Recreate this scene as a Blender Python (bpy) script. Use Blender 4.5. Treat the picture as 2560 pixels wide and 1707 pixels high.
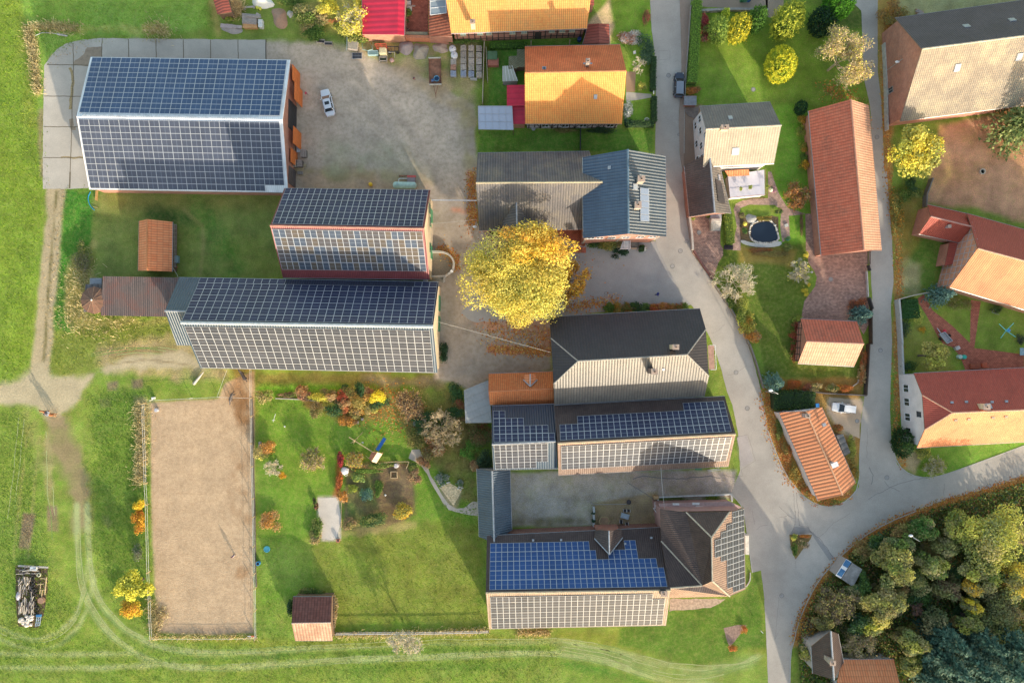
import bpy, math, random
import numpy as np
from mathutils import Vector, noise
from mathutils.geometry import tessellate_polygon
random.seed(7); rng = np.random.default_rng(11)
for o in list(bpy.data.objects): bpy.data.objects.remove(o)
scn = bpy.context.scene; COL = scn.collection
# ---------------------------------------------------------------- camera, sky, sun, exposure
H = 119.0; S = 0.07                      # drone height and metres per photo pixel at ground level
cam = bpy.data.objects.new('camera', bpy.data.cameras.new('camera')); COL.objects.link(cam)
cam.location = (0, 0, H); cam.rotation_euler = (0, 0, 0)
cam.data.sensor_width = 36; cam.data.lens = 18 / (1280 * S / H); cam.data.clip_end = 6000
scn.camera = cam
SUN_EL = math.radians(14.8); SUN_AZ = math.radians(152)     # compass bearing of the sun, picture top = north
w = bpy.data.worlds.new('World'); scn.world = w; w.use_nodes = True
nt = w.node_tree; sky = nt.nodes.new('ShaderNodeTexSky'); sky.sky_type = 'NISHITA'; sky.sun_disc = False
sky.sun_elevation = SUN_EL; sky.sun_rotation = SUN_AZ; sky.air_density = 1.0; sky.dust_density = 1.2; sky.ozone_density = 1.0
bg = nt.nodes['Background']; wb = nt.nodes.new('ShaderNodeMix'); wb.data_type = 'RGBA'; wb.blend_type = 'MULTIPLY'; wb.inputs[0].default_value = 1
wb.inputs[7].default_value = (1.14, 1.0, .82, 1)          # the camera's daylight white balance
nt.links.new(sky.outputs[0], wb.inputs[6]); nt.links.new(wb.outputs[2], bg.inputs[0]); bg.inputs[1].default_value = 0.15
sd = bpy.data.lights.new('sun', 'SUN'); sd.energy = 2.08; sd.angle = math.radians(0.9); sd.color = (1.0, 0.87, 0.68)
sun = bpy.data.objects.new('sun', sd); COL.objects.link(sun)
dsun = Vector((math.sin(SUN_AZ) * math.cos(SUN_EL), math.cos(SUN_AZ) * math.cos(SUN_EL), math.sin(SUN_EL)))
sun.rotation_euler = dsun.to_track_quat('Z', 'Y').to_euler(); sun.location = (60, -110, 60)
scn.view_settings.view_transform = 'Standard'; scn.view_settings.look = 'None'
scn.view_settings.exposure = 1.60; scn.view_settings.gamma = 1
scn.render.engine = 'CYCLES'
# ---------------------------------------------------------------- measuring helpers
R0 = {'0': 0, '1': 430, '2': 860, '3': 1277}
def t(cr, s):                              # points read in an enlarged tile of the photo -> photo pixels
    k = 640 / 2334.; out = []
    for a in s.split():
        x, y = a.split(','); out.append((int(cr[0]) * 640 + float(x) * k, R0[cr[1]] + float(y) * k))
    return out
def f(s):                                  # points read in the whole photo shown 2352 wide
    k = 2560 / 2352.
    return [(float(a.split(',')[0]) * k, float(a.split(',')[1]) * k) for a in s.split()]
def P(p, z=0.0):                           # photo pixel -> metres, for a point z above the ground
    k = S * (H - z) / H
    return Vector(((p[0] - 1280) * k, (853.5 - p[1]) * k, z))
def PL(pts, z=0.0): return [P(p, z) for p in pts]
# ---------------------------------------------------------------- object helpers
ORI = {}
def tag(o, label=None, cat=None, group=None, kind=None):
    if label: o['label'] = label
    if cat: o['category'] = cat
    if group: o['group'] = group
    if kind: o['kind'] = kind
    return o
def thing(name, loc, label, cat, group=None):
    o = bpy.data.objects.new(name, None); COL.objects.link(o); o.location = loc; o.empty_display_size = .5
    ORI[o.name] = Vector(loc); return tag(o, label, cat, group)
class MB:
    def __init__(s): s.v = []; s.f = []; s.m = []; s.uv = {}
    def face(s, pts, m=0, uv=None):
        i = len(s.v); s.v += [tuple(p) for p in pts]; s.f.append(tuple(range(i, i + len(pts)))); s.m.append(m)
        if uv: s.uv[len(s.f) - 1] = uv
    def box(s, c, d, rz=0.0, m=0, taper=1.0, tilt=None):
        c = Vector(c); hx, hy, hz = d[0] / 2, d[1] / 2, d[2] / 2; ca, sa = math.cos(rz), math.sin(rz); i = len(s.v)
        for z in (-1, 1):
            k = taper if z > 0 else 1
            for x, y in ((-1, -1), (1, -1), (1, 1), (-1, 1)):
                X, Y = x * hx * k, y * hy * k; Z = z * hz
                if tilt: Z += X * tilt
                s.v.append((c.x + X * ca - Y * sa, c.y + X * sa + Y * ca, c.z + Z))
        for q in ((0, 3, 2, 1), (4, 5, 6, 7), (0, 1, 5, 4), (1, 2, 6, 5), (2, 3, 7, 6), (3, 0, 4, 7)):
            s.f.append(tuple(i + k for k in q)); s.m.append(m)
    def obox(s, o, ax, ay, az, m=0):       # corner + three edge vectors
        o = Vector(o); ax, ay, az = Vector(ax), Vector(ay), Vector(az); i = len(s.v)
        for p in (o, o + ax, o + ax + ay, o + ay): s.v.append(tuple(p))
        for p in (o, o + ax, o + ax + ay, o + ay): s.v.append(tuple(p + az))
        for q in ((0, 3, 2, 1), (4, 5, 6, 7), (0, 1, 5, 4), (1, 2, 6, 5), (2, 3, 7, 6), (3, 0, 4, 7)):
            s.f.append(tuple(i + k for k in q)); s.m.append(m)
    def bar(s, a, b, w, h=None, m=0):
        a, b = Vector(a), Vector(b); h = h or w; d = (b - a)
        if d.length < 1e-6: return
        d.normalize(); u = d.cross(Vector((0, 0, 1)))
        if u.length < .01: u = Vector((1, 0, 0))
        u.normalize(); v = u.cross(d)
        s.obox(a - u * w / 2 - v * h / 2, b - a, u * w, v * h, m)
    def tube(s, pts, rad, n=6, m=0, cap=True):
        pts = [Vector(p) for p in pts]; rad = rad if hasattr(rad, '__len__') else [rad] * len(pts); i0 = len(s.v)
        for k, p in enumerate(pts):
            d = (pts[min(k + 1, len(pts) - 1)] - pts[max(k - 1, 0)])
            d = d.normalized() if d.length > 1e-6 else Vector((0, 0, 1))
            u = d.cross(Vector((.3, .2, 1)) if abs(d.z) < .9 else Vector((1, .1, 0))).normalized(); v = d.cross(u)
            for j in range(n):
                a = 2 * math.pi * j / n; s.v.append(tuple(p + (u * math.cos(a) + v * math.sin(a)) * rad[k]))
        for k in range(len(pts) - 1):
            for j in range(n):
                a, b = i0 + k * n + j, i0 + k * n + (j + 1) % n
                s.f.append((a, b, b + n, a + n)); s.m.append(m)
        if cap:
            s.f.append(tuple(i0 + j for j in reversed(range(n)))); s.m.append(m)
            s.f.append(tuple(i0 + (len(pts) - 1) * n + j for j in range(n))); s.m.append(m)
    def lathe(s, c, prof, n=16, m=0):      # profile (r, z) from bottom to top
        c = Vector(c); i0 = len(s.v)
        for r, z in prof:
            for j in range(n):
                a = 2 * math.pi * j / n; s.v.append((c.x + r * math.cos(a), c.y + r * math.sin(a), c.z + z))
        for k in range(len(prof) - 1):
            for j in range(n):
                a, b = i0 + k * n + j, i0 + k * n + (j + 1) % n
                s.f.append((a, b, b + n, a + n)); s.m.append(m)
        s.f.append(tuple(i0 + j for j in reversed(range(n)))); s.m.append(m)
        s.f.append(tuple(i0 + (len(prof) - 1) * n + j for j in range(n))); s.m.append(m)
    def prism(s, pts, z0, z1, m=0, mt=None):
        n = len(pts); a = [Vector((p[0], p[1], z0)) for p in pts]; b = [Vector((p[0], p[1], z1)) for p in pts]
        ar = sum(a[i].x * a[(i + 1) % n].y - a[(i + 1) % n].x * a[i].y for i in range(n))
        if ar < 0: a.reverse(); b.reverse()
        i = len(s.v); s.v += [tuple(p) for p in a + b]
        for k in range(n): s.f.append((i + k, i + (k + 1) % n, i + n + (k + 1) % n, i + n + k)); s.m.append(m)
        for tr in tessellate_polygon([b]):
            q = [b[k] for k in tr]; nz = (q[1] - q[0]).cross(q[2] - q[0]).z
            s.f.append(tuple(i + n + k for k in (tr if nz > 0 else reversed(tr)))); s.m.append(m if mt is None else mt)
        s.f.append(tuple(i + k for k in reversed(range(n)))); s.m.append(m)
    def ell(s, c, r, nu=10, nv=6, m=0, jit=0):
        c = Vector(c); i0 = len(s.v)
        for k in range(nv + 1):
            ph = math.pi * k / nv
            for j in range(nu):
                a = 2 * math.pi * j / nu; q = 1 + jit * (random.random() - .5)
                s.v.append((c.x + r[0] * q * math.sin(ph) * math.cos(a), c.y + r[1] * q * math.sin(ph) * math.sin(a), c.z - r[2] * math.cos(ph)))
        for k in range(nv):
            for j in range(nu):
                a, b = i0 + k * nu + j, i0 + k * nu + (j + 1) % nu
                s.f.append((a, b, b + nu, a + nu)); s.m.append(m)
    def build(s, name, mats, parent=None, smooth=False, bevel=0):
        mats = mats if isinstance(mats, (list, tuple)) else [mats]
        v = np.array(s.v, dtype=np.float64).reshape(-1, 3)
        o0 = ORI.get(parent.name) if parent else None
        if parent is None:
            o0 = Vector(((v[:, 0].min() + v[:, 0].max()) / 2, (v[:, 1].min() + v[:, 1].max()) / 2, v[:, 2].min()))
        me = bpy.data.meshes.new(name); me.from_pydata((v - np.array(o0)).tolist(), [], s.f)
        for x in mats: me.materials.append(x)
        me.polygons.foreach_set('material_index', s.m)
        if smooth: me.polygons.foreach_set('use_smooth', [True] * len(s.f))
        if s.uv:
            l = me.uv_layers.new(name='UV'); 
            for fi, uv in s.uv.items():
                st = me.polygons[fi].loop_start
                for k, c in enumerate(uv): l.data[st + k].uv = c
        me.update()
        o = bpy.data.objects.new(name, me); COL.objects.link(o)
        if parent: o.parent = parent; ORI[o.name] = o0
        else: o.location = o0; ORI[o.name] = Vector(o0)
        if bevel:
            b = o.modifiers.new('b', 'BEVEL'); b.width = bevel; b.segments = 2; b.limit_method = 'ANGLE'
        return o
# ---------------------------------------------------------------- materials
class NT:
    def __init__(s, name):
        s.mat = bpy.data.materials.new(name); s.mat.use_nodes = True; s.t = s.mat.node_tree
        s.b = s.t.nodes['Principled BSDF']; s.b.inputs['Roughness'].default_value = .8
    def n(s, ty, **kw):
        x = s.t.nodes.new(ty)
        for k, v in kw.items():
            if k[0] == '_': x.inputs[int(k[1:])].default_value = v
            else: setattr(x, k, v)
        return x
    def l(s, a, b): s.t.links.new(a, b)
    def math(s, op, a, b=None, c=None, clamp=False):
        x = s.n('ShaderNodeMath', operation=op); x.use_clamp = clamp
        for i, q in enumerate((a, b, c)):
            if q is None: continue
            if isinstance(q, (int, float)): x.inputs[i].default_value = q
            else: s.l(q, x.inputs[i])
        return x.outputs[0]
    def mix(s, fac, a, b, mode='MIX'):
        x = s.n('ShaderNodeMix', data_type='RGBA', blend_type=mode)
        for i, q in ((0, fac), (6, a), (7, b)):
            if isinstance(q, (int, float)): x.inputs[i].default_value = q
            elif isinstance(q, (tuple, list)): x.inputs[i].default_value = (*q[:3], 1)
            else: s.l(q, x.inputs[i])
        return x.outputs[2]
    def pos(s): return s.n('ShaderNodeNewGeometry').outputs['Position']
    def noise(s, sc, det=3, rough=.6, vec=None, out=0):
        x = s.n('ShaderNodeTexNoise'); x.inputs['Scale'].default_value = sc; x.inputs['Detail'].default_value = det
        x.inputs['Roughness'].default_value = rough; s.l(vec or s.pos(), x.inputs['Vector']); return x.outputs[out]
    def ramp(s, v, lo, hi, a=0., b=1.):
        x = s.n('ShaderNodeMapRange'); s.l(v, x.inputs[0])
        for i, q in enumerate((lo, hi, a, b)): x.inputs[i + 1].default_value = q
        return x.outputs[0]
    def bump(s, h, st, dist=.05):
        x = s.n('ShaderNodeBump'); x.inputs['Strength'].default_value = st; x.inputs['Distance'].default_value = dist
        s.l(h, x.inputs['Height']); s.l(x.outputs[0], s.b.inputs['Normal']); return x
    def out(s, c, rough=None, metal=None, spec=None):
        if isinstance(c, (tuple, list)): s.b.inputs['Base Color'].default_value = (*c[:3], 1)
        else: s.l(c, s.b.inputs['Base Color'])
        if rough is not None:
            if isinstance(rough, (int, float)): s.b.inputs['Roughness'].default_value = rough
            else: s.l(rough, s.b.inputs['Roughness'])
        if metal is not None: s.b.inputs['Metallic'].default_value = metal
        if spec is not None: s.b.inputs['Specular IOR Level'].default_value = spec
        return s.mat
_mc = {}
def mcol(c, rough=.7, metal=0, var=.25, sc=2.0, name=None):       # a painted / plain surface with slight wear
    key = (tuple(c), rough, metal, var, sc)
    if key in _mc: return _mc[key]
    q = NT(name or 'plain'); nz = q.noise(sc, 4); fine = q.noise(sc * 9, 2)
    k = q.math('ADD', q.ramp(nz, .25, .75, 1 - var, 1 + var), q.ramp(fine, .2, .8, -var * .4, var * .4))
    cc = q.n('ShaderNodeCombineXYZ'); [q.l(k, cc.inputs[i]) for i in range(3)]
    col = q.mix(1.0, c, cc.outputs[0], 'MULTIPLY'); _mc[key] = q.out(col, rough, metal); return _mc[key]
def scaled(q, col, k):
    cc = q.n('ShaderNodeCombineXYZ'); [q.l(k, cc.inputs[i]) for i in range(3)]
    return q.mix(1.0, col, cc.outputs[0], 'MULTIPLY')
def attrmat(name, rough=.9, big=.25, fine=.3, bump=.6, bsc=3.0, tint=None, tamt=.0, transl=0, spec=.3, fsc=5.0):
    q = NT(name); a = q.n('ShaderNodeAttribute', attribute_name='Col'); c = a.outputs['Color']
    n1 = q.noise(.35, 4, .6); n2 = q.noise(fsc, 4, .75); n3 = q.noise(1.6, 3, .6)
    if tint: c = q.mix(q.ramp(n3, .42, .72, 0, tamt), c, tint)
    k = q.math('MULTIPLY', q.ramp(n1, .3, .7, 1 - big, 1 + big), q.ramp(n2, .3, .7, 1 - fine, 1 + fine))
    if big > .2: c = q.mix(q.ramp(q.noise(.11, 5, .65), .42, .68, 0, .6), c, q.mix(1.0, c, (1.22, 1.0, .80), 'MULTIPLY')); c = q.mix(q.ramp(q.noise(.22, 5, .7), .48, .68, 0, .65), c, q.mix(1.0, c, (.70, .88, .70), 'MULTIPLY'))
    c = scaled(q, c, k)
    if bump: q.bump(q.noise(bsc, 4, .7), bump, .12)
    return q.out(c, rough, spec=spec)
# ================================================================ GROUND AND PAVINGS
E_LIT=(1.34,1.32,1.28);E_SH=(0.60,0.68,0.80)
def lin(c):c=c/255.;return c/12.92 if c<=.04045 else((c+.055)/1.055)**2.4
def A(r,g,b,lit=True):
    E=E_LIT if lit else E_SH
    return tuple(min(.8,lin(c)/e)for c,e in zip((r,g,b),E))
CELL=5;X0,Y0,NX,NY=-160,-160,577,406
gx=X0+CELL*np.arange(NX);gy=Y0+CELL*np.arange(NY);GX,GY=np.meshgrid(gx,gy)
def vnoise(X,Y,sc,seed=0):
    x=X/sc;y=Y/sc;xi=np.floor(x).astype(np.int64);yi=np.floor(y).astype(np.int64);fx=x-xi;fy=y-yi
    fx=fx*fx*(3-2*fx);fy=fy*fy*(3-2*fy)
    def h(a,b):
        n=(a*374761393+b*668265263+seed*2147483647)&0xffffffff
        n=((n^(n>>13))*1274126177)&0xffffffff
        return((n^(n>>16))&0xffff)/65535.
    return(h(xi,yi)*(1-fx)+h(xi+1,yi)*fx)*(1-fy)+(h(xi,yi+1)*(1-fx)+h(xi+1,yi+1)*fx)*fy
def fbm(X,Y,sc,seed=0,o=4):
    s=0;a=.5;n=0
    for k in range(o):s=s+a*vnoise(X,Y,sc/2**k,seed+k);n+=a;a*=.55
    return s/n-.5
NZ=fbm(GX,GY,60,3);NZ2=fbm(GX,GY,22,9,3)
def sdist(poly,X=None,Y=None):
    X=GX if X is None else X;Y=GY if Y is None else Y
    d=np.full(X.shape,1e18);ins=np.zeros(X.shape,bool);n=len(poly)
    for i in range(n):
        x1,y1=poly[i];x2,y2=poly[(i+1)%n];ex,ey=x2-x1,y2-y1;L=ex*ex+ey*ey+1e-9
        tt=np.clip(((X-x1)*ex+(Y-y1)*ey)/L,0,1)
        d=np.minimum(d,(X-x1-tt*ex)**2+(Y-y1-tt*ey)**2)
        if abs(ey)>1e-9:
            c=((y1>Y)!=(y2>Y))&(X<ex*(Y-y1)/ey+x1);ins^=c
    d=np.sqrt(d);return np.where(ins,d,-d)
def sline(pts):
    d=np.full(GX.shape,1e18)
    for(x1,y1),(x2,y2)in zip(pts[:-1],pts[1:]):
        ex,ey=x2-x1,y2-y1;L=ex*ex+ey*ey+1e-9
        tt=np.clip(((GX-x1)*ex+(GY-y1)*ey)/L,0,1)
        d=np.minimum(d,(GX-x1-tt*ex)**2+(GY-y1-tt*ey)**2)
    return np.sqrt(d)
CF=np.zeros((NY,NX,3));CF[:]=A(138,166,66)
def comp(wt,col):
    global CF
    col=np.array(col);CF=CF*(1-wt[...,None])+col*wt[...,None]
def zone(poly,col,fe=10,nz=20,al=1.0,patch=0):
    d=sdist(poly)+NZ*nz*2+NZ2*nz;wt=np.clip(d/fe+.5,0,1)*al
    if patch:wt=wt*np.clip(.5+(NZ2*2.2+NZ*1.2)*patch+(1-patch)*.5,0,1)
    comp(wt,col);return wt
def stroke(pts,wd,col,fe=8,nz=6,al=1.0,patch=0):
    d=wd/2-sline(pts)+NZ*nz*2+NZ2*nz;wt=np.clip(d/fe+.5,0,1)*al
    if patch:wt=wt*np.clip(.5+(NZ2*2.2+NZ*1.2)*patch+(1-patch)*.5,0,1)
    comp(wt,col);return wt
DRY=A(205,190,130);OLIVE=A(140,140,60);LAWN=A(78,108,40,False);GREEN=A(105,160,45)
comp(np.clip(.5+NZ*3,0,1)*.45,A(112,150,40));comp(np.clip(NZ2*3,0,1)*.4,A(165,165,80))
# left field
zone(f('-150,-150 40,-150 48,0 62,60 72,150 90,230 102,300 102,430 98,560 88,760 60,850 30,870 -150,900'),A(140,170,58),12,4)
stroke(f('30,0 50,60 60,150 70,300'),20,A(170,178,75),30,14,.6,.8)
# upper meadow, dry strips
zone(f('50,-150 480,-150 480,60 380,84 240,86 150,100 105,140 98,300 84,230 64,60 45,0'),A(100,138,62,False),14,10)
stroke(f('64,62 74,100 82,160 88,215'),16,A(205,180,120,False),8,8)
stroke(f('75,58 120,62 170,60 190,72'),18,A(150,150,105,False),10,12,.85,.5)
stroke(f('190,66 270,66 330,74'),14,A(140,150,90,False),10,12,.7,.8)
stroke(f('340,66 380,72'),26,A(160,150,100,False),10,12,.8,.5)
stroke(f('96,255 92,330 100,400'),12,A(165,145,115),8,6,.8)
# strips beside the farm track
zone(f('135,440 230,440 225,630 170,720 165,850 120,860 122,600'),A(84,150,50),16,14)
zone(f('215,445 640,440 645,640 205,640'),A(92,112,58,False),12,8)
zone(f('225,450 640,450 640,480 225,490'),A(105,110,62,False),30,12,.8,.5)
stroke(f('455,470 500,560 530,610'),60,A(58,110,40,False),30,12,.6,.7)
stroke(f('350,492 430,500'),34,A(40,75,32,False),26,8,.8)
stroke(f('420,480 465,520 468,560 460,630'),8,A(120,118,80,False),8,5,.6)
zone(f('165,590 215,560 215,640 190,660 200,720 230,730 400,735 400,760 150,760 150,690'),A(190,180,110),14,16,.9,.35)
zone(f('120,760 430,740 470,850 260,850 160,870 120,860'),A(140,155,65),14,14)
zone(f('230,800 300,790 430,770 470,850 520,850 520,880 240,850 200,870'),A(196,174,128),22,20,.95,.35)
# dirt tracks meeting at the left
TR=A(203,186,150)
wt_track=np.zeros_like(GX,float)
for seg,wd in((f('128,428 125,500 120,560 112,640 106,700 99,780 92,840 88,880'),44),):
    wt_track=np.maximum(wt_track,stroke(seg,wd,A(200,180,142),9,5))
stroke(f('130,440 122,540 110,680 104,790 100,830'),5,A(128,120,72),5,3,.9,.2)
wt_track=np.maximum(wt_track,zone(f('-150,880 -10,884 40,870 78,845 100,840 120,865 180,870 240,838 300,818 400,808 450,818 470,850 420,845 300,848 225,862 190,900 175,940 150,955 150,980 120,985 80,940 0,926 -150,930'),TR,16,15))
stroke(f('260,818 320,806 400,800'),14,A(150,130,90),8,6,.7,.6)
stroke(f('250,838 340,826 440,838'),3,A(130,110,70),4,3,.6)
wt_track=np.maximum(wt_track,zone(f('100,950 160,940 170,1000 200,1080 210,1150 206,1215 168,1215 166,1150 140,1070 110,1010'),A(166,146,108),26,20,.95,.2))
zone(f('0,945 60,950 100,1060 110,1300 40,1290 -150,1290 -150,940'),A(128,158,62),14,16,.9,.4)
stroke(f('62,1000 50,1100 30,1280'),4,A(180,175,110),5,4,.6);stroke(f('92,1000 80,1100 65,1280'),4,A(180,175,110),5,4,.6)
stroke(f('108,990 112,1100 118,1180'),12,A(190,170,125),12,8,.7,.4)
stroke(f('60,945 75,1000 95,1060'),40,A(170,165,105),24,16,.6,.6)
# twin tyre tracks sweeping down and along the bottom
TYR=A(184,196,132)
for pts,wd in((f('176,1160 178,1230 182,1300 190,1350 215,1410 260,1465 330,1510 400,1530 500,1534 640,1524 800,1514 1000,1508 1150,1500 1280,1500 1400,1520 1500,1556 1560,1568 1660,1575'),13),
                (f('200,1160 202,1230 206,1300 216,1350 240,1400 290,1448 350,1480 420,1496 520,1500 660,1490 800,1484 1000,1474 1150,1474 1290,1470 1400,1488 1500,1520 1600,1536 1700,1530 1750,1500'),13),
                (f('200,1300 190,1370 170,1420 130,1455 80,1470 30,1455 0,1440 -150,1400'),8),(f('216,1330 200,1400 180,1440 140,1478 90,1495 40,1482 0,1468 -150,1450'),8),
                (f('-150,1500 0,1500 120,1502 300,1500'),10),(f('-150,1530 30,1532 200,1534 400,1524'),10)):
    stroke(pts,wd*1.09,TYR,8,3,.85,.15)
stroke(f('1290,1484 1400,1502 1500,1536 1600,1552 1720,1520'),34,A(150,172,110),22,8,.7,.3)
stroke(f('1290,1520 1380,1540 1480,1568'),18,A(85,145,40),16,10,.8,.3)
stroke(f('640,1504 800,1500 1000,1492 1250,1488'),10,A(80,128,38),8,5,.7,.2)
stroke(f('700,1540 900,1535 1200,1525'),14,A(95,140,40),12,8,.7,.4)
stroke(f('380,1515 640,1508'),6,A(80,135,60),6,4,.6)
for a in('184,1240 190,1330 212,1380','60,1478 120,1490 180,1450','230,1400 300,1470 400,1508'):
    stroke(f(a),5,A(70,125,50),6,4,.6)
# small soil beds in the meadow
for pq in('t02|970,345 1070,340 1070,420 975,425','t02|1195,325 1300,318 1300,400 1210,405','t02|895,500 1010,495 1005,570 910,575','t03|215,20 320,30 265,350 165,330',
           't03|425,-50 520,-50 540,190 430,185','t03|930,40 980,40 1030,110 985,155 930,90'):
    a,b=pq.split('|');zone(t(a[1:],b),A(150,128,108),6,3,.9,.2)
# meadow between the track and the arena
zone(f('205,900 340,900 345,1450 280,1380 215,1250 225,1150'),A(105,142,50),20,20,.8,.3)
stroke(f('322,925 330,960 325,1060 320,1100'),24,A(205,185,140),10,12,.85,.4)
stroke(f('350,1400 355,1460'),14,A(190,170,115),10,10,.8,.4)
zone(f('350,1470 560,1462 640,1470 1120,1458 1700,1430 1750,1340 1756,1500 1500,1500 1280,1468 900,1482 600,1485'),A(140,155,55),16,14)
zone(f('1530,1400 1700,1370 1740,1310 1756,1480 1600,1530 1420,1480 1420,1440'),A(98,138,42),14,10)
stroke(f('770,1458 900,1455 1120,1448'),10,A(205,190,130),8,8,.8,.4)
stroke(f('1190,1450 1260,1452'),12,A(200,190,120),10,8,.8,.3)
# garden
zone(f('590,890 690,905 760,960 960,960 1060,1100 1110,1240 1120,1440 770,1450 760,1370 600,1380'),A(118,158,50),16,10)
zone(f('700,1240 1000,1200 1100,1200 1120,1440 770,1440'),A(140,150,60),26,22,.9,.3)
zone(f('600,1245 720,1245 700,1360 600,1340'),A(100,128,56,False),16,10,.7)
zone(f('600,880 1000,885 1050,930 900,930 690,910 600,905'),A(78,130,36,False),12,10,.9)
zone(f('590,855 1000,862 1020,890 700,880 590,878'),A(140,128,70),14,12,.9,.2)
zone(f('840,868 1020,870 1030,888 900,885'),A(160,145,118),18,14,.9,.2)
zone(f('950,960 1090,960 1100,1150 1060,1150 1000,1080 950,1030'),A(84,80,50,False),20,24,.95,.45)
zone(f('880,900 1060,880 1050,950 960,980 900,960'),A(150,135,80),22,20,.9,.4)
zone(f('690,900 880,895 900,960 840,985 790,975 700,930'),A(150,110,65),14,14,.85,.5)
zone(f('795,1065 940,1060 955,1180 880,1215 790,1215'),A(128,108,84),10,8)
zone(f('800,1080 860,1080 880,1215 800,1210'),A(95,120,60),18,18,.9,.7)
stroke(f('780,1050 772,1150'),16,A(165,90,45),8,8,.9)
stroke(f('775,1230 950,1205'),14,A(185,165,110),10,10,.7,.4)
zone(f('1008,1115 1060,1130 1048,1170 1020,1158'),A(170,160,128),8,4)
zone(f('728,1140 780,1140 782,1240 740,1242 732,1200'),A(150,152,150,False),3,1)
# farm yards between the barns
YARD=A(146,140,135,False)
stroke(f('640,100 760,130 880,200 960,290 1030,420'),60,YARD,30,8);w1=zone(f('150,150 108,160 120,130 170,100 240,92 500,93 640,100 770,112 880,140 1000,190 1090,240 1096,340 1094,450 1090,600 1265,700 1268,850 1128,870 1075,900 1040,880 1000,870 1005,700 990,640 690,440 660,440 660,180'),YARD,8,8)
zone(f('690,390 980,390 1000,450 690,440'),A(150,132,115,False),26,16,.9,.3)
stroke(f('760,405 900,398 990,420'),22,A(122,118,84,False),16,16,.8,.6)
stroke(f('800,380 850,400'),40,A(150,115,95,False),18,18,.5,.7)
stroke(f('700,395 980,385'),14,A(132,130,92,False),16,14,.7,.7)
zone(f('720,200 1040,240 1060,420 960,380 700,370'),A(152,147,142,False),60,30,.8,.5)
zone(f('740,330 900,330 980,400 760,400'),A(130,136,118,False),40,24,.7,.6)
zone(f('820,110 1090,130 1092,300 1050,260 940,200 830,140'),A(150,138,115,False),30,26,.9,.5)
zone(f('1040,220 1095,230 1095,420 1070,440 1060,330'),A(130,128,96,False),22,18,.8,.6)
stroke(f('1080,400 1080,470 1090,500'),12,A(170,105,70,False),8,10,.9,.3)
stroke(f('650,112 780,135 900,200 1000,290 1045,430'),72,A(160,154,147,False),30,12,.8)
for a in('660,120 760,150 860,220 940,320 1000,440','690,200 800,240 900,330 980,450','700,300 840,330 960,420'):
    stroke(f(a),9,A(168,161,152,False),16,8,.55,.3);stroke([(x+22,y+6)for x,y in f(a)],7,A(126,121,116,False),14,8,.5,.4)
stroke(f('990,145 1030,150 1060,165'),16,A(90,125,55,False),12,12,.7,.7)
zone(f('990,440 1095,440 1060,560 1050,740 1270,700 1270,850 1120,870 1010,860 1005,700 990,640'),A(134,131,129,False),20,10)
zone(f('1095,520 1340,530 1530,560 1600,690 1400,710 1265,740 1060,720'),A(146,144,146,False),14,8)
stroke(f('1120,740 1240,740 1260,800'),50,A(165,110,75,False),26,20,.75,.8)
stroke(f('1125,800 1260,808'),16,A(170,95,55,False),10,10,.8,.5)
stroke(f('1040,480 1080,490'),12,A(165,100,70,False),10,10,.6,.5);stroke(f('1010,570 1045,590 1048,620'),12,A(165,100,70,False),8,8,.8,.4)
stroke(f('1300,690 1380,680 1420,660'),14,A(150,115,90,False),12,12,.5,.7)
zone(f('1170,1085 1450,1080 1690,1080 1690,1140 1510,1150 1515,1210 1170,1210'),A(140,144,146,False),8,6)
zone(f('1450,1085 1690,1085 1680,1140 1520,1145 1450,1115'),A(138,134,136,False),8,4)
stroke(f('1175,1200 1340,1195'),22,A(80,85,55,False),12,14,.8,.6)
zone(f('1360,1155 1510,1130 1515,1210 1360,1210'),A(128,120,104,False),6,4)
# top strip: rubble garden
zone(f('470,-150 840,-150 840,100 760,98 640,92 480,84'),A(95,120,55,False),14,12)
zone(f('680,0 830,0 830,90 700,60'),A(165,150,95,False),24,22,.8,.6)
stroke(f('690,25 702,70'),24,A(165,140,110,False),10,12,.8,.3)
stroke(f('492,10 500,80'),16,A(150,140,95,False),14,12,.8,.4)
zone(f('830,92 1100,96 1100,110 1000,130 860,120'),A(140,128,100,False),12,10,.8,.3)
zone(f('1128,90 1480,98 1480,112 1200,112 1205,300 1120,250 1128,120'),A(70,115,42,False),8,4)
zone(f('1098,300 1500,295 1500,350 1340,345 1098,350'),A(68,108,38,False),6,4)
zone(f('1378,-20 1495,-20 1500,290 1430,290 1440,110 1400,70'),A(95,135,48,False),8,6)
zone(f('1340,60 1400,0 1410,60 1400,100'),A(178,165,140,False),8,4)
# east gardens
zone(f('1600,20 1850,10 1990,0 1985,200 1990,260 2000,560 1850,580 1860,230 1600,235'),A(94,126,46,False),8,5)
zone(f('1780,240 1860,240 1860,600 1830,600 1780,560'),A(84,128,42,False),8,5)
zone(f('1600,240 1640,250 1640,640 1620,640 1560,480 1580,350'),A(118,104,96,False),3,1)
zone(f('1640,570 1860,560 1850,720 1830,760 1980,840 1980,890 1760,860 1740,760 1650,640'),A(104,128,44),8,6)
zone(f('1690,560 1830,575 1820,615 1700,600'),A(118,110,60,False),10,8)
zone(f('1860,-150 1990,-150 1990,60 1900,80'),A(60,85,35,False),16,8)
zone(f('2005,-150 2060,-150 2045,600 2080,700 2080,1100 2065,1100 2050,850 2055,700 2030,500 2020,300'),A(128,112,68,False),10,8)
zone(f('2060,-150 2500,-150 2500,0 2060,40'),A(128,138,108,False),16,12)
zone(f('2160,290 2360,250 2500,250 2500,520 2340,510 2240,480 2120,470 2140,400'),A(152,122,104,False),14,10)
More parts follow.
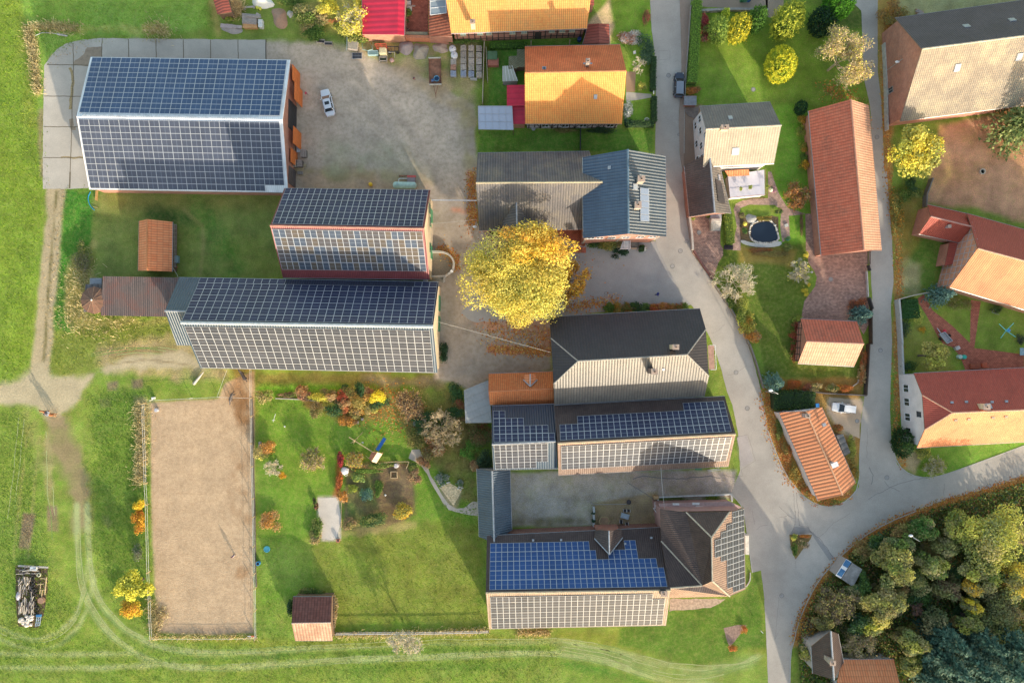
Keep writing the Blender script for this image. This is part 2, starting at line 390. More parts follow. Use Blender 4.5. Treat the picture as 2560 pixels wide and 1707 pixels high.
stroke(f('2160,290 2180,400 2150,460'),16,A(205,160,115,False),16,12,.6,.6)
zone(f('2060,430 2130,440 2110,560 2160,680 2060,700 2040,560'),A(120,105,55,False),16,16,.9,.5)
zone(f('2120,550 2190,560 2160,680 2100,690 2060,650'),A(75,108,42,False),16,12)
zone(f('2065,600 2110,610 2110,680 2070,700'),A(150,145,120,False),20,14,.7,.5)
zone(f('2065,680 2500,680 2500,870 2080,860'),A(98,125,50,False),8,6)
zone(f('2070,760 2170,720 2190,860 2075,860'),A(120,120,62,False),16,12,.7,.5)
zone(f('1760,870 1990,870 1965,930 1980,1000 1960,1140 1900,1150 1800,1080 1750,960'),A(128,105,60,False),10,8)
zone(f('1900,915 1980,918 1960,1010 1930,990 1900,950'),A(148,142,130,False),8,5)
zone(f('2050,850 2110,850 2120,1030 2280,1020 2400,1000 2300,1060 2130,1100 2070,1070 2050,960'),A(85,125,45,False),8,5)
zone(f('2060,1030 2120,1040 2100,1090 2060,1060'),A(140,135,115,False),10,8)
# the wood's floor
WOODP=t('32','2700,1190 2334,1240 2000,1345 1620,1450')+t('33','1350,25 1100,125 865,270 640,475 470,665 350,890 285,1060 262,1190 300,1700 2800,1900')
zone(WOODP,A(78,92,46,False),10,6)
LEAF=A(158,122,74,False)
WEDGE=t('32','2500,1180 2334,1240 2000,1340 1620,1448')+t('33','1350,22 1100,122 860,262 635,470 465,662 345,890 278,1060 250,1180')
stroke(WEDGE,20,LEAF,8,8,.9,.25)
stroke(f('2052,0 2030,120 2036,280 2040,420 2060,560'),14,LEAF,10,10,.85,.3)
stroke(f('2062,560 2064,700 2062,860 2058,990 2075,1070'),14,A(138,110,70,False),10,10,.8,.5)
stroke(f('1780,1000 1810,1090 1880,1150 1950,1130'),20,A(150,100,60,False),12,10,.8,.4)
zone(f('1842,1480 1880,1470 1900,1568 1900,1700 1838,1700'),A(80,130,40,False),10,10)
# riding arena
SAND=A(216,186,150)
ARENA=f('345,925 500,915 515,880 585,850 582,1452 470,1458 360,1452 348,1200')
w2=zone(ARENA,SAND,6,2)
stroke(f('560,860 540,900 570,940'),56,A(150,105,60),22,20,.75,.5)
for a in((585,1000,22,60),(578,1160,40,120),(558,1190,30,60),(575,1420,20,14)):
    stroke([(a[0]*1.05,a[1]),(a[0]*1.05,a[1]+a[3])],a[2],A(160,115,70),20,20,.6,.9)
stroke(f('355,1445 580,1448'),16,A(190,160,130),12,6,.6,.3)
# ---- sheets cut out of the grid
def write_mesh(name,cells,z,mat,kind='structure',skirt=False):
    use=np.zeros((NY,NX),bool)
    for a,b in((0,0),(0,1),(1,0),(1,1)):use[a:NY-1+a,b:NX-1+b]|=cells
    idx=np.full((NY,NX),-1,np.int64);idx[use]=np.arange(use.sum())
    V=np.stack([(GX[use]-1280)*S,(853.5-GY[use])*S,np.full(use.sum(),z)],1);C=CF[use]
    a=idx[:-1,:-1][cells];b=idx[:-1,1:][cells];c=idx[1:,1:][cells];d=idx[1:,:-1][cells]
    F=np.stack([d,c,b,a],1)
    if skirt:
        n=len(V);R=3000;k=[idx[-1,0],idx[-1,-1],idx[0,-1],idx[0,0]]
        V=np.vstack([V,[(-R,-R,z),(R,-R,z),(R,R,z),(-R,R,z)]]);C=np.vstack([C,np.repeat([A(115,140,60)],4,0)])
        F=np.vstack([F,[[n,n+1,k[1],k[0]],[n+1,n+2,k[2],k[1]],[n+2,n+3,k[3],k[2]],[n+3,n,k[0],k[3]]]])
    me=bpy.data.meshes.new(name);me.vertices.add(len(V));me.vertices.foreach_set('co',V.ravel())
    me.loops.add(len(F)*4);me.loops.foreach_set('vertex_index',F.ravel().astype(np.int32))
    me.polygons.add(len(F));me.polygons.foreach_set('loop_start',np.arange(0,len(F)*4,4));me.update(calc_edges=True)
    at=me.color_attributes.new('Col','FLOAT_COLOR','POINT');at.data.foreach_set('color',np.hstack([C,np.ones((len(C),1))]).ravel())
    me.materials.append(mat);o=bpy.data.objects.new(name,me);COL.objects.link(o);tag(o,kind=kind);return o
def cellmean(wt):return(wt[:-1,:-1]+wt[1:,1:]+wt[1:,:-1]+wt[:-1,1:])/4
M_grass=attrmat('grass_ground',.95,.26,.40,.9,4.0,tint=A(186,172,105),tamt=.3,fsc=6)
M_dirt=attrmat('dirt',.95,.12,.22,.5,2.0,fsc=3.5)
M_yard=attrmat('yard_gravel',.9,.18,.16,.3,6.0,tint=A(108,104,88,False),tamt=.45,fsc=8)
M_sand=attrmat('arena_sand',.95,.14,.22,.8,3.5,tint=A(176,142,106),tamt=.45,fsc=5)
write_mesh('ground',np.ones((NY-1,NX-1),bool),0,M_grass,skirt=True)
write_mesh('farm_track',cellmean(wt_track)>.45,.004,M_dirt)
write_mesh('yard',cellmean(w1)>.5,.004,M_yard)
write_mesh('riding_arena',cellmean(w2)>.5,.004,M_sand)
def densify(pts,step=8,jit=0,seed=0,closed=True):
    out=[];n=len(pts)
    for i in range(n if closed else n-1):
        a,b=pts[i],pts[(i+1)%n];L=math.hypot(b[0]-a[0],b[1]-a[1]);m=max(1,int(L/step))
        for k in range(m):
            x=a[0]+(b[0]-a[0])*k/m;y=a[1]+(b[1]-a[1])*k/m
            if jit:
                q=noise.noise_vector(Vector((x/14.,y/14.,seed+3.3)));x+=q.x*jit;y+=q.y*jit
            out.append((x,y))
    if not closed:out.append(pts[-1])
    return out
def smooth(pts,it=2,closed=False):
    for _ in range(it):
        o=[]if closed else[pts[0]]
        for i in range(len(pts)if closed else len(pts)-1):
            a,b=pts[i],pts[(i+1)%len(pts)]
            o+=[(a[0]*.75+b[0]*.25,a[1]*.75+b[1]*.25),(a[0]*.25+b[0]*.75,a[1]*.25+b[1]*.75)]
        if not closed:o.append(pts[-1])
        pts=o
    return pts
def flat(mb,pts,z,m=0):
    v=[P(p,0)+Vector((0,0,z))for p in pts]
    for tr in tessellate_polygon([v]):
        q=[v[k]for k in tr]
        if(q[1]-q[0]).cross(q[2]-q[0]).z<0:q.reverse()
        mb.face(q,m)
def sheet(name,pts,z,mat,jit=1.5,kind='structure',step=8):
    mb=MB();flat(mb,densify(pts,step,jit,len(name)),z);o=mb.build(name,mat);return tag(o,kind=kind)
def ribbon(mb,pts,wd,z,m=0,h=0):
    v=[P(p)for p in pts];L=[];Rr=[]
    for i,p in enumerate(v):
        d=v[min(i+1,len(v)-1)]-v[max(i-1,0)];d.normalize();nn=Vector((-d.y,d.x,0))*wd/2
        L.append(p+nn);Rr.append(p-nn)
    for i in range(len(v)-1):
        q=[L[i],Rr[i],Rr[i+1],L[i+1]]
        if h:mb.obox(Rr[i]+Vector((0,0,z)),v[i+1]-v[i],L[i]-Rr[i],(0,0,h),m)
        else:mb.face([x+Vector((0,0,z))for x in q],m)
def asph(name,c,patch=.18):
    q=NT(name);n1=q.noise(.10,3,.5);n2=q.noise(6,4,.8);n3=q.noise(.6,5,.7)
    k=q.math('MULTIPLY',q.ramp(n1,.3,.7,1-patch,1+patch),q.math('MULTIPLY',q.ramp(n2,.3,.7,.86,1.14),q.ramp(n3,.3,.7,.92,1.08)))
    q.bump(n2,.25,.02);return q.out(scaled(q,q.mix(0,c,c),k),.85)
M_asph=asph('asphalt',(.40,.370,.330),.18);M_dark=mcol(A(95,90,88,False),.9)
M_conc=asph('concrete_slab',(.47,.43,.37),.14);M_walk=asph('pavement',A(120,112,108,False),.1)
def brickpave(name,c1,c2,sc=1.0):
    q=NT(name);b=q.n('ShaderNodeTexBrick');b.inputs['Scale'].default_value=sc;q.l(q.pos(),b.inputs['Vector'])
    b.inputs['Color1'].default_value=(*c1,1);b.inputs['Color2'].default_value=(*c2,1);b.inputs['Mortar'].default_value=(*[x*.5 for x in c1],1)
    b.inputs['Mortar Size'].default_value=.02;b.inputs['Brick Width'].default_value=.4;b.inputs['Row Height'].default_value=.25
    n=q.noise(.5,5,.7);n2=q.noise(2.2,4,.7)
    return q.out(scaled(q,b.outputs[0],q.math('MULTIPLY',q.ramp(n,.3,.7,.8,1.2),q.ramp(n2,.3,.7,.75,1.25))),.85)
M_pave=brickpave('red_brown_pavers',A(116,98,94,False),A(146,124,118,False));M_paver=brickpave('red_pavers',A(130,78,66,False),A(150,95,80,False))
M_paveg=brickpave('grey_pavers',A(150,132,128,False),A(128,112,108,False))
# main road: both branches and the junction as one sheet
left=t('20','1250,-400 1258,0 1270,250 1300,480 1312,900 1305,1400')+t('21','1300,0 1300,600')+t('21','1330,700 1420,880 1530,1100 1650,1230 1800,1500')+    t('22','1830,0 1900,200 1960,430 2010,560 2060,800 2080,1150 2000,1360 2110,1490')+t('23','2130,100 2190,560 2270,540 2300,800 2320,1200 2334,1568')+[(1932,1900)]
right=[(1968,1900)]+t('33','200,1568 205,1290 238,1180 262,1060 330,880 450,640 620,450 850,240 1100,100 1350,0')+t('32','1600,1425 2000,1315 2334,1212')+[(2760,1120),(2760,1010)]+    t('32','2334,925 1800,1125 1600,1192 1450,1222 1300,1192 1180,1100 1125,900 1112,600 1130,0')+t('31','1130,1568 1120,1200 1145,1000 1130,600 1110,380 1085,0')+t('30','1060,1568 1050,1300 1030,900 1000,650 1000,0')+[(2190,-160),(2118,-160)]+    t('30','750,0 850,100 870,700 930,960 970,1568')+t('31','1000,500 915,720 935,900 950,1150 930,1568')+t('32','930,0 905,300 880,470 850,700 832,1000 830,1300 730,1420 600,1480 450,1470 300,1370 150,1170 60,960 0,790')+    t('22','2290,500 2200,150 2150,0')+t('21','2150,1568 2030,1300 1830,1000 1700,820 1640,740 1600,500 1570,300 1555,0')+t('20','1530,1400 1520,1100 1545,600 1540,300 1530,0')+[(1695,-160)]
sheet('road',left+right,.012,M_asph,1.0)
sheet('courtyard_asphalt',f('1530,560 1500,555 1300,570 1180,590 1100,640 1060,720 1090,740 1265,735 1400,712 1600,700 1600,660'),.008,asph('yard_asphalt',(.345,.33,.315)),4)
mb=MB();sw=t('20','1530,0 1540,300 1545,600 1520,1100 1530,1400')+t('21','1555,0 1570,300 1600,500 1640,740 1700,820 1830,1000 1700,820 1655,740 1655,600 1600,300 1572,0')+t('20','1570,1400 1570,900 1590,560 1612,300 1625,0')
mb=MB();pk=[t('20','1530,-300')[0]]+t('20','1530,0 1540,300 1545,600 1520,1100 1530,1400')+t('21','1555,0 1570,300 1600,500 1640,740')+t('21','1660,720 1620,420 1590,100 1575,0')+t('20','1565,1400 1570,900 1590,560 1612,300 1625,0 1625,-300')
v=[P(p)for p in densify(pk,10)];mb.prism([(p.x,p.y)for p in v],.0,.1);tag(mb.build('pavement',M_walk),kind='structure')
# concrete slabs round the big barn with their dark joints
mb=MB();flat(mb,densify(t('00','390,1568 395,1000 402,600 430,560 520,450 600,400 740,365 930,350 2334,366')+t('10','88,366 92,560')+t('00','2334,700 1000,900 900,1568')+t('01','900,60 800,150 640,155 390,155'),9,1.5,5),.010,0)
for a in('930,350 930,560','1173,357 1175,560','1423,360 1425,560','1672,364 1673,560','1920,364 1922,560','2170,364 2171,560','2425,364 2425,560','665,398 672,600 660,880 655,1160 645,1440 640,1568','425,590 900,600','402,878 900,882','398,1157 900,1160','395,1438 900,1438'):
    ribbon(mb,densify(t('00',a),8,1.2,2,False),.13,.014,1)
ribbon(mb,t('01','640,0 635,150'),.25,.014,1);ribbon(mb,t('10','90,366 90,560'),.13,.014,1)
flat(mb,densify(t('00','665,600 690,560 760,500 800,440 930,430 930,560 900,600'),6,4,1),.013,2)
for a,wd in(('640,620 665,700 660,800 650,900 640,1000',.5),('650,1080 655,1170 690,1170',.7),('560,1438 760,1440',.3)):ribbon(mb,densify(t('00',a),5,3,7,False),wd,.013,2 if wd>.6 else 3)
tag(mb.build('concrete_track',[M_conc,mcol(A(85,82,72,False),.95),mcol(A(118,112,104,False),.95),mcol(A(125,118,92,False),.95,var=.5,sc=4)]),kind='structure')
# pavings
sheet('paved_yard',t('31','340,380 480,380 490,760 905,715 905,1140 940,1350 870,1480 800,1360 300,1340 320,1240 330,1180 380,1110 430,1040 445,960 420,900 370,830 345,700'),.008,M_pave,.5)
sheet('driveway',t('21','1615,405 1900,390 1900,660 1925,700 1925,760 1880,830 1830,980 1640,740'),.008,M_pave,.5)
sheet('entrance_paving',t('20','1570,980 1710,970 1690,1090 1680,1568 1570,1510 1545,1400 1530,1100'),.006,asph('dark_pavers',A(112,100,92,False)),1)  # pavers in one even dark tone
sheet('garden_path',t('21','2334,240 2200,245 2100,260 2040,290 2020,340 2050,500 2010,660 2010,715 2085,715 2085,600 2075,500 2080,330 2160,300 2334,300')+t('31','0,300 60,300 120,350 110,500 130,640 200,600 190,400 310,390 340,380 180,330 100,200 30,0 0,0'),.008,M_paveg,.5)
sheet('garden_path',t('31','1350,1160 1420,1115 1500,1260 1680,1400 1850,1568 1850,1600')+t('32','2300,90 2334,90 2334,210 1800,240 1750,110 1680,30 1600,0')+t('31','1560,1520 1440,1300'),.008,M_paver,.5)
sheet('garden_path',t('31','1850,1165 1940,1180 1885,1568')+t('32','1880,20 1880,90 1840,90 1835,0')+t('31','1840,1568'),.012,M_paver,.5)
sheet('courtyard_paving',t('10','1350,-160 1570,-160 1570,330 1350,330'),.008,M_paver,.3)
sheet('terrace_paving',t('21','340,525 675,525 675,680 480,690 470,738 675,738 675,690 450,600'),.012,M_paver,.3)
sheet('garden_path',t('12','1420,960 1490,955 1520,1030 1560,1110 1590,1190 1640,1270 1700,1380 1760,1460 1830,1500 1900,1490 1980,1430 2020,1440 2030,1568 1960,1560 1850,1535 1760,1510 1700,1440 1650,1350 1600,1270 1560,1180 1500,1100 1390,1040'),.008,asph('tarred_path',A(150,148,146,False)),1.5)
sheet('concrete_pad',t('12','565,1405 740,1400 775,1568')+t('13','770,100 740,240 690,265 600,250 590,100 567,0'),.008,asph('pad',A(160,162,164,False)),1.5)
sheet('stone_terrace',t('12','1680,1310 1770,1265 1880,1330 1800,1475'),.010,brickpave('stone',A(185,175,150,False),A(165,155,130,False),.7),1)
sheet('parking_gravel',t('32','560,480 700,500 870,520 840,760 830,860 700,790 620,740 560,620'),.006,asph('gravel',A(150,140,128,False),.25),4)
sheet('stone_steps',t('20','1040,840 1270,860 1270,890 1130,915 1040,925'),.008,M_conc,.3)
sheet('stone_plot',t('20','1040,655 1130,655 1120,840 1040,840'),.008,asph('plot',A(125,108,92,False)),.3)
sheet('neighbour_driveway',t('20','1640,60 2334,90 2334,-160 1640,-160'),.006,asph('drive_gravel',A(120,112,105,False),.2),2)  # gravel in one even tone
sheet('neighbour_driveway',t('30','-20,-160 150,-160 140,60 60,170 -20,150'),.006,asph('drive_gravel',A(122,114,106,False),.2),3)
# seams, cracks, and manhole rings lying in the road surface
mb=MB()
for c,a,wd in(('32','910,1410 1100,1310 1300,1240 1450,1222',.12),('32','1605,1270 1605,1380',.08),('32','235,1360 245,1568',.1),('32','262,1360 275,1568',.1),('32','100,1480 190,1568',.1),('33','280,130 375,150 380,180 480,260 600,430',.12),('33','245,0 250,120 205,210',.1),('33','275,0 285,130',.1),
                 ('33','100,60 180,40 240,70',.08),('33','470,240 600,110 750,20',.06),('33','90,1100 60,1180 100,800 90,780',.05),('33','250,450 255,520',.06),('22','2050,840 2150,825 2220,1060 2095,1145 2060,1010 2050,840',.07),('22','2095,1145 2100,1200 1990,1210 1900,1190',.1),('22','1960,290 2040,260 2140,200',.06),
                 ('20','1340,465 1440,465 1440,550 1335,550 1340,465',.05),('21','1810,1470 1860,1460 1940,1390',.05),('32','905,770 900,1040',.07),('32','920,1120 960,1190 940,1280',.2),('32','1060,1250 1100,1300 1200,1340',.12),
                 ('22','1060,1260 1300,1420',.18),('22','1100,1230 1200,1200 1500,1230 1800,1200 1900,1220',.25),('23','2190,0 2210,120',.06),('23','2230,170 2260,140 2334,130',.07)):
    ribbon(mb,densify(t(c,a),5,2.6,4,False),wd*.6,.016)
tag(mb.build('road_cracks',mcol((.20,.19,.185),.9)),kind='structure')
mb=MB();flat(mb,t('33','375,175 415,195 610,430 560,450 470,320'),.0155,0);flat(mb,t('33','240,140 370,150 400,200 210,215'),.0155,0)
flat(mb,t('22','2050,850 2140,830 2200,1060 2100,1120'),.0155,1)
tag(mb.build('road_patches',[asph('patch_dark',(.27,.26,.25)),asph('patch_red',(.38,.35,.335))]),kind='structure')
M_iron=mcol((.20,.19,.18),.7);M_ironr=mcol((.31,.30,.285),.8)
for i,(c,a,r,lb)in enumerate((('20','1427,690',.32,'beside the dark parked car'),('20','1521,1228',.22,'small one at the kerb of the upper street'),('21','1535,720',.33,'upper one at the blue roofed house corner'),('21','1463,860',.33,'lower one at the blue roofed house corner'),
        ('21','1592,635',.28,'by the low wall of the brown winged house'),('22','2042,258',.33,'east of the black hipped roof'),('22','2145,585',.34,'east of the brown barn with panels'),('32','1025,57',.32,'in the lane beside the small red garage'),('32','1083,1215',.34,'in the middle of the junction'),
        ('32','2013,1292',.34,'in the road at the right edge'),('33','125,770',.33,'south of the triangular island'),('30','993,1252',.32,'in the lane beside the long red roof'),('31','572,978',.33,'in the brown paved yard'),('21','1705,553',.33,'pale one in the paved driveway'),('20','2200,818',.32,'set in the big lawn'),('32','812,700',.3,'in the gravel by the white car'),('21','857,1105',.26,'square looking one in the farm courtyard'))):
    p=P(t(c,a)[0]);z=.012 if c!='31' else .010
    tt=thing('manhole_cover',(p.x,p.y,0),'round manhole cover '+lb,'manhole','manhole covers')
    m1=MB();m1.lathe((p.x,p.y,0),[(r*1.25,z),(r*1.25,z+.012),(r*.95,z+.012),(r*.95,z)],20);m1.build('ring',M_iron,tt)
    m1=MB();m1.lathe((p.x,p.y,0),[(r*.94,z),(r*.94,z+.010)],20);m1.build('lid',M_ironr,tt)

# tyre ruts pressed into the grass: narrow ribbons following the sweeping tracks
mb=MB()
for pts,offs in((f('176,1170 178,1230 182,1300 190,1350 215,1410 260,1465 330,1510 400,1530 500,1534 640,1524 800,1514 1000,1508 1150,1500 1280,1500 1400,1520 1500,1556'),(-6,6)),(f('200,1170 202,1230 206,1300 216,1350 240,1400 290,1448 350,1480 420,1496 520,1500 660,1490 800,1484 1000,1474 1150,1474 1290,1470 1400,1488 1500,1520 1600,1536 1700,1530 1750,1500'),(-6,5)),
                  (f('200,1310 190,1370 170,1420 130,1455 80,1470 30,1455 -20,1435'),(-9,0)),(f('1290,1484 1400,1502 1500,1540 1600,1556 1720,1524'),(-9,0,9)),(f('50,960 40,1060 26,1180 12,1280'),(-6,6)),(f('110,990 112,1090 122,1200 130,1260'),(-5,5)),(f('210,818 300,800 400,806 450,826'),(-6,0,7)),(f('230,850 320,832 440,842'),(-3,4))):
    sp=smooth(pts,2)
    for o_ in offs:
        L=[]
        for i,p in enumerate(sp):
            a,b=sp[max(i-1,0)],sp[min(i+1,len(sp)-1)];d=math.hypot(b[0]-a[0],b[1]-a[1]);q=noise.noise(Vector((p[0]/60,p[1]/60,o_)))*5
            L.append((p[0]-(b[1]-a[1])/d*(o_+q),p[1]+(b[0]-a[0])/d*(o_+q)))
        L=densify(L,14,1.2,o_,False)
        for i in range(0,len(L)-4,4):
            if random.random()<.9:ribbon(mb,L[i:i+5],.13,.003+.0004*(i%3),0 if random.random()<.65 else 1)
tag(mb.build('wheel_ruts',[mcol(A(176,184,122),.95,var=.3,sc=3),mcol(A(132,160,82),.95,var=.3,sc=3)]),kind='structure')
# kerb stones
mb=MB()
for pts in(t('32','0,790 60,960 150,1170 300,1370 450,1470 600,1480 730,1420 830,1300 835,1000'),t('32','1125,900 1180,1100 1300,1192 1450,1222 1600,1192 1800,1122 2334,925'),t('20','1625,-20 1612,300 1590,560 1570,900 1568,1400'),t('33','200,1568 205,1290 238,1180 262,1060 330,880 450,640 620,450 850,240 1100,100 1350,0'),t('22','2000,1360 2110,1490')+t('23','2130,100 2190,560')):
    ribbon(mb,smooth(pts,1),.14,0,0,.07)
tag(mb.build('kerb',mcol((.42,.41,.38),.85,var=.2,sc=6)),kind='structure')
# ================================================================ BUILDINGS
def roofmat(name,c1,c2,pu=.42,pv=.40,rough=.75,moss=None,mamt=.0,groove=.55,spec=.4,grs=.35,big=.18):
    q=NT(name);uv=q.n('ShaderNodeUVMap');sx=q.n('ShaderNodeSeparateXYZ');q.l(uv.outputs[0],sx.inputs[0])
    u=q.math('DIVIDE',sx.outputs[0],pu);v=q.math('DIVIDE',sx.outputs[1],pv)
    fu,fv=q.math('FRACT',u),q.math('FRACT',v)
    cm=q.n('ShaderNodeCombineXYZ');q.l(q.math('FLOOR',u),cm.inputs[0]);q.l(q.math('FLOOR',v),cm.inputs[1])
    wn=q.n('ShaderNodeTexWhiteNoise',noise_dimensions='2D');q.l(cm.outputs[0],wn.inputs['Vector'])
    n1=q.noise(.35,4,.65);n2=q.noise(2.5,4,.7)
    fac=q.math('ADD',q.math('MULTIPLY',wn.outputs['Value'],.55),q.ramp(n2,.3,.7,0,.45))
    c=q.mix(fac,c1,c2)
    if moss:c=q.mix(q.math('MULTIPLY',q.ramp(n1,.42,.68,0,mamt),q.ramp(n2,.35,.6,.3,1)),c,moss)
    prof=q.math('ABSOLUTE',q.math('SUBTRACT',fu,.5))
    gr=q.ramp(prof,.28,.5,1,groove);row=q.ramp(fv,0,.18,groove+(1-groove)*.3,1)if pv<5 else 1.0
    k=q.math('MULTIPLY',q.math('MULTIPLY',gr,row),q.ramp(n1,.3,.7,1-big,1+big))
    hgt=q.math('COSINE',q.math('MULTIPLY',prof,6.283))
    q.bump(hgt,grs,.06);return q.out(scaled(q,c,k),rough,spec=spec)
def facade(name,c,c2=None,brick=True,sc=1.0):
    q=NT(name)
    if brick:
        uv=q.n('ShaderNodeUVMap');b=q.n('ShaderNodeTexBrick');q.l(uv.outputs[0],b.inputs['Vector']);b.inputs['Scale'].default_value=1
        b.inputs['Color1'].default_value=(*c,1);b.inputs['Color2'].default_value=(*(c2 or c),1);b.inputs['Mortar'].default_value=(.32,.29,.25,1)
        b.inputs['Brick Width'].default_value=.26;b.inputs['Row Height'].default_value=.085;b.inputs['Mortar Size'].default_value=.008
        return q.out(scaled(q,b.outputs[0],q.ramp(q.noise(.8,4,.7),.3,.7,.8,1.2)),.85)
    return q.out(scaled(q,q.mix(0,c,c),q.math('MULTIPLY',q.ramp(q.noise(.6,4,.7),.3,.7,.88,1.1),q.ramp(q.noise(6,3),.3,.7,.95,1.05))),.9)
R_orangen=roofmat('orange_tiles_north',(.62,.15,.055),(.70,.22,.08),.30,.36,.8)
R_orange=roofmat('orange_tiles',(.90,.30,.075),(.90,.42,.11),.30,.36,.8,(.35,.24,.08),.35)  # south slope: lichen yellow, brightened further to carry the low sun
R_yorange=roofmat('old_orange_tiles',(.88,.33,.09),(.90,.46,.13),.34,.40,.8,(.22,.16,.08),.5)
R_red=roofmat('red_tiles',(.60,.135,.070),(.70,.21,.12),.52,.36,.7,(.10,.05,.035),.65)
R_redn=roofmat('new_red_tiles',(.33,.058,.038),(.42,.085,.055),.32,.36,.6,(.14,.03,.02),.3,.7)
R_redbr=roofmat('bright_orange_tiles',(.72,.22,.085),(.80,.33,.15),.42,.9,.75,(.16,.06,.03),.4)
R_redlit=roofmat('red_lit_tiles',(.64,.32,.19),(.72,.42,.27),.42,.9,.75,(.3,.15,.08),.3)  # pale copy of the red tiles, sunlight on the slope put into the colour
R_pink=roofmat('pale_patched_tiles',(.27,.225,.175),(.33,.285,.225),.34,.4,.85,(.40,.35,.22),.7)  # pale tiles with random patches, for the big barn's south slope
R_grey=roofmat('grey_corrugated',(.105,.10,.105),(.17,.16,.16),.42,9,.8,(.22,.18,.11),.6,.5)
R_rust=roofmat('mossy_corrugated',(.10,.085,.085),(.19,.15,.14),.36,9,.85,(.16,.045,.028),.7,.45)
R_brown=roofmat('brown_tiles',(.050,.030,.028),(.080,.052,.046),.34,.36,.6,(.11,.08,.06),.3,.6,.5)
R_brownw=roofmat('dark_brown_tiles',(.065,.050,.048),(.10,.075,.068),.36,.36,.55,(.15,.12,.10),.3,.6,.5)
R_black=roofmat('glazed_black_tiles',(.022,.020,.025),(.036,.030,.034),.46,.46,.6,None,0,.55,.6,.25)
R_blue=roofmat('blue_grey_tiles',(.040,.078,.135),(.055,.095,.155),.50,.40,.42,None,0,.6,.6,.5)
R_bmetal=roofmat('blue_grey_metal',(.050,.085,.125),(.06,.10,.14),.40,99,.45,None,0,.55,.6,.7)
R_dmetal=roofmat('dark_blue_metal',(.022,.035,.065),(.028,.042,.075),.40,99,.42,None,0,.6,.6,.7)
R_white=roofmat('white_metal',(.72,.75,.78),(.76,.78,.80),.33,99,.4,None,0,.8,.5,.4)
R_maroon=roofmat('maroon_metal',(.20,.045,.05),(.22,.05,.055),.30,99,.45,None,0,.6,.5,.6)
R_pinkm=roofmat('magenta_sheet',(.56,.022,.055),(.60,.030,.07),.9,9,.45,(.35,.03,.05),.2,.85)
R_brownlit=roofmat('dark_brown_lit_tiles',(.13,.115,.105),(.20,.175,.15),.42,.36,.65,(.22,.19,.14),.3,.7,.5)  # the wing's dark brown tiles again, lightened in colour for the sunlit slope
R_dull=roofmat('dull_red_sheet',(.28,.07,.05),(.33,.09,.06),.5,9,.7)
M_brick=facade('red_brick',(.40,.145,.095),(.50,.20,.13));M_brickd=facade('dark_brick',(.24,.09,.06),(.32,.13,.09));M_bricko=facade('orange_brick',(.48,.20,.11),(.55,.26,.15))
M_plw=facade('white_plaster',(.62,.60,.60),brick=False);M_plc=facade('cream_plaster',(.62,.50,.33),brick=False);M_plp=facade('pink_render',(.42,.25,.22),brick=False);M_plg=facade('grey_render',(.34,.33,.32),brick=False)
M_wood=mcol((.17,.11,.07),.85,sc=3);M_beam=mcol((.05,.038,.032),.8);M_gut=mcol((.30,.31,.33),.4,.7,name='zinc');M_wh=mcol((.72,.72,.72),.5,name='white_paint');M_dk=mcol((.03,.03,.035),.6)
M_mort=mcol((.40,.30,.24),.85);M_lead=mcol((.35,.37,.40),.45,.3);M_green=mcol((.06,.25,.12),.6);M_doorO=mcol((.62,.17,.04),.7,var=.15)
def glassm(name,c,rough=.12):q=NT(name);return q.out(c,rough,spec=.8)
M_glass=glassm('window_glass',(.03,.04,.05));M_sky=glassm('skylight_glass',(.30,.34,.38),.25);M_coll=glassm('collector_glass',(.22,.27,.36),.3)
def pvglass(name,c,lines='mid',rough=.45):
    q=NT(name);uv=q.n('ShaderNodeUVMap');sx=q.n('ShaderNodeSeparateXYZ');q.l(uv.outputs[0],sx.inputs[0])
    li=q.ramp(q.math('ABSOLUTE',q.math('SUBTRACT',sx.outputs[0 if lines=='mid' else 1],.5)),.012,.03,1,0)
    cells=q.math('ABSOLUTE',q.math('SUBTRACT',q.math('FRACT',q.math('MULTIPLY',sx.outputs[1 if lines=='mid' else 0],6)),.5))
    ce=q.ramp(cells,.42,.5,0,.35)
    n=q.noise(.25,3);c1=scaled(q,q.mix(0,c,c),q.ramp(n,.3,.7,.85,1.15))
    c2=q.mix(q.math('MAXIMUM',q.math('MULTIPLY',li,.55),ce),c1,(.30,.34,.42));return q.out(c2,rough,spec=.28)
PV_blue=[pvglass('blue_cells',(.030,.070,.155))]
PV_blues=[pvglass('blue_cells_south',(.060,.072,.105))]  # south cells greyer: sun glare mixed into the base colour
PV_bluep=[pvglass('bright_blue_cells',(.018,.065,.20),'row')]
PV_north=[pvglass('north_cells',(.014,.022,.062),'row'),pvglass('north_cells_b',(.018,.024,.066),'row')]
PV_dark=[pvglass('dark_cells',(.034,.037,.046),'row'),pvglass('dark_cells_b',(.044,.046,.055),'row')]  # paler than the north cells, glare on sunlit arrays put into the colour
PV_mix=[pvglass('cells_blue',(.052,.072,.105),'row'),pvglass('cells_black',(.070,.066,.068),'row'),pvglass('cells_brown',(.095,.078,.058),'row')]
M_pvf=mcol((.43,.45,.48),.4,.1,var=.05,name='panel_frame')
def bil(Q,u,v):return(Q[0]*(1-u)+Q[1]*u)*(1-v)+(Q[3]*(1-u)+Q[2]*u)*v
def onplane(ref,pts):
    n=(ref[1]-ref[0]).cross(ref[3]-ref[0]).normalized();C0=Vector((0,0,H));out=[]
    for p in pts:
        d=P(p,0)-C0;tt=(ref[0]-C0).dot(n)/d.dot(n);out.append(C0+d*tt)
    return out
PVQ={}
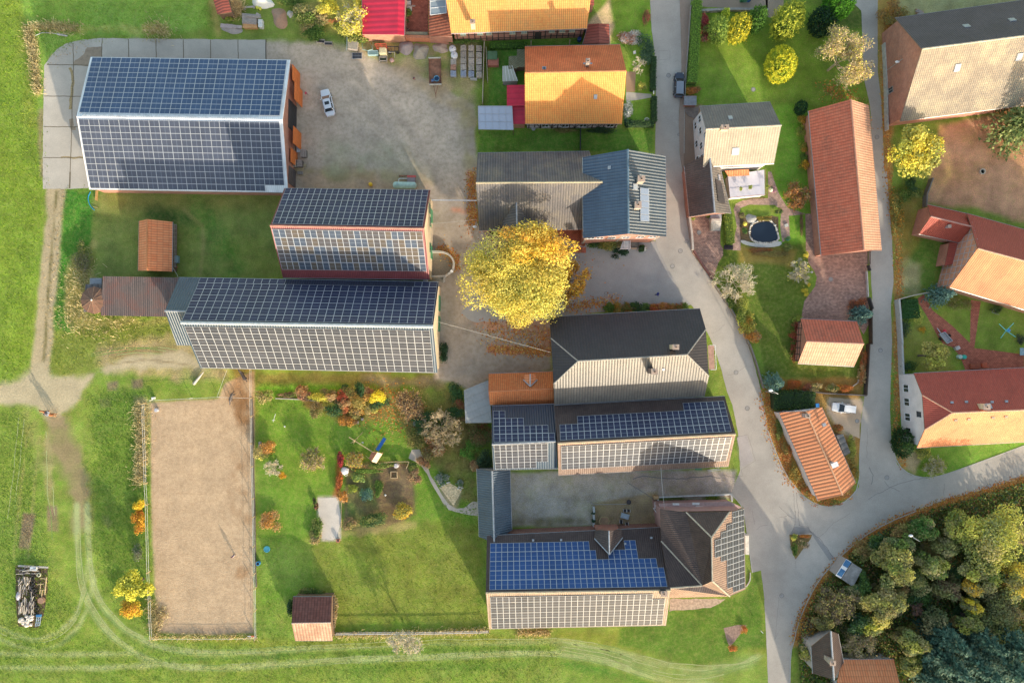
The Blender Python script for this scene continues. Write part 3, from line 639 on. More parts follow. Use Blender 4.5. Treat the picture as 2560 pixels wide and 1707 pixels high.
def pv(root,Q,nc,nr,glass,mask=None,fr=.05,up=.13,landscape=False):
    """Q: array corners (top0, top1, bottom1, bottom0) lying on the slope"""
    n=(Q[1]-Q[0]).cross(Q[3]-Q[0]).normalized();n=n if n.z>0 else-n
    for i in range(nc):
        for j in range(nr):
            if mask and not mask(i,j):continue
            c=[bil(Q,a/nc,b/nr)+n*up for a,b in((i,j),(i+1,j),(i+1,j+1),(i,j+1))]
            PVQ.setdefault(root.name,[root,[]])[1].append((c,n,glass,fr))
def pv_finish():
    for root,L in PVQ.values():
        L.sort(key=lambda e:(e[0][0]-Vector((0,0,H))).length)
        rest=MB();gm=[]
        for k,(c,n,glass,fr)in enumerate(L):
            g=random.choice(glass);one=k<100
            mb=MB()if one else rest
            if one:mg=1
            else:
                if g not in gm:gm.append(g)
                mg=gm.index(g)+1
            ctr=(c[0]+c[1]+c[2]+c[3])/4;w=(c[1]-c[0]).length;h=(c[3]-c[0]).length
            o=[ctr+(p-ctr)*(1-.02/max(w,h))for p in c]
            x=(c[1]-c[0])/w*fr;y=(c[3]-c[0])/h*fr
            q=[o[0]+x+y,o[1]-x+y,o[2]-x-y,o[3]+x-y]
            flip=(o[1]-o[0]).cross(o[3]-o[0]).dot(n)<0
            def fc(pts,m,uv=None):
                if flip:pts=pts[::-1];uv=uv[::-1]if uv else None
                mb.face(pts,m,uv)
            for a in range(4):
                b=(a+1)%4;fc([o[a],o[b],q[b],q[a]],0);fc([o[a]-n*.05,o[b]-n*.05,o[b],o[a]],0)
            fc([p-n*.004 for p in q],mg,[(0,0),(1,0),(1,1),(0,1)]);fc([p-n*.05 for p in reversed(o)],0)
            if one:mb.build('solar_panel',[M_pvf,g],root)
        if len(L)>100:tag(rest.build('solar_panels',[M_pvf]+gm,root),kind='stuff',label='further solar panels of the same roof')
def fuv(pts):return fuv_n(pts,(pts[1]-pts[0]).cross(pts[2]-pts[0]))
def fuv_n(pts,n):
    n=n.normalized()
    if n.z<0:n=-n
    u=Vector((0,0,1)).cross(n)
    u=u.normalized()if u.length>.01 else Vector((1,0,0));v=n.cross(u)
    return[(p.dot(u),p.dot(v))for p in pts]
def roof(root,faces,mats,thick=.16,name='roof',fm=None,edge=None):
    """faces: lists of points (world); mats: one material or one per face"""
    mb=MB();ml=mats if isinstance(mats,list)else[mats]*len(faces);un=[]
    for x in ml:
        if x not in un:un.append(x)
    edge=edge or M_wood;un2=un+[edge];cnt={}
    key=lambda p:(round(p.x,3),round(p.y,3),round(p.z,3))
    for fc,mt in zip(faces,ml):
        n=(fc[1]-fc[0]).cross(fc[2]-fc[0])
        if n.z<0:fc.reverse()
        dn=Vector((0,0,-thick))
        if len(fc)<=4:mb.face(fc,un.index(mt),fuv(fc))
        if len(fc)>4:nn=sum(((fc[i]-fc[0]).cross(fc[i+1]-fc[0])for i in range(1,len(fc)-1)),Vector());uvx=fuv_n(fc,nn)
        for tr in tessellate_polygon([fc]):
            q=[fc[i]for i in tr];up_=(q[1]-q[0]).cross(q[2]-q[0]).z>0;ix=list(tr)if up_ else list(reversed(tr))
            if len(fc)>4:mb.face([fc[i]for i in ix],un.index(mt),[uvx[i]for i in ix])
            mb.face([fc[i]+dn for i in reversed(ix)],len(un))
        for i in range(len(fc)):
            a,b=fc[i],fc[(i+1)%len(fc)];k=tuple(sorted((key(a),key(b))));cnt.setdefault(k,[]).append((a,b))
    for k,L in cnt.items():
        if len(L)==1:a,b=L[0];dn=Vector((0,0,-thick));mb.face([a+dn,b+dn,b,a],len(un))
    return mb.build(name,un2,root)
def wallmesh(root,pts,tops,mat,name='wall',peaks=None):
    """pts: footprint (xy); tops: z at each corner; peaks: {edge: [(xy, z), ...]} extra top points between corner i and i+1"""
    mb=MB();n=len(pts)
    for i in range(n):
        a,b=pts[i],pts[(i+1)%n];za,zb=tops[i],tops[(i+1)%n]
        top=[(Vector((b.x,b.y,zb)))]+[Vector((p.x,p.y,z))for p,z in reversed((peaks or{}).get(i,[]))]+[Vector((a.x,a.y,za))]
        fc=[Vector((a.x,a.y,-.3)),Vector((b.x,b.y,-.3))]+top;d=Vector((b.x-a.x,b.y-a.y,0)).normalized()
        mb.face(fc,0,[((p-fc[0]).dot(d),p.z)for p in fc])
    return mb.build(name,mat,root)
def isect(p,r,q,s):
    rx=r.x*s.y-r.y*s.x
    if abs(rx)<1e-6:return(p+q)/2
    tt=((q.x-p.x)*s.y-(q.y-p.y)*s.x)/rx;return p+r*tt
class B:pass
def gable(name,label,cat,a,b,r,he,hr,rm,wm,oe=.45,og=.35,cap=M_mort,hips=(None,None),gut=True,group=None,roofm2=None,heb=None,capw=.16,walls=True,verge=None,capn='ridge_cap'):
    """a, b: the two eaves (photo pixels, end 0 and end 1); r: ridge ends. hips: per end (pixel on a side, pixel on b side, z)"""
    heb=he if heb is None else heb
    A_=PL(a,he);B_=PL(b,heb);Rr=PL(r,hr);x=B();x.A,x.B,x.R=A_,B_,Rr
    for E_,px in((A_,a),(B_,b)):
        m=(E_[0]+E_[1])/2;E_[0],E_[1]=onplane([Rr[0],Rr[1],m,m],px)
    c=(A_[0]+A_[1]+B_[0]+B_[1])/4;root=thing(name,(c.x,c.y,0),label,cat,group);x.root=root
    HA=[None,None];HB=[None,None]
    for k in(0,1):
        if hips[k]:HA[k]=onplane([Rr[0],Rr[1],A_[1],A_[0]],[hips[k][0]])[0];HB[k]=onplane([Rr[0],Rr[1],B_[1],B_[0]],[hips[k][1]])[0]
    fa=[A_[0],A_[1]]+([HA[1]]if HA[1]else[])+[Rr[1],Rr[0]]+([HA[0]]if HA[0]else[])
    fb=[B_[1],B_[0]]+([HB[0]]if HB[0]else[])+[Rr[0],Rr[1]]+([HB[1]]if HB[1]else[])
    faces=[fa,fb];mats=[rm,roofm2 or rm]
    for k in(0,1):
        if hips[k]:faces.append([HA[k],Rr[k],HB[k]]);mats.append(rm)
    x.roof=roof(root,[list(q)for q in faces],mats,edge=verge)
    if walls:
        d=(A_[1]-A_[0]).normalized();tp=(hr-he)/max(1,((A_[0]+A_[1])/2-(Rr[0]+Rr[1])/2).to_2d().length);tpb=(hr-heb)/max(1,((B_[0]+B_[1])/2-(Rr[0]+Rr[1])/2).to_2d().length)
        nb=(B_[0]-A_[0]);nb.z=0;nb.normalize();nb1=(B_[1]-A_[1]);nb1.z=0;nb1.normalize()
        q=[A_[0]+d*og+nb*oe,A_[1]-d*og+nb1*oe,B_[1]-d*og-nb1*oe,B_[0]+d*og-nb*oe]
        za,zb=he+oe*tp-.2,heb+oe*tpb-.2;pk={};ad=[A_[0].z-he,A_[1].z-he,B_[1].z-heb,B_[0].z-heb]
        rd=Rr[1]-Rr[0]
        for k,(e,p0,p1)in enumerate(((3,q[3],q[0]),(1,q[1],q[2]))):
            m=isect(p0,p1-p0,Rr[0],rd)
            if hips[k]:
                ha,hb,zh=HA[k],HB[k],(HA[k].z+HB[k].z)/2-.3
                pts=[(isect(p0,p1-p0,ha,rd),zh),(isect(p0,p1-p0,hb,rd),zh)]
                if k==0:pts.reverse()
                pk[e]=pts
            else:pk[e]=[(m,hr-.24)]
        x.w=q;x.wz=[za+ad[0],za+ad[1],zb+ad[2],zb+ad[3]];x.wall=wallmesh(root,q,x.wz,wm,peaks=pk)
    if cap:
        mb=MB();mb.tube([Rr[0]+Vector((0,0,.02)),Rr[1]+Vector((0,0,.02))],capw,6)
        for k in(0,1):
            if hips[k]:
                for hp in(HA[k],HB[k]):mb.tube([hp,Rr[k]],capw*.8,6)
        mb.build(capn,cap,root)
    if gut:
        for e,z in((A_,he),(B_,heb)):mb=MB();mb.tube([e[0]+Vector((0,0,-.1)),e[1]+Vector((0,0,-.1))],.09,6);mb.build('gutter',M_gut,root)
    x.SA=[Rr[0],Rr[1],A_[1],A_[0]];x.SB=[Rr[0],Rr[1],B_[1],B_[0]]
    return x
def sub(Q,u0,u1,v0,v1):return[bil(Q,u0,v0),bil(Q,u1,v0),bil(Q,u1,v1),bil(Q,u0,v1)]
def chimney(x,p,ztop,w=.7,d=.7,dep=2.2,mat=None,rz=0,capm=None,par=None,name='chimney',hole=True):
    c=P(p,ztop);mb=MB();mb.box((c.x,c.y,ztop-dep/2),(w,d,dep),rz);o=mb.build(name,mat or M_brick,par or x.roof)
    mb=MB();mb.box((c.x,c.y,ztop+.05),(w+.14,d+.14,.1),rz)
    if hole:mb.lathe((c.x,c.y,ztop+.1),[(.2,0),(.2,.1),(.14,.1),(.14,.0)],10)
    mb.build(name+'_cap' if par is None else 'cap',capm or M_mort,par or x.roof)
    return o
def skylight(x,Q,u,v,w=.8,h=1.1,name='skylight'):
    c=bil(Q,u,v);ex=(Q[1]-Q[0]).normalized();n=ex.cross(Q[3]-Q[0]).normalized();n=n if n.z>0 else-n;ey=n.cross(ex)
    mb=MB();mb.obox(c-ex*w/2-ey*h/2,ex*w,ey*h,n*.12);o=mb.build(name,M_lead,x.roof)
    mb=MB();mb.obox(c-ex*(w/2-.09)-ey*(h/2-.09)+n*.121,ex*(w-.18),ey*(h-.18),n*.015);mb.build('pane',M_sky,x.roof)
def windows(x,e,spots,w=1.1,h=1.3,frame=None,kind='window',pane=None):
    """spots: (fraction along wall edge e, sill height)"""
    q=x.w;a,b=q[e],q[(e+1)%4];a=Vector((a.x,a.y,0));b=Vector((b.x,b.y,0));d=(b-a).normalized();n=Vector((d.y,-d.x,0));c=sum((Vector((p.x,p.y,0))for p in q),Vector())/4
    if n.dot(a-c)<0:n=-n
    for s,z in spots:
        o=a+(b-a)*s-d*w/2+Vector((0,0,z));mb=MB()
        mb.obox(o,d*w,n*.07,Vector((0,0,h)));mb.obox(o-d*.06-Vector((0,0,.07)),d*(w+.12),n*.14,Vector((0,0,.065)))
        fo=mb.build(kind,frame or M_wh,x.root);mb=MB();g=.08
        if kind=='window':
            for k in(0,1):mb.obox(o+d*(g+k*(w/2-g/4))+n*.071+Vector((0,0,g)),d*(w/2-g*1.4),n*.01,Vector((0,0,h-2*g)))
            mb.build('pane',pane or M_glass,fo)
        else:
            mb.obox(o+d*(w-.2)+n*.071+Vector((0,0,h*.45)),d*.08,n*.05,Vector((0,0,.15)));mb.build('handle',M_dk,fo)
def timber(x,e,cols,rails,zt=None,wd=.16,mat=None,br=False):
    q=x.w;a,b=q[e],q[(e+1)%4];a=Vector((a.x,a.y,0));b=Vector((b.x,b.y,0));d=(b-a);c=sum((Vector((p.x,p.y,0))for p in q),Vector())/4
    n=Vector((d.y,-d.x,0)).normalized();n=-n if n.dot(a-c)<0 else n;dd=d.normalized();mb=MB();top=zt or min(x.wz[e],x.wz[(e+1)%4])
    for s in cols:
        tp=top(s)if callable(top)else top
        if tp>.4:mb.obox(a+d*s-dd*wd/2+Vector((0,0,.2)),dd*wd,n*.045,Vector((0,0,tp-.2)))
    for z in rails:
        s0,s1=0,1
        if callable(top):
            ss=[k/60 for k in range(61)if top(k/60)>z];s0,s1=(ss[0],ss[-1])if ss else(0,0)
        mb.obox(a+d*s0+n*.003+Vector((0,0,z)),d*(s1-s0),n*.047,Vector((0,0,wd)))
    if br:
        for s in cols[1:-1:2]:
            for k in(-1,1):mb.bar(a+d*s+n*.03+Vector((0,0,.4)),a+d*(s+k*.06)+n*.03+Vector((0,0,top*.9 if not callable(top)else 2)),.12,.05)
    mb.build('timber_frame',mat or M_beam,x.root)
def lin_s(n,a=0.02,b=.98):return[a+(b-a)*k/(n-1)for k in range(n)]
# --- big barn with white edged roof
b1=gable('barn','large barn at the top left with white edged roof covered in blue solar panels','barn',t('00','825,522')+t('10','313,548'),t('01','812,158')+t('11','293,188'),t('00','695,1062')+t('10','242,1092'),4,8.2,R_white,M_brick,.3,.15,None,verge=M_wh)
pv(b1.root,sub(b1.SA,.012,.985,.055,.985),20,11,PV_blue,fr=.045)
pv(b1.root,sub(b1.SB,.010,.985,.035,.985),20,11,PV_blues,lambda i,j:not(j==10 and i>17),fr=.04)
mb=MB();e=b1.R[1]-b1.R[0];dn=(b1.SA[3]-b1.SA[0]);
for k in range(110):
    p=b1.R[0]+e*(.03+.86*k/110)+dn*.012+Vector((0,0,.04));mb.obox(p,e.normalized()*.16,dn.normalized()*.6,(0,0,.1))
mb.build('ridge_light',[mcol((.55,.60,.66),.35)],b1.root)
q=b1.w
def leaf(x,e,s,w,h,mat,off=.35,kind='door',z0=0.0):
    a,b=x.w[e],x.w[(e+1)%4];a=Vector((a.x,a.y,0));b=Vector((b.x,b.y,0));d=(b-a).normalized();n=Vector((d.y,-d.x,0));c=sum((Vector((p.x,p.y,0))for p in x.w),Vector())/4
    n=-n if n.dot(a-c)<0 else n;o=a+(b-a)*s+n*off+Vector((0,0,z0));mb=MB();mb.obox(o,d*w,n*.08,Vector((0,0,h)))
    for k in range(1,3):mb.obox(o+n*.081+Vector((0,0,h*k/3)),d*w,n*.03,Vector((0,0,.15)))
    return mb.build(kind,mat,x.root)
leaf(b1,1,.16,2.9,4.3,M_doorO,1.0);leaf(b1,1,.50,2.9,4.3,M_doorO,.9);leaf(b1,1,.29,4.8,4.2,M_dk,.02,'doorway');leaf(b1,1,.02,2.6,4.0,M_doorO,.5)  # doorway is a dark panel painted for the unlit opening
leaf(b1,1,.66,2.4,3.6,M_doorO,.3);leaf(b1,1,.80,3,3.6,mcol((.10,.08,.08),.8),.05,'doorway')
# --- tall brown ridged barn
b2=gable('barn','tall cream walled barn with maroon roof edge and patchwork of blue and brown solar panels','barn',t('11','258,150 1590,166'),t('11','245,962 1585,978'),t('11','128,490 1533,517'),7,13.15,R_maroon,M_plc,.5,.45,mcol((.42,.20,.15),.6),verge=mcol((.20,.05,.05),.6))
pv(b2.root,sub(b2.SA,.012,.988,.04,.99),24,6,PV_north,fr=.04)
pv(b2.root,sub(b2.SB,.010,.985,.055,.83),24,5,PV_mix,fr=.045)
windows(b2,1,[(.15,4),(.30,2.5),(.62,2.5)],1.6,1.6,M_green);windows(b2,1,[(.45,0)],3.0,3.0,mcol((.45,.38,.28),.8),'door');windows(b2,1,[(.66,0),(.2,0)],2.2,2.6,M_green,'door')
# --- long barn: dark blue metal roof with panels
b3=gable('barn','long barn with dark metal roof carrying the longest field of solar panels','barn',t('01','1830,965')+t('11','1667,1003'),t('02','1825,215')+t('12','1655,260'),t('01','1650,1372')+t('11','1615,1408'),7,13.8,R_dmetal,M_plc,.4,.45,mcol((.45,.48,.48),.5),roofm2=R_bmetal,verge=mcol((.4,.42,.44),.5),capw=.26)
pv(b3.root,sub(b3.SA,.002,.995,.045,.87),30,6,PV_north,fr=.04)
pv(b3.root,sub(b3.SA,.0,.36,.872,.99),11,1,PV_north,fr=.04);pv(b3.root,sub(b3.SA,.90,.995,.872,.99),3,1,PV_north,fr=.04)
pv(b3.root,sub(b3.SB,.008,.985,.075,.985),30,7,PV_dark,fr=.04)
windows(b3,1,[(.2,0),(.45,0)],2.6,3,M_green,'door')
b3b=gable('barn','lower blue grey metal roofed end building at the west end of the long solar barn','barn',t('01','1632,962 1850,966'),t('02','1610,8 1770,10'),t('01','1503,1266 1740,1272'),6.5,11.2,R_bmetal,M_plg,.3,.3,M_lead,verge=M_lead)
# --- mossy corrugated shed, its little annex
def mono(name,label,cat,pts,zs,rm,wm,ov=.25,thick=.12,walls=True,group=None,verge=None):
    v=[P(p,z)for p,z in zip(pts,zs)];c=sum(v,Vector())/len(v);root=thing(name,(c.x,c.y,0),label,cat,group);x=B();x.root=root;x.v=v
    x.roof=roof(root,[list(v)],rm,thick,edge=verge);x.SA=v[:4]
    cc=Vector((c.x,c.y,0));x.w=[]
    for p in v:
        d=cc-Vector((p.x,p.y,0));x.w.append(Vector((p.x,p.y,0))+d.normalized()*ov*1.4)
    x.wz=[z-thick-.05 for z in zs]
    if walls:x.wall=wallmesh(root,x.w,x.wz,wm)
    return x
mono('shed','long low shed with mossy dark corrugated roof west of the solar barn','shed',t('01','937,950 1632,962 1530,1320 918,1308'),[3.4,3.4,3.0,3.0],R_rust,M_wood)
mono('shed','small dark flat annex beside the brown parasol','shed',t('01','780,1022 928,1024 916,1275 762,1275'),[2.3,2.3,2.2,2.2],roofmat('tar_roof',(.12,.115,.12),(.18,.17,.17),1,9,.9),M_wood)
mb=MB();[mb.bar(P(a,.9),P(b,.9),w,.5)for a,b,w in((t('01','825,997')[0],t('01','935,997')[0],1.1),)];tag(mb.build('metal_trough',M_gut,bevel=.08),'grey metal trough behind the small dark annex','trough')
tt=thing('parasol',P(t('01','851,1168')[0]),'big brown parasol standing over the small dark annex','parasol');c=P(t('01','851,1168')[0],3.2)
mb=MB();N=12;R_=2.35;q0=c+Vector((0,0,.45))
for k in range(N):
    a0,a1=2*math.pi*k/N,2*math.pi*(k+1)/N;pa=c+Vector((math.cos(a0)*R_,math.sin(a0)*R_,-.25));pb=c+Vector((math.cos(a1)*R_,math.sin(a1)*R_,-.25));mb.face([pa,pb,q0],k%2);mb.face([q0-Vector((0,0,.03)),pb-Vector((0,0,.03)),pa-Vector((0,0,.03))],k%2)
mb.build('canopy',[mcol((.16,.085,.055),.8),mcol((.19,.10,.065),.8)],tt)
mb=MB();mb.tube([(c.x,c.y,0),c+Vector((0,0,.45))],.04);mb.build('pole',M_wood,tt);mb=MB();mb.ell(q0+Vector((0,0,.08)),(.16,.16,.12));mb.build('finial',M_wh,tt)
mb=MB()
for k in range(N):a0=2*math.pi*k/N;mb.bar(q0,c+Vector((math.cos(a0)*R_,math.sin(a0)*R_,-.22)),.045)
mb.build('ribs',mcol((.30,.2,.13),.7),tt)
g5=gable('shed','small shed with bright orange tiled roof standing alone on the lawn','shed',t('01','1267,447 1258,900'),t('01','1573,455 1568,908'),t('01','1345,431 1341,898'),2.3,4.4,R_redbr,M_wood,.3,.25,mcol((.5,.2,.08),.7),capw=.13)
# --- house of grey corrugated roof with cross gable, and blue roofed brick house
g13=gable('farmhouse','grey corrugated roofed farm building with a small dormer above the yellow tree','building',t('10','2020,1395')+t('20','705,1380'),t('11','2035,532')+t('21','640,520'),t('11','2005,100')+t('21','825,92'),4.6,10.8,R_grey,M_brick,.5,.4,mcol((.42,.36,.24),.85))
g14=gable('brick_house','brick house with blue grey roof and a strip of solar collectors beside the street','house',t('20','645,1435')+t('21','650,605'),t('20','1400,1425')+t('21','1405,590'),t('20','1055,1363')+t('21','1062,565'),9.0,12.7,R_blue,M_brick,.5,.4,mcol((.10,.16,.22),.5),roofm2=roofmat('blue_grey_ribbed',(.07,.10,.13),(.09,.12,.15),.50,99,.45,None,0,.4,.6,1.0),capw=.2)
windows(g14,1,[(.08,6),(.2,6),(.36,6),(.55,6),(.74,6),(.9,6)],1.2,1.5)
timber(g14,1,[.02,.48,.98],[5.2,8.4],8.6,.3,M_bricko)
for k in range(5):
    Q=sub(g14.SB,.435+k*.0805,.435+k*.0805+.077,.30,.53);n=(Q[1]-Q[0]).cross(Q[3]-Q[0]).normalized();n=n if n.z>0 else-n;mb=MB()
    mb.obox(Q[0]+n*.06,Q[1]-Q[0],Q[3]-Q[0],n*.1,0);fr=[(p-sum(Q,Vector())/4)*.9+sum(Q,Vector())/4 for p in Q];mb.obox(fr[0]+n*.161,fr[1]-fr[0],fr[3]-fr[0],n*.012,1)
    mb.build('solar_collector',[M_pvf,M_coll],g14.root)
chimney(g14,t('21','1180,62')[0],13.6,1.0,.8,2.2,M_bricko);chimney(g14,t('21','1150,300')[0],13.6,.9,.9,2.4,M_brick);skylight(g14,g14.SB,.43,.18,.9,.9);skylight(g14,g14.SA,.18,.40,.5,.5)
# dormer of the grey building
def dormer(x,apex,low,wl,wr,zr,ze,rm,wm,capm=M_lead):
    """apex: back ridge point pixel, low: front ridge pixel, wl/wr: front eave pixels, backs from apex valleys"""
    R0_,R1=P(apex,zr),P(low,zr);L1,L0=P(wl[1],ze),P(wl[0],ze);Q1,Q0=P(wr[1],ze),P(wr[0],ze)
    roof(x.root,[[L1,R1,R0_,L0],[R1,Q1,Q0,R0_]],rm,.14,'dormer_roof',edge=M_wood)
    mb=MB();mb.tube([R0_,R1],.12,6);mb.tube([R0_,L0],.1,5);mb.tube([R0_,Q0],.1,5);mb.build('dormer_ridge',capm,x.root)
    i1=(L1-R1)*.08;mb=MB();k=Vector((0,0,-.22));back=(R0_-R1).normalized()*.4
    fc=[Vector((L1.x,L1.y,1))+back-i1,Vector((Q1.x,Q1.y,1))+back+i1,Q1+back+i1+k*1.0,R1+back+k,L1+back-i1+k]
    d=(fc[1]-fc[0]).normalized();mb.face(fc,0,[((p-fc[0]).dot(d),p.z)for p in fc]);mb.build('dormer_wall',wm,x.root)
dormer(g13,t('21','40,262')[0],t('21','46,498')[0],(t('11','2265,378')[0],t('11','2240,530')[0]),(t('21','145,362')[0],t('21','158,498')[0]),8.2,5.9,R_grey,M_brick)
# --- orange roofed half timbered house
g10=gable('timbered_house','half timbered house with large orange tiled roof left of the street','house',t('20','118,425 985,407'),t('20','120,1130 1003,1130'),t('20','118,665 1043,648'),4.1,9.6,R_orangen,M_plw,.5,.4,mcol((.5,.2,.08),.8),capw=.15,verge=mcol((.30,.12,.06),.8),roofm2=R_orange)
timber(g10,2,lin_s(16),[.3,1.7,3.3],3.7,.2,br=True);timber(g10,1,lin_s(10),[.3,1.7,3.2],3.6,.2)
windows(g10,2,[(.08,1),(.38,1),(.58,1),(.8,1)],1.2,1.4)
chimney(g10,t('20','692,560')[0],10.0,.55,.75,2.6,M_bricko);mb=MB();c=P(t('20','690,598')[0],8.0);mb.box(c,(1.5,.8,.25));mb.build('chimney_flashing',M_lead,g10.roof)
chimney(g10,t('20','293,628')[0],8.9,.5,.5,1.5,M_wh,capm=M_lead,name='vent');skylight(g10,g10.SB,.71,.47,.55,.75)
for a in('172,418','520,410'):
    p=P(t('20',a)[0],3.8);mb=MB();mb.tube([p+Vector((0,-.4,0)),p+Vector((0,.1,1.6))],.06);mb.build('vent_pipe',M_gut,g10.root)
# --- top row
top_n=[(1120,-330),(1470,-340)]
g9=gable('farmhouse','long farmhouse at the top with yellow and orange tiled roof and half timbered wall','house',top_n,t('10','1780,306')+t('20','683,262'),[(1098,-110),(1492,-122)],4.6,10.5,R_yorange,M_brick,.55,.35,mcol((.5,.2,.08),.8),gut=True)
timber(g9,2,lin_s(22),[1.0,2.6,4.3],4.6,.17);windows(g9,2,[(.09,2.4),(.165,2.4),(.245,2.4),(.46,2.4),(.55,2.4),(.73,2.4),(.80,2.4),(.93,2.4)],1.0,1.2,M_plc,pane=mcol((.25,.36,.34),.3))
chimney(g9,t('10','1975,200')[0],8.3,.7,.6,2.2,M_plc);windows(g9,2,[(.35,.4)],1.1,2.1,M_beam,'door')
g7=gable('outbuilding','outbuilding with magenta sheet roof at the top edge','building',[(903,-260),t('10','970,316')[0]],[(1016,-260),t('10','1352,323')[0]],[(1000,-260),t('10','1290,318')[0]],3.0,3.9,R_pinkm,M_bricko,.15,.2,None,heb=3.6,gut=True,verge=mcol((.6,.3,.25),.7))
mono('lean_to','brick red lean-to with glazed roof strip beside the yellow roofed farmhouse','annex',[t('10','1568,-500')[0],t('10','1715,-500')[0],t('10','1785,330')[0],t('10','1575,335')[0]],[2.8,3.8,3.8,2.8],roofmat('brick_red_tiles',(.30,.08,.045),(.42,.15,.08),.5,.3,.8),M_brick,.1)
mb=MB();q=[P(p,3.75)for p in t('10','1585,-300 1722,-300 1735,122 1590,140')];n=(q[1]-q[0]).cross(q[3]-q[0]).normalized();mb.face([p for p in q[::-1]],0)
for k in range(8):a=bil(q,0,k/7);b=bil(q,1,k/7);mb.bar(a+Vector((0,0,.03)),b+Vector((0,0,.03)),.09,.06,1)
for k in(0,1):mb.bar(bil(q,k,0)+Vector((0,0,.03)),bil(q,k,1)+Vector((0,0,.03)),.12,.08,1)
tag(mb.build('glass_canopy',[glassm('old_glass',(.30,.36,.40),.3),M_wh]),'blue grey glass canopy strip beside the yellow roofed farmhouse','canopy')
g12=gable('outbuilding','small outbuilding with flat red sheet roof between farmhouse and round flower bed','building',t('20','697,222')+t('20','645,402'),t('20','888,220 890,400'),t('20','793,216 797,398'),2.6,3.2,R_dull,M_brick,.15,.15,None)
mono('porch','tiny red roofed porch at the east end of the farmhouse','porch',t('20','688,-40 748,-40 748,52 690,58'),[3,2.6,2.6,3],R_dull,M_brick,.1)
g6=gable('shed','dull red roofed shed at the top left corner of the rubble garden','shed',[(522,-40),t('00','1982,132')[0]],[(560,-40),t('00','2112,112')[0]],[(540,-40),t('00','2050,122')[0]],2.2,2.5,R_dull,M_wood,.1,.1,None,gut=False)
mono('lean_to','magenta sheet lean-to against the orange roofed house, upper half','lean-to',t('10','2287,778')+t('20','117,775 118,965')+t('10','2287,968'),[2.9,3.0,3.0,2.9],R_pinkm,M_bricko,.1)
mono('lean_to','darker magenta lean-to beside the glass roofed shelter, lower half','lean-to',t('20','0,966 118,966 120,1132 10,1132'),[2.5,2.7,2.7,2.5],roofmat('magenta_dark',(.42,.018,.045),(.45,.025,.055),.9,9,.5,None,0,.85),M_bricko,.1)
x=mono('glass_shelter','shelter with pale translucent corrugated roof left of the orange roofed house','shelter',t('10','2025,970 2334,970')+t('20','12,1185')+t('10','2030,1180'),[2.7,2.9,2.7,2.5],NT('polycarbonate').out((.42,.46,.55),.25,spec=.8),M_wood,.15,.05,walls=False)
mb=MB()
for k in range(6):a,b=bil(x.SA,k/5,0),bil(x.SA,k/5,1);mb.bar(a+Vector((0,0,.04)),b+Vector((0,0,.04)),.07,.05)
for v in(0,.33,.66,1):a,b=bil(x.SA,0,v),bil(x.SA,1,v);mb.bar(a+Vector((0,0,.045)),b+Vector((0,0,.045)),.08 if v in(0,1)else .05,.05)
mb.build('glazing_bars',M_pvf,x.root);mb=MB();[mb.tube([(p.x,p.y,0),(p.x,p.y,p.z)],.06)for p in x.SA];mb.build('posts',M_wood,x.root)
for lb,a,zz,mt in(('green slatted wooden lean-to roof left of the orange roofed house','45,452 117,450 117,612 45,614',2.1,R_rust),('wooden frame roof with glass behind the magenta lean-to','-30,515 50,510 48,625 -32,630',2.2,R_rust),):
    mono('shed',lb,'shed',t('20',a),[zz+.2,zz+.1,zz,zz+.1],roofmat('slats'+a[:2].strip('-'),(.16,.16,.09),(.24,.23,.14),.25,9,.85,None,0,.3),M_wood,.1,.08)
x=mono('greenhouse','small greenhouse with pale glass roof beside the magenta lean-to','greenhouse',t('10','2250,605 2334,600')+t('20','52,740')+t('10','2250,745'),[2.2,2.3,2.0,1.9],glassm('greenhouse_glass',(.42,.44,.36),.25),M_plg,.05,.05)
mb=MB();[mb.bar(bil(x.SA,u,0)+Vector((0,0,.03)),bil(x.SA,u,1)+Vector((0,0,.03)),.06,.05)for u in(0,.25,.5,.75,1)];mb.build('glazing_bars',M_wh,x.root)
# --- white house with pale roof
g15=gable('white_house','white walled house with taupe tiled roof and pale lit south slope beside the big lawn','house',t('20','1712,970')+t('30','20,930'),t('20','1742,1520')+t('30','55,1492'),t('20','1768,1180')+t('30','122,1145'),6,9.7,roofmat('taupe_tiles',(.14,.12,.115),(.19,.165,.155),.42,.36,.6,(.20,.17,.13),.3,.7,.5),M_plw,.5,.45,mcol((.5,.42,.32),.8),verge=M_lead,roofm2=roofmat('taupe_lit_tiles',(.30,.265,.20),(.38,.33,.25),.42,.36,.65,(.30,.25,.18),.4,.75,.5))  # south slope repeats the taupe tiles with sunlight painted in
windows(g15,3,[(.15,3.6),(.38,3.6),(.66,3.6),(.88,3.6)],1.1,1.4);windows(g15,3,[(.2,.9),(.5,.9),(.85,.9)],1.1,1.4);windows(g15,3,[(.5,6.4)],.9,1.1)
chimney(g15,t('20','1942,1162')[0],10.4,1.1,.7,1.6,M_plc);skylight(g15,g15.SA,.37,.42,.7,.9);skylight(g15,g15.SB,.43,.62,1.1,1.2)
g15b=gable('house_wing','brown tiled wing with thermal panels in front of the white house','house',t('20','1572,1512')+t('21','1620,410'),t('20','1895,1512')+t('21','1998,378'),t('20','1800,1385')+t('21','1848,372'),3.4,6.7,R_brownw,M_brickd,.35,.3,M_lead,roofm2=R_brownlit,verge=mcol((.3,.32,.34),.6))
for k in range(4):
    Q=sub(g15b.SB,.42+k*.098,.42+k*.098+.092,.25,.72);n=(Q[1]-Q[0]).cross(Q[3]-Q[0]).normalized();n=n if n.z>0 else-n;mb=MB()
    mb.obox(Q[0]+n*.06,Q[1]-Q[0],Q[3]-Q[0],n*.1,0);mb.build('solar_collector',mcol((.055,.05,.05),.35),g15b.root)
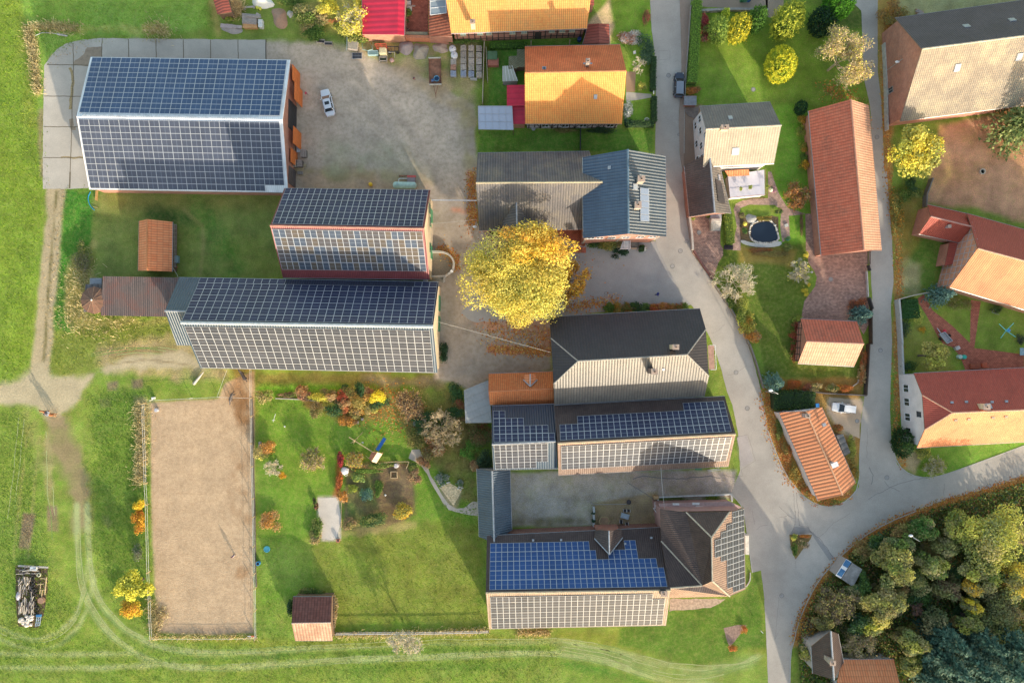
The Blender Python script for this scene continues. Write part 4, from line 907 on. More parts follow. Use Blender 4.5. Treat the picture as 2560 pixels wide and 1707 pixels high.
skylight(g15b,g15b.SB,.32,.62,.9,.7)
mb=MB();v=[P(p,2.2)for p in t('21','1968,30 2300,-20 2305,212 1990,238')];mb.prism([(p.x,p.y)for p in v],1.95,2.2);tt=thing('roof_terrace',(v[0].x,v[0].y,0),'white roof terrace with potted plants behind the white house','terrace');mb.build('deck',mcol((.62,.60,.66),.6,var=.08),tt)
mb=MB();vv=[v[0]*.97+v[2]*.03,v[1]*.97+v[3]*.03,v[2]*.97+v[0]*.03,v[3]*.97+v[1]*.03];mb.prism([(p.x,p.y)for p in vv],0,1.95);mb.build('wall',M_plw,tt)
mb=MB();[mb.bar(v[k]+Vector((0,0,.5)),v[(k+1)%4]+Vector((0,0,.5)),.06)for k in(1,2)];[mb.tube([v[2].lerp(v[3],s),v[2].lerp(v[3],s)+Vector((0,0,.55))],.03,4)for s in(0,.2,.4,.6,.8,1)];mb.build('railing',mcol((.35,.16,.13),.6),tt)
mono('awning','brown tiled canopy over the terrace door of the white house','canopy',t('21','1940,-10 2160,-25 2165,32 1975,42'),[3.6,3.6,3.3,3.3],R_redbr,M_plw,.1,.1,walls=False)
# --- long red barn beside the lane
g16=gable('barn','long red tiled barn standing between garden and lane','barn',t('30','370,1012')+t('31','487,765'),t('30','920,962')+t('31','1038,716'),t('30','755,908')+t('31','875,712'),3.5,7.6,R_red,M_brick,.45,.3,mcol((.50,.24,.16),.8),capw=.16,roofm2=R_redlit,verge=mcol((.35,.16,.1),.8))
timber(g16,3,lin_s(26),[.3,1.7,3.2],3.5,.18);windows(g16,3,[(.62,1.2),(.68,1.2),(.9,1.2)],.9,1.2)
# --- big barn top right
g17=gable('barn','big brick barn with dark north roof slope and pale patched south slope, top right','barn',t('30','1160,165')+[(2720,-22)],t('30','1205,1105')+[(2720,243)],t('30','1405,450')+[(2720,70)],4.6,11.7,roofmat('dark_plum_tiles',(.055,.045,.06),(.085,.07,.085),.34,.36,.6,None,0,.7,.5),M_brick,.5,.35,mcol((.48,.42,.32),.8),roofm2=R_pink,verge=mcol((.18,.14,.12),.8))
skylight(g17,g17.SA,.32,.47,1.0,.9);skylight(g17,g17.SA,.575,.47,1.0,.9);skylight(g17,g17.SB,.245,.32,.9,1.2);skylight(g17,g17.SB,.60,.28,.9,1.2);windows(g17,3,[(.35,1.2)],1.0,1.3,M_plg);
# --- red L shaped farmhouse
wing=gable('outbuilding','small red tiled wing with brick gable at the edge of the brown paddock','building',t('31','1455,297 1850,388'),t('31','1378,565 1745,645'),t('31','1483,406 1860,500'),3.0,5.8,R_redn,M_brick,.3,.3,mcol((.42,.22,.18),.7),capw=.14)
g18=gable('timbered_house','red roofed half timbered farmhouse with gridded brick gable at the right edge','house',t('31','1815,378')+[(2720,618)],t('31','1655,1050')+[(2720,822)],t('31','1913,698')+[(2720,695)],4.2,9.0,R_redn,M_bricko,.45,.5,mcol((.55,.30,.20),.7),roofm2=roofmat('red_fine_lit_tiles',(.62,.20,.085),(.68,.26,.11),.34,9,.65,None,0,.65),capw=.15)  # south slope: red tiles brightened, the sunlight is in the colour
gtop=lambda s:4.4+4.4*(1-abs(s-.5)/.5)
timber(g18,3,lin_s(12,.01,.99),[.4,1.6,2.8,4.0,5.2,6.4,7.6],gtop,.13,mcol((.40,.36,.36),.7))
mono('porch','dark red mono pitch porch roof against the gridded brick gable','porch',t('31','1655,640 1755,632 1705,838 1610,855'),[2.6,3.0,3.0,2.6],R_redn,M_brick,.1)
chimney(g18,t('31','2040,845')[0],7.5,.4,.4,.9,M_wh,name='vent',hole=False);chimney(g18,t('31','2326,922')[0],7.5,.4,.4,.9,M_wh,name='vent',hole=False);chimney(wing,t('31','1655,495')[0],5.6,.4,.4,.9,M_lead,name='vent',hole=False)
# --- small red garage house
g19=gable('garage','small red tiled garage with pale lit lower slope by the lane hedge','garage',t('31','298,1337 812,1363'),t('32','273,177 785,204'),t('31','350,1545 875,1566'),2.8,5.6,R_red,M_brick,.35,.3,mcol((.5,.25,.17),.7),capw=.14,roofm2=R_redlit)
timber(g19,3,lin_s(7),[.3,1.5,2.5],2.8,.16)
# --- white walled house at the right
g20=gable('farmhouse','red tiled farmhouse with half hipped end and tall white gable wall, right edge','house',t('32','1330,266')+[(2720,911)],t('32','1358,945')+[(2720,1095)],t('32','1683,626')+[(2720,1018)],5.0,9.3,R_redn,M_plw,.4,.3,mcol((.55,.30,.20),.7),hips=((t('32','1408,466')[0],t('32','1430,780')[0],7.2),None),roofm2=roofmat('red_roof_lit_tiles',(.62,.20,.07),(.68,.26,.10),.34,.36,.65,None,0,.75),capw=.14)  # sunlit slope gets a brighter, more orange colour than the red north slope
windows(g20,3,[(.17,1.4),(.38,1.4),(.6,1.4),(.8,1.4)],1.3,1.5);windows(g20,3,[(.45,5.0)],.9,1.0,M_dk)
chimney(g20,t('32','1993,573')[0],10.0,1.0,.8,2.4,M_plc);skylight(g20,g20.SA,.29,.12,.9,.9)
for k,(u,v)in enumerate(((.075,.22),(.165,.21),(.33,.19),(.42,.18))):c=bil(g20.SB,u,v);mb=MB();mb.box(c+Vector((0,0,.12)),(.5,.35,.2));mb.build('vent',M_plc,g20.roof)
for k,(u,v)in enumerate(((.06,.25),(.16,.25),(.33,.22),(.43,.22))):c=bil(g20.SA,u,v);mb=MB();mb.box(c+Vector((0,0,.12)),(.45,.35,.2));mb.build('vent',M_lead,g20.roof)
# --- triangular plot house
g21=gable('cottage','narrow cottage with ribbed orange roof on the leafy triangle between the roads','house',t('32','100,622 457,1427'),t('32','492,577 800,1266'),t('32','345,612 680,1376'),3.6,5.9,roofmat('orange_ribbed',(.60,.22,.10),(.68,.30,.15),.62,9,.7,(.25,.10,.05),.4,.45),M_plw,.35,.3,mcol((.6,.34,.2),.7),capw=.13)
windows(g21,3,[(.1,1),(.3,1),(.5,1),(.75,1)],1.0,1.2);chimney(g21,t('32','362,655')[0],6.8,.7,.6,1.8,M_lead)
c=P(t('32','600,1097')[0],6.6);mb=MB();mb.box(c-Vector((0,0,.5)),(.6,.55,1.6),.4);mb.build('chimney',M_lead,g21.roof);mb=MB();mb.box(c+Vector((0,0,.35)),(1.1,.8,.1),.4);mb.build('chimney_cap',M_wh,g21.roof);mb=MB();mb.box(P(t('32','508,733')[0],5.3),(.6,.5,.5),.4);mb.build('vent',M_lead,g21.roof)
mono('lean_to','grey roofing felt lean-to on the east side of the ribbed orange roofed cottage','lean-to',t('32','622,832 685,818 752,990 700,1022'),[2.3,2.1,2.1,2.3],roofmat('felt',(.12,.12,.12),(.18,.18,.18),1,9,.9),M_wood,.1)
# --- black glazed half hipped house
g22=gable('village_hall','large house with glazed black half hipped roof in the middle','house',t('21','342,1320 1713,1246'),t('22','385,551 1757,472'),t('22','602,155 1597,97'),5.6,10.8,R_black,M_plc,.5,.4,mcol((.30,.28,.25),.6),roofm2=roofmat('painted_sheen_tiles',(.13,.118,.10),(.17,.152,.13),.46,.46,.5,None,0,.5,.6,.4),hips=((t('21','355,1515')[0],t('22','380,362')[0],8.5),(t('21','1768,1434')[0],t('22','1795,292')[0],8.9)),capw=.13)  # beige sun sheen of the black tiles painted as south slope colour
chimney(g22,t('22','1493,27')[0],12.3,.9,.7,2.4,M_plc);chimney(g22,t('22','1300,250')[0],12.6,.9,.8,3.6,mcol((.20,.14,.12),.8));skylight(g22,g22.SB,.76,.3,.35,.35,'vent')
mb=MB();v=[P(p,3.0)for p in t('22','1788,12 1840,10 1850,230 1798,232')];mb.prism([(p.x,p.y)for p in v],2.8,3.0,0,1);[mb.bar(v[k]+Vector((0,0,.8)),v[(k+1)%4]+Vector((0,0,.8)),.08,.08,0)for k in range(3)];[mb.tube([v[1].lerp(v[2],s),v[1].lerp(v[2],s)+Vector((0,0,.8))],.03,4)for s in(0,.2,.4,.6,.8,1)];mb.build('balcony',[M_wh,mcol((.45,.28,.22),.8)],g22.root)
# --- orange annex with chevron dormer and grey canopy
g23=gable('annex','small orange tiled annex with chevron dormer left of the black roofed house','building',t('12','2120,270')+t('22','372,250'),t('12','2132,553')+t('22','382,545'),t('12','2120,433')+t('22','376,407'),3.4,5.6,roofmat('vivid_orange_tiles',(.66,.17,.05),(.76,.28,.10),.32,.36,.75,(.14,.06,.03),.5),M_brick,.25,.2,mcol((.55,.2,.08),.7),capw=.12)
dormer(g23,t('22','166,385')[0],t('22','166,272')[0],(t('22','104,325')[0],t('22','112,278')[0]),(t('22','230,325')[0],t('22','220,276')[0]),5.5,4.6,R_redbr,M_brick)
mono('canopy','pale grey flat fibre cement canopy west of the orange annex','canopy',t('12','1895,420 2118,328 2128,400 2148,716 1910,719'),[2.9,3.1,3.1,3.0,2.8],roofmat('fibre_cement',(.30,.32,.33),(.33,.35,.36),1.2,1.2,.85,(.10,.09,.08),.6,.9),M_plg,.3)
# --- solar barn pair
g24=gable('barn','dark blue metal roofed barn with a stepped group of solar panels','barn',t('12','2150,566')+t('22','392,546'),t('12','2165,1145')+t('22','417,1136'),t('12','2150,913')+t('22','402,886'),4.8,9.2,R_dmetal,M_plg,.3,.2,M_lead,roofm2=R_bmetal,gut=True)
QN=[P(p,z)for p,z in zip(t('12','2165,895')+t('22','393,885')+t('22','388,592')+t('12','2162,612'),(9.0,9.0,5.2,5.2))]
pv(g24.root,onplane(g24.SA,t('12','2168,898')+t('22','392,886 378,595')+t('12','2162,612')),10,4,PV_north,lambda i,j:i<(10,9,5,2)[j],fr=.045)
pv(g24.root,onplane(g24.SB,t('12','2168,918')+t('22','325,900 328,1118')+t('12','2182,1132')),9,4,PV_dark,lambda i,j:i<(9,9,9,7)[j],fr=.04)
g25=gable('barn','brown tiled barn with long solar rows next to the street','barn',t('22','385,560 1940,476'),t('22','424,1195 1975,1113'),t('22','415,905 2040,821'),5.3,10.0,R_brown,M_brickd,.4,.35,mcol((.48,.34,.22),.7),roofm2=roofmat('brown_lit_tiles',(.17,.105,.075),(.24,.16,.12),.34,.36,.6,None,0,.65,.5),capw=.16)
pv(g25.root,onplane(g25.SA,t('22','440,880 2000,800 1930,520 428,600')),28,4,PV_north,lambda i,j:(True,True,i>=3,i>=21)[j],fr=.04)
pv(g25.root,onplane(g25.SB,t('22','447,928 2002,844 1950,1058 452,1138')),28,4,PV_dark,fr=.04)
# --- blue small building, long low barn, hipped corner house
g26=gable('outbuilding','narrow outbuilding with blue grey ribbed metal roof between garden and gravel court','building',t('12','2013,1135')+t('13','2035,235'),t('12','2315,1147')+t('13','2332,175'),t('12','2152,1155')+t('13','2172,292'),3.0,5.2,R_bmetal,M_plg,.3,.2,M_lead)
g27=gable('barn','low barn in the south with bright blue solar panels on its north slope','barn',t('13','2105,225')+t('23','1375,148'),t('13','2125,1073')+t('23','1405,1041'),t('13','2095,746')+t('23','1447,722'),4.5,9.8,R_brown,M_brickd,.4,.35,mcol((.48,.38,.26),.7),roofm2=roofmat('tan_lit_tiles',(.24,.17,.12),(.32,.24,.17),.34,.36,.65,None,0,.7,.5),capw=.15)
pv(g27.root,onplane(g27.SA,t('13','2128,720')+t('23','1415,690 1335,262')+t('13','2135,295')),29,5,PV_bluep,lambda i,j:(True,i<29,i<28,i<18 or 20<=i<25,i<17 or 23<=i<25)[j],fr=.04)
pv(g27.root,onplane(g27.SB,t('13','2135,780')+t('23','1400,748 1368,1030')+t('13','2150,1066')),28,6,PV_dark,lambda i,j:not(j==0 and i>25),fr=.04)
dormer(g27,t('23','888,396')[0],t('23','884,180')[0],(t('23','752,250')[0],t('23','762,170')[0]),(t('23','1008,242')[0],t('23','1000,165')[0]),8.2,5.6,R_brownw,M_brick)
chimney(g27,t('23','1385,752')[0],10.8,.9,.7,2.2,mcol((.04,.04,.045),.7))
for a in('192,262','447,260','1030,293','1268,240'):c=onplane(g27.SA,t('23',a))[0];mb=MB();mb.box(c+Vector((0,0,.15)),(.35,.3,.3));mb.build('vent',M_lead,g27.roof)
root=thing('corner_house',(*P(t('23','1750,400')[0]).xy,0),'hipped dark tiled corner house with solar panels on its street side','house');x28=B();x28.root=root
he,hr=8.3,13.8
NW,NE,SE_,SW_=P(t('22','1350,1503')[0],he),P(t('22','2115,1492')[0],he),P(t('23','2130,712')[0],he),P(t('23','1985,776')[0],he)
N1=P(t('22','1588,1532')[0],9.6);N2=P(t('22','1985,1528')[0],9.6)
RN,RS=P(t('23','1820,240')[0],hr),P(t('23','1826,636')[0],hr);RW=P(t('23','1440,702')[0],9.6);RV=P(t('23','1735,680')[0],10.2);W0=P(t('23','1360,272')[0],7.0);SWW=P(t('23','1425,792')[0],5.2)
m_=(NE+SE_)/2;NE,SE_,SW_,N2=onplane([RN,RS,m_,m_],[t('22','2115,1492')[0],t('23','2130,712')[0],t('23','1985,776')[0],t('22','1985,1528')[0]])
roof_faces=[[NW,N1,RN,RS,RV,W0],[N1,N2,RN],[N2,NE,SE_,SW_,RS,RN],[RW,RV,RS,SW_,SWW],[W0,RV,RW]]
tan=roofmat('warm_lit_tiles',(.24,.15,.11),(.33,.23,.17),.34,.36,.65,None,0,.7,.5)  # brown tiles with sunlight painted into their colour, east and south slopes
x28.roof=roof(root,roof_faces,[R_brown,R_brown,tan,tan,R_brown])
x28.SA=[RN,RS,SE_,NE]
pts=[Vector((p.x,p.y,0))for p in(NW,NE,SE_,SW_,SWW)];cc=sum(pts,Vector())/5;x28.w=[p+(cc-p).normalized()*.6 for p in pts][:5];wallmesh(root,x28.w,[he-.2,NE.z-.2,SE_.z-.2,SW_.z-.3,4.6],M_plp)
mb=MB();[mb.tube([a,b],.13,6)for a,b in((RN,RS),(RV,RW),(RN,N1),(RN,N2),(RS,SW_),(W0,RV))];mb.build('ridge_cap',mcol((.42,.36,.28),.7),root)
mb=MB();v=[P(t('22',a)[0],5.0)for a in('1340,1455','1990,1435','2100,1490','1985,1520','1590,1526','1350,1498')];mb.prism([(p.x,p.y)for p in v],4.6,4.95);mb.build('flat_roof',mcol((.45,.30,.28),.7),root)
for a,b in(('1465,1452','1525,1465'),('1645,1447','1710,1462'),('1490,1485','1555,1500'),('1675,1480','1745,1496')):
    p,q=P(t('22',a)[0],5.05),P(t('22',b)[0],5.05);mb=MB();mb.box(((p.x+q.x)/2,(p.y+q.y)/2,5.0),(q.x-p.x,abs(p.y-q.y)+.1,.12),-.03);mb.build('skylight',M_wh,root)
plane28=[RN,RS,SW_.lerp(SE_,.5),NE]
P4=onplane([RN,RS,SE_,NE],t('23','1845,-10 1845,680 2118,770 2110,-10'))
P4=onplane([RN,RS,SE_,NE],t('23','1843,52 1850,800 2118,700 2110,-20'))
pv(root,P4,14,5,[pvglass('grey_cells',(.05,.055,.06),'row')],lambda i,j:(4<=i<7,3<=i<8,2<=i<13,0<=i<14,0<=i<14)[j],fr=.045)
chimney(x28,t('23','1925,548')[0],10.6,.8,.7,4.0,M_brick)
skyl=mono('bay','small white framed glass bay on the street side of the corner house','bay',t('23','2125,222 2160,222 2162,398 2128,396'),[2.4,2.2,2.2,2.4],mcol((.55,.52,.45),.6),M_plw,.05)
# --- small tiled shed in the meadow
g29=gable('shed','old tiled shed with dark upper slope and pale lower slope at the bottom meadow','shed',t('13','337,781 692,780'),t('13','357,1181 697,1181'),t('13','325,1022 682,1016'),2.4,4.0,roofmat('dark_north_tiles',(.13,.045,.035),(.26,.10,.075),.5,.36,.8,(.06,.04,.04),.6),M_wood,.2,.2,mcol((.6,.42,.34),.8),roofm2=roofmat('pale_south_tiles',(.42,.22,.14),(.50,.32,.22),.5,.4,.85,(.5,.42,.30),.6),capw=.1)  # south slope tiles paler than the north slope tiles
# --- houses at the bottom right among trees
g30=gable('house','dark tiled house with red chimney half hidden by trees at the bottom','house',t('33','395,1235 410,1480'),t('33','640,1120 690,1380'),t('33','572,1092 600,1535'),4.6,7.6,R_brown,M_plg,.3,.2,M_lead)
chimney(g30,t('33','590,1385')[0],8.6,.8,.7,2.6,M_brick)
g30b=gable('house','red tiled house at the bottom edge beside the dark conifers','house',t('33','672,1352 1148,1350'),[(2075,1900),(2262,1900)],t('33','590,1760 1240,1760'),3.2,6.5,R_redbr,M_plw,.3,.2,mcol((.5,.24,.15),.7))
# --- kiosk with blue roof, ivy
x=mono('bus_shelter','small shelter with blue and white roof panels at the edge of the wood','shelter',t('33','712,433 762,463 665,615 615,585'),[2.5,2.5,2.5,2.5],M_wh,M_plg,.05,.1)
for a in('712,440 758,468 722,518 680,492','668,520 705,545 668,600 628,578'):mb=MB();v=[P(p,2.5)for p in t('33',a)];mb.prism([(p.x,p.y)for p in v],2.503,2.56);mb.build('roof_panel',mcol((.03,.14,.30),.4),x.root)
mono('shed','overgrown grey flat roofed shed behind the blue roofed shelter','shed',t('33','766,470 860,530 775,690 668,618'),[2.3,2.3,2.2,2.2],mcol((.26,.25,.24),.9,var=.4,sc=1),M_plg,.1)
pv_finish()
# ================================================================ TREES AND PLANTS
def leafmat(name,tr=.25):
    q=NT(name);a=q.n('ShaderNodeAttribute',attribute_name='Col');q.out(a.outputs['Color'],.75,spec=.25)
    td=q.n('ShaderNodeBsdfTranslucent');q.l(a.outputs['Color'],td.inputs[0]);mx=q.n('ShaderNodeMixShader');mx.inputs[0].default_value=tr
    q.l(q.b.outputs[0],mx.inputs[1]);q.l(td.outputs[0],mx.inputs[2]);q.l(mx.outputs[0],q.t.nodes['Material Output'].inputs[0]);return q.mat
M_leaf=leafmat('foliage');M_bark=mcol((.13,.10,.075),.9,sc=5);M_twig=mcol((.50,.40,.26),.9,sc=1,var=.2);M_twigd=mcol((.17,.13,.10),.9);M_pale=mcol((.58,.52,.38),.9,var=.2)
def qmesh(name,V,C,mat,parent=None,loc=None,n=4):
    V=np.asarray(V,float).reshape(-1,3);C=np.asarray(C,float);o0=ORI[parent.name]if parent else(Vector(loc)if loc is not None else Vector((V[:,0].mean(),V[:,1].mean(),0)))
    V=V-np.array(o0);me=bpy.data.meshes.new(name);N=len(V);me.vertices.add(N);me.vertices.foreach_set('co',V.ravel())
    me.loops.add(N);me.loops.foreach_set('vertex_index',np.arange(N,dtype=np.int32));me.polygons.add(N//n);me.polygons.foreach_set('loop_start',np.arange(0,N,n));me.update(calc_edges=True)
    at=me.color_attributes.new('Col','FLOAT_COLOR','POINT');CC=np.repeat(C,n,0);at.data.foreach_set('color',np.hstack([CC,np.ones((N,1))]).ravel());me.materials.append(mat)
    o=bpy.data.objects.new(name,me);COL.objects.link(o)
    if parent:o.parent=parent
    else:o.location=o0
    ORI[o.name]=Vector(o0);return o
def unit(v):return v/(np.linalg.norm(v,axis=-1,keepdims=True)+1e-9)
def leaves(C,size,up=.4,asp=.7,nrm=None):
    n=len(C);d=rng.normal(size=(n,3))*(1-up)+np.array([0,0,up*1.5])+(0 if nrm is None else nrm*.8);d=unit(d)
    a=unit(np.cross(d,rng.normal(size=(n,3))));b=np.cross(d,a);s=(size*rng.uniform(.6,1.35,n))[:,None]/2
    return np.stack([C-a*s-b*s*asp,C+a*s-b*s*asp,C+a*s+b*s*asp,C-a*s+b*s*asp],1)
def colmix(cols,n,jit=.25):
    cols=np.array(cols);k=rng.integers(0,len(cols),n);c=cols[k]*1.22*rng.uniform(1-jit,1+jit,(n,1));return np.clip(c,0,.9)
def clumps(c,rx,ry,rz,K,shell=.5):
    d=unit(rng.normal(size=(K,3)));d[:,2]=np.abs(d[:,2])*1.0-.25*rng.random(K);r=rng.uniform(shell,1,(K,1))**.6
    return np.array(c)+d*r*np.array([rx,ry,rz])
def bark_limbs(c,base,cl,r0,parent,mat=M_bark,name='trunk',every=1):
    mb=MB();base=Vector(base);c=Vector(c);fork=base.lerp(Vector((c.x,c.y,c.z*.62)),1);mb.tube([base,base.lerp(fork,.5)+Vector((.1,.05,0)),fork],[r0,r0*.8,r0*.65],8)
    for p in cl[::every]:
        p=Vector(p);m=fork.lerp(p,.5)+Vector((0,0,(p-fork).length*.08));mb.tube([fork,m,p],[r0*.4,r0*.22,r0*.06],5,cap=False)
    return mb.build(name,mat,parent)
def crown(parent,c,rx,ry,rz,K,n,size,cols,cr=.32,up=.35,jit=.25,shell=.12,name='crown',mat=None):
    cl=clumps(c,rx*.84,ry*.84,rz*.8,K,shell);k=rng.integers(0,K,n);d=unit(rng.normal(size=(n,3)));d[:,2]+=.25
    R=cr*np.array([rx,ry,rz])*rng.uniform(.7,1.25,(K,1))[k];P_=cl[k]+d*R*rng.uniform(.5,1.05,(n,1))
    cc=colmix(cols,K,.18)[k]*rng.uniform(1-jit,1+jit,(n,1));mixc=colmix(cols,n,jit);cc=np.clip(cc*.6+mixc*.4,0,.9)
    ob=qmesh(name,leaves(P_,size,up,nrm=d),cc,mat or M_leaf,parent);return ob,cl
def leafy(name,label,cat,p,r,h,cols,n=4000,size=.35,K=26,ry=None,cz=None,group=None,cr=.32,low=.25,up=.35):
    """p: photo pixel of the crown centre; r: crown radius in px"""
    rr=r*S*.93;ryy=(ry or r)*S*.93;z=cz or h*(.5+low/2);rz=(h-h*low)/2;c=P(p,z)
    root=thing(name,(c.x,c.y,0),label,cat,group);_,cl=crown(root,c,rr,ryy,rz,K,n,size,cols,cr,up)
    bark_limbs(c,(c.x,c.y,-.1),cl,max(.06,rr*.06),root);return root
def shrub(label,p,rx,ry,h,cols,n=500,size=.16,name='shrub',cat='shrub',group=None,K=10,cr=.42,rot=0):
    n=int(n*1.4);rr,ryy=rx*S*1.22,ry*S*1.22;c=P(p,h*.45);k=clumps((0,0,0),rr*.72,ryy*.72,h*.45,K,.2);kk=rng.integers(0,K,n);d=unit(rng.normal(size=(n,3)));d[:,2]=np.abs(d[:,2])
    Q=k[kk]+d*np.array([rr,ryy,h*.5])*cr*rng.uniform(.4,1.1,(n,1));ca,sa=math.cos(rot),math.sin(rot)
    Q=np.stack([Q[:,0]*ca-Q[:,1]*sa,Q[:,0]*sa+Q[:,1]*ca,Q[:,2]],1)+np.array(c);Q[:,2]=np.maximum(Q[:,2],.04)
    cc=np.clip(colmix(cols,K,.12)[kk]*.5+colmix(cols,n,.3)*.5,0,.9)
    o=qmesh(name,leaves(Q,size,.3,nrm=d),cc,M_leaf);return tag(o,label,cat,group)
def dense(label,p,rx,ry,h,cols,n=3500,size=.16,rot=0,name='conifer',cat='conifer',shape=1.0,lump=.15,group=None,col_top=None):
    """closely grown or clipped plant: leaves on a lumpy egg"""
    rr,ryy=rx*S*.95,ry*S*.95;c=P(p,h*.5);root=thing(name,(c.x,c.y,0),label,cat,group);d=unit(rng.normal(size=(n,3)))
    zz=d[:,2];sh=np.where(zz>0,(1-zz**2*(1-shape)*0),1.0);seed=random.random()*50
    nz=np.array([noise.noise(Vector(q*5.5)+Vector((seed,0,0)))for q in d]);R=(1+lump*2*nz)[:,None]*rng.uniform(.86,1.03,(n,1))
    X=d[:,0]*rr;Y=d[:,1]*ryy;tp=(1-np.clip(zz,0,1)*(1-shape));X=X*tp;Y=Y*tp;ca,sa=math.cos(rot),math.sin(rot)
    Q=np.stack([X*ca-Y*sa,X*sa+Y*ca,d[:,2]*h*.5],1)*R+np.array(c);Q[:,2]=np.maximum(Q[:,2],.05)
    k=np.clip(nz*1.6+.5,0,1)[:,None];cc=np.array(cols[0])*(1-k)+np.array(cols[-1])*k;cc=np.clip(cc*rng.uniform(.75,1.25,(n,1)),0,.9)
    qmesh('crown',leaves(Q,size,.1,nrm=d*1.5),cc,M_leaf,root);mb=MB();mb.tube([(c.x,c.y,-.1),(c.x,c.y,h*.8)],[rr*.07+.03,.02],6);mb.build('trunk',M_bark,root);return root
def spruce(label,p,r,h,cols,n=2600,name='spruce',cat='spruce',group=None,size=.5):
    c=P(p,h*.35);R=r*S;root=thing(name,(c.x,c.y,0),label,cat,group);V=[];C=[];nb=n//14;lv=rng.random(nb)**1.5;az=rng.random(nb)*6.283
    rad=R*(1-lv)**.85*rng.uniform(.75,1.08,nb);z0=h*(.12+.86*lv)
    for i in range(14):
        f_=(i+rng.random(nb))/14;rr=rad*f_;x=c.x+np.cos(az)*rr;y=c.y+np.sin(az)*rr;z=z0-f_*rad*.22+.25*np.sin(f_*3)
        q=np.stack([x,y,z],1)+rng.normal(size=(nb,3))*np.array([.10,.10,.06])*(R/3+.4)
        dr=np.stack([np.cos(az),np.sin(az),np.full(nb,-.25)],1)+rng.normal(size=(nb,3))*.45;dr=unit(dr);sd=unit(np.cross(dr,np.array([0,0,1.])+rng.normal(size=(nb,3))*.4));L=size*rng.uniform(.6,1.2,nb)[:,None]*(.5+R/8);W=L*.38
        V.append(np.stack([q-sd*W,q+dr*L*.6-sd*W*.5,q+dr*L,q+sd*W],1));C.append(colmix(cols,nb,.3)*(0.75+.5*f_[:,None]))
    qmesh('crown',np.concatenate(V),np.clip(np.concatenate(C),0,.9),M_leaf,root);mb=MB();mb.tube([(c.x,c.y,-.1),(c.x,c.y,h*.95)],[R*.06+.05,.03],6);mb.build('trunk',M_bark,root);return root
def segs(name,A_,B_,ra,rb,mat,parent=None):
    A_,B_=np.array(A_),np.array(B_);d=unit(B_-A_);u=unit(np.cross(d,rng.normal(size=d.shape)));v=np.cross(d,u);ra=np.array(ra)[:,None];rb=np.array(rb)[:,None];F=[]
    for j in range(3):
        a,b=2.0944*j,2.0944*(j+1);e0=u*math.cos(a)+v*math.sin(a);e1=u*math.cos(b)+v*math.sin(b);F.append(np.stack([A_+e0*ra,A_+e1*ra,B_+e1*rb,B_+e0*rb],1))
    V=np.concatenate(F);return qmesh(name,V,np.full((len(V),3),.3),mat,parent)
def bare(label,p,r,h,mat=None,depth=5,ry=None,lf=None,nlf=0,spread=1.0,base=None,name='bare_tree',cat='tree',lsz=.16,group=None,thick=1.0,multi=False):
    """leafless tree grown by forking; lf: colours of the last leaves"""
    rr=r*S;c=P(p,h*.55);bx=P(base)if base else Vector((c.x,c.y,0));root=thing(name,(bx.x,bx.y,0),label,cat,group);rx=rr;ryy=(ry or r)*S
    T=bx+Vector((0,0,h*(.08 if multi else .26)));A_,B_,RA,RB=[],[],[],[];tips=[];lean=c-Vector((bx.x,bx.y,c.z));r0=h*.022*thick
    mb=MB();mb.tube([bx-Vector((0,0,.2)),T],[r0*1.25,r0],7);mb.build('trunk',mat or M_twig,root)
    def grow(a,d,L,rad,k):
        b=a+d*L;A_.append(tuple(a));B_.append(tuple(b));RA.append(rad);RB.append(rad*.7)
        if k==0:tips.append(tuple(b));return
        for _ in range(3 if k!=2 else 4):
            e=Vector(rng.normal(size=3))*.62;e.z=e.z*.7+.12;q=(d+e).normalized()
            off=b-Vector((c.x,c.y,b.z));f_=math.hypot(off.x/rx,off.y/ryy)
            if f_>.95:q=(q-Vector((off.x,off.y,0)).normalized()*.7).normalized()
            if b.z>h*.95:q.z=-abs(q.z)*.3
            grow(b if _==0 else a.lerp(b,rng.uniform(.45,1)),q,L*rng.uniform(.62,.86),max(rad*.62,.028),k-1)
    n0=7 if multi else 5
    for i in range(n0):
        an=6.283*(i+rng.random()*.6)/n0;d=Vector((math.cos(an)*rx/rr,math.sin(an)*ryy/rr,.55+.5*rng.random()))*1.0+lean*.12;grow(T,d.normalized(),rr*.34*spread,r0*.55,depth)
    segs('branches',A_,B_,RA,RB,mat or M_twig,root)
    if nlf:
        tp=np.array(tips);k=rng.integers(0,len(tp),nlf);Q=tp[k]+rng.normal(size=(nlf,3))*.22;qmesh('leaves',leaves(Q,lsz,.3),colmix(lf,nlf,.3),M_leaf,root)
    return root
def hedge(label,pts,wd,h,cols,dens=90,size=.13,name='hedge',cat='hedge',lump=.08):
    v=[P(q,0)for q in pts];N=[];L=0;root=thing(name,tuple(v[len(v)//2]),label,cat);mb=MB()
    for a,b in zip(v[:-1],v[1:]):
        l=(b-a).length;d=(b-a).normalized();nn=Vector((-d.y,d.x,0));m=int(l*dens*(wd+h)/1.5);tt=rng.random(m);s=rng.random(m);side=rng.integers(0,4,m)
        off=np.where(side<2,(s-.5)*wd,np.where(side==2,-wd/2,wd/2));z=np.where(side<2,h,s*h);z=z+rng.normal(size=m)*lump;off=off+rng.normal(size=m)*lump
        N.append(np.array(a)+np.outer(tt*l,np.array(d))+np.outer(off,np.array(nn))+np.outer(z,[0,0,1]));mb.obox(a-nn*wd*.44,d*l,nn*wd*.88,(0,0,h*.93))
    Q=np.concatenate(N);qmesh('leaves',leaves(Q,size,.45),colmix(cols,len(Q),.3),M_leaf,root);mb.build('core',mcol((cols[0][0]*.6,cols[0][1]*.6,cols[0][2]*.6),.95),root);return root
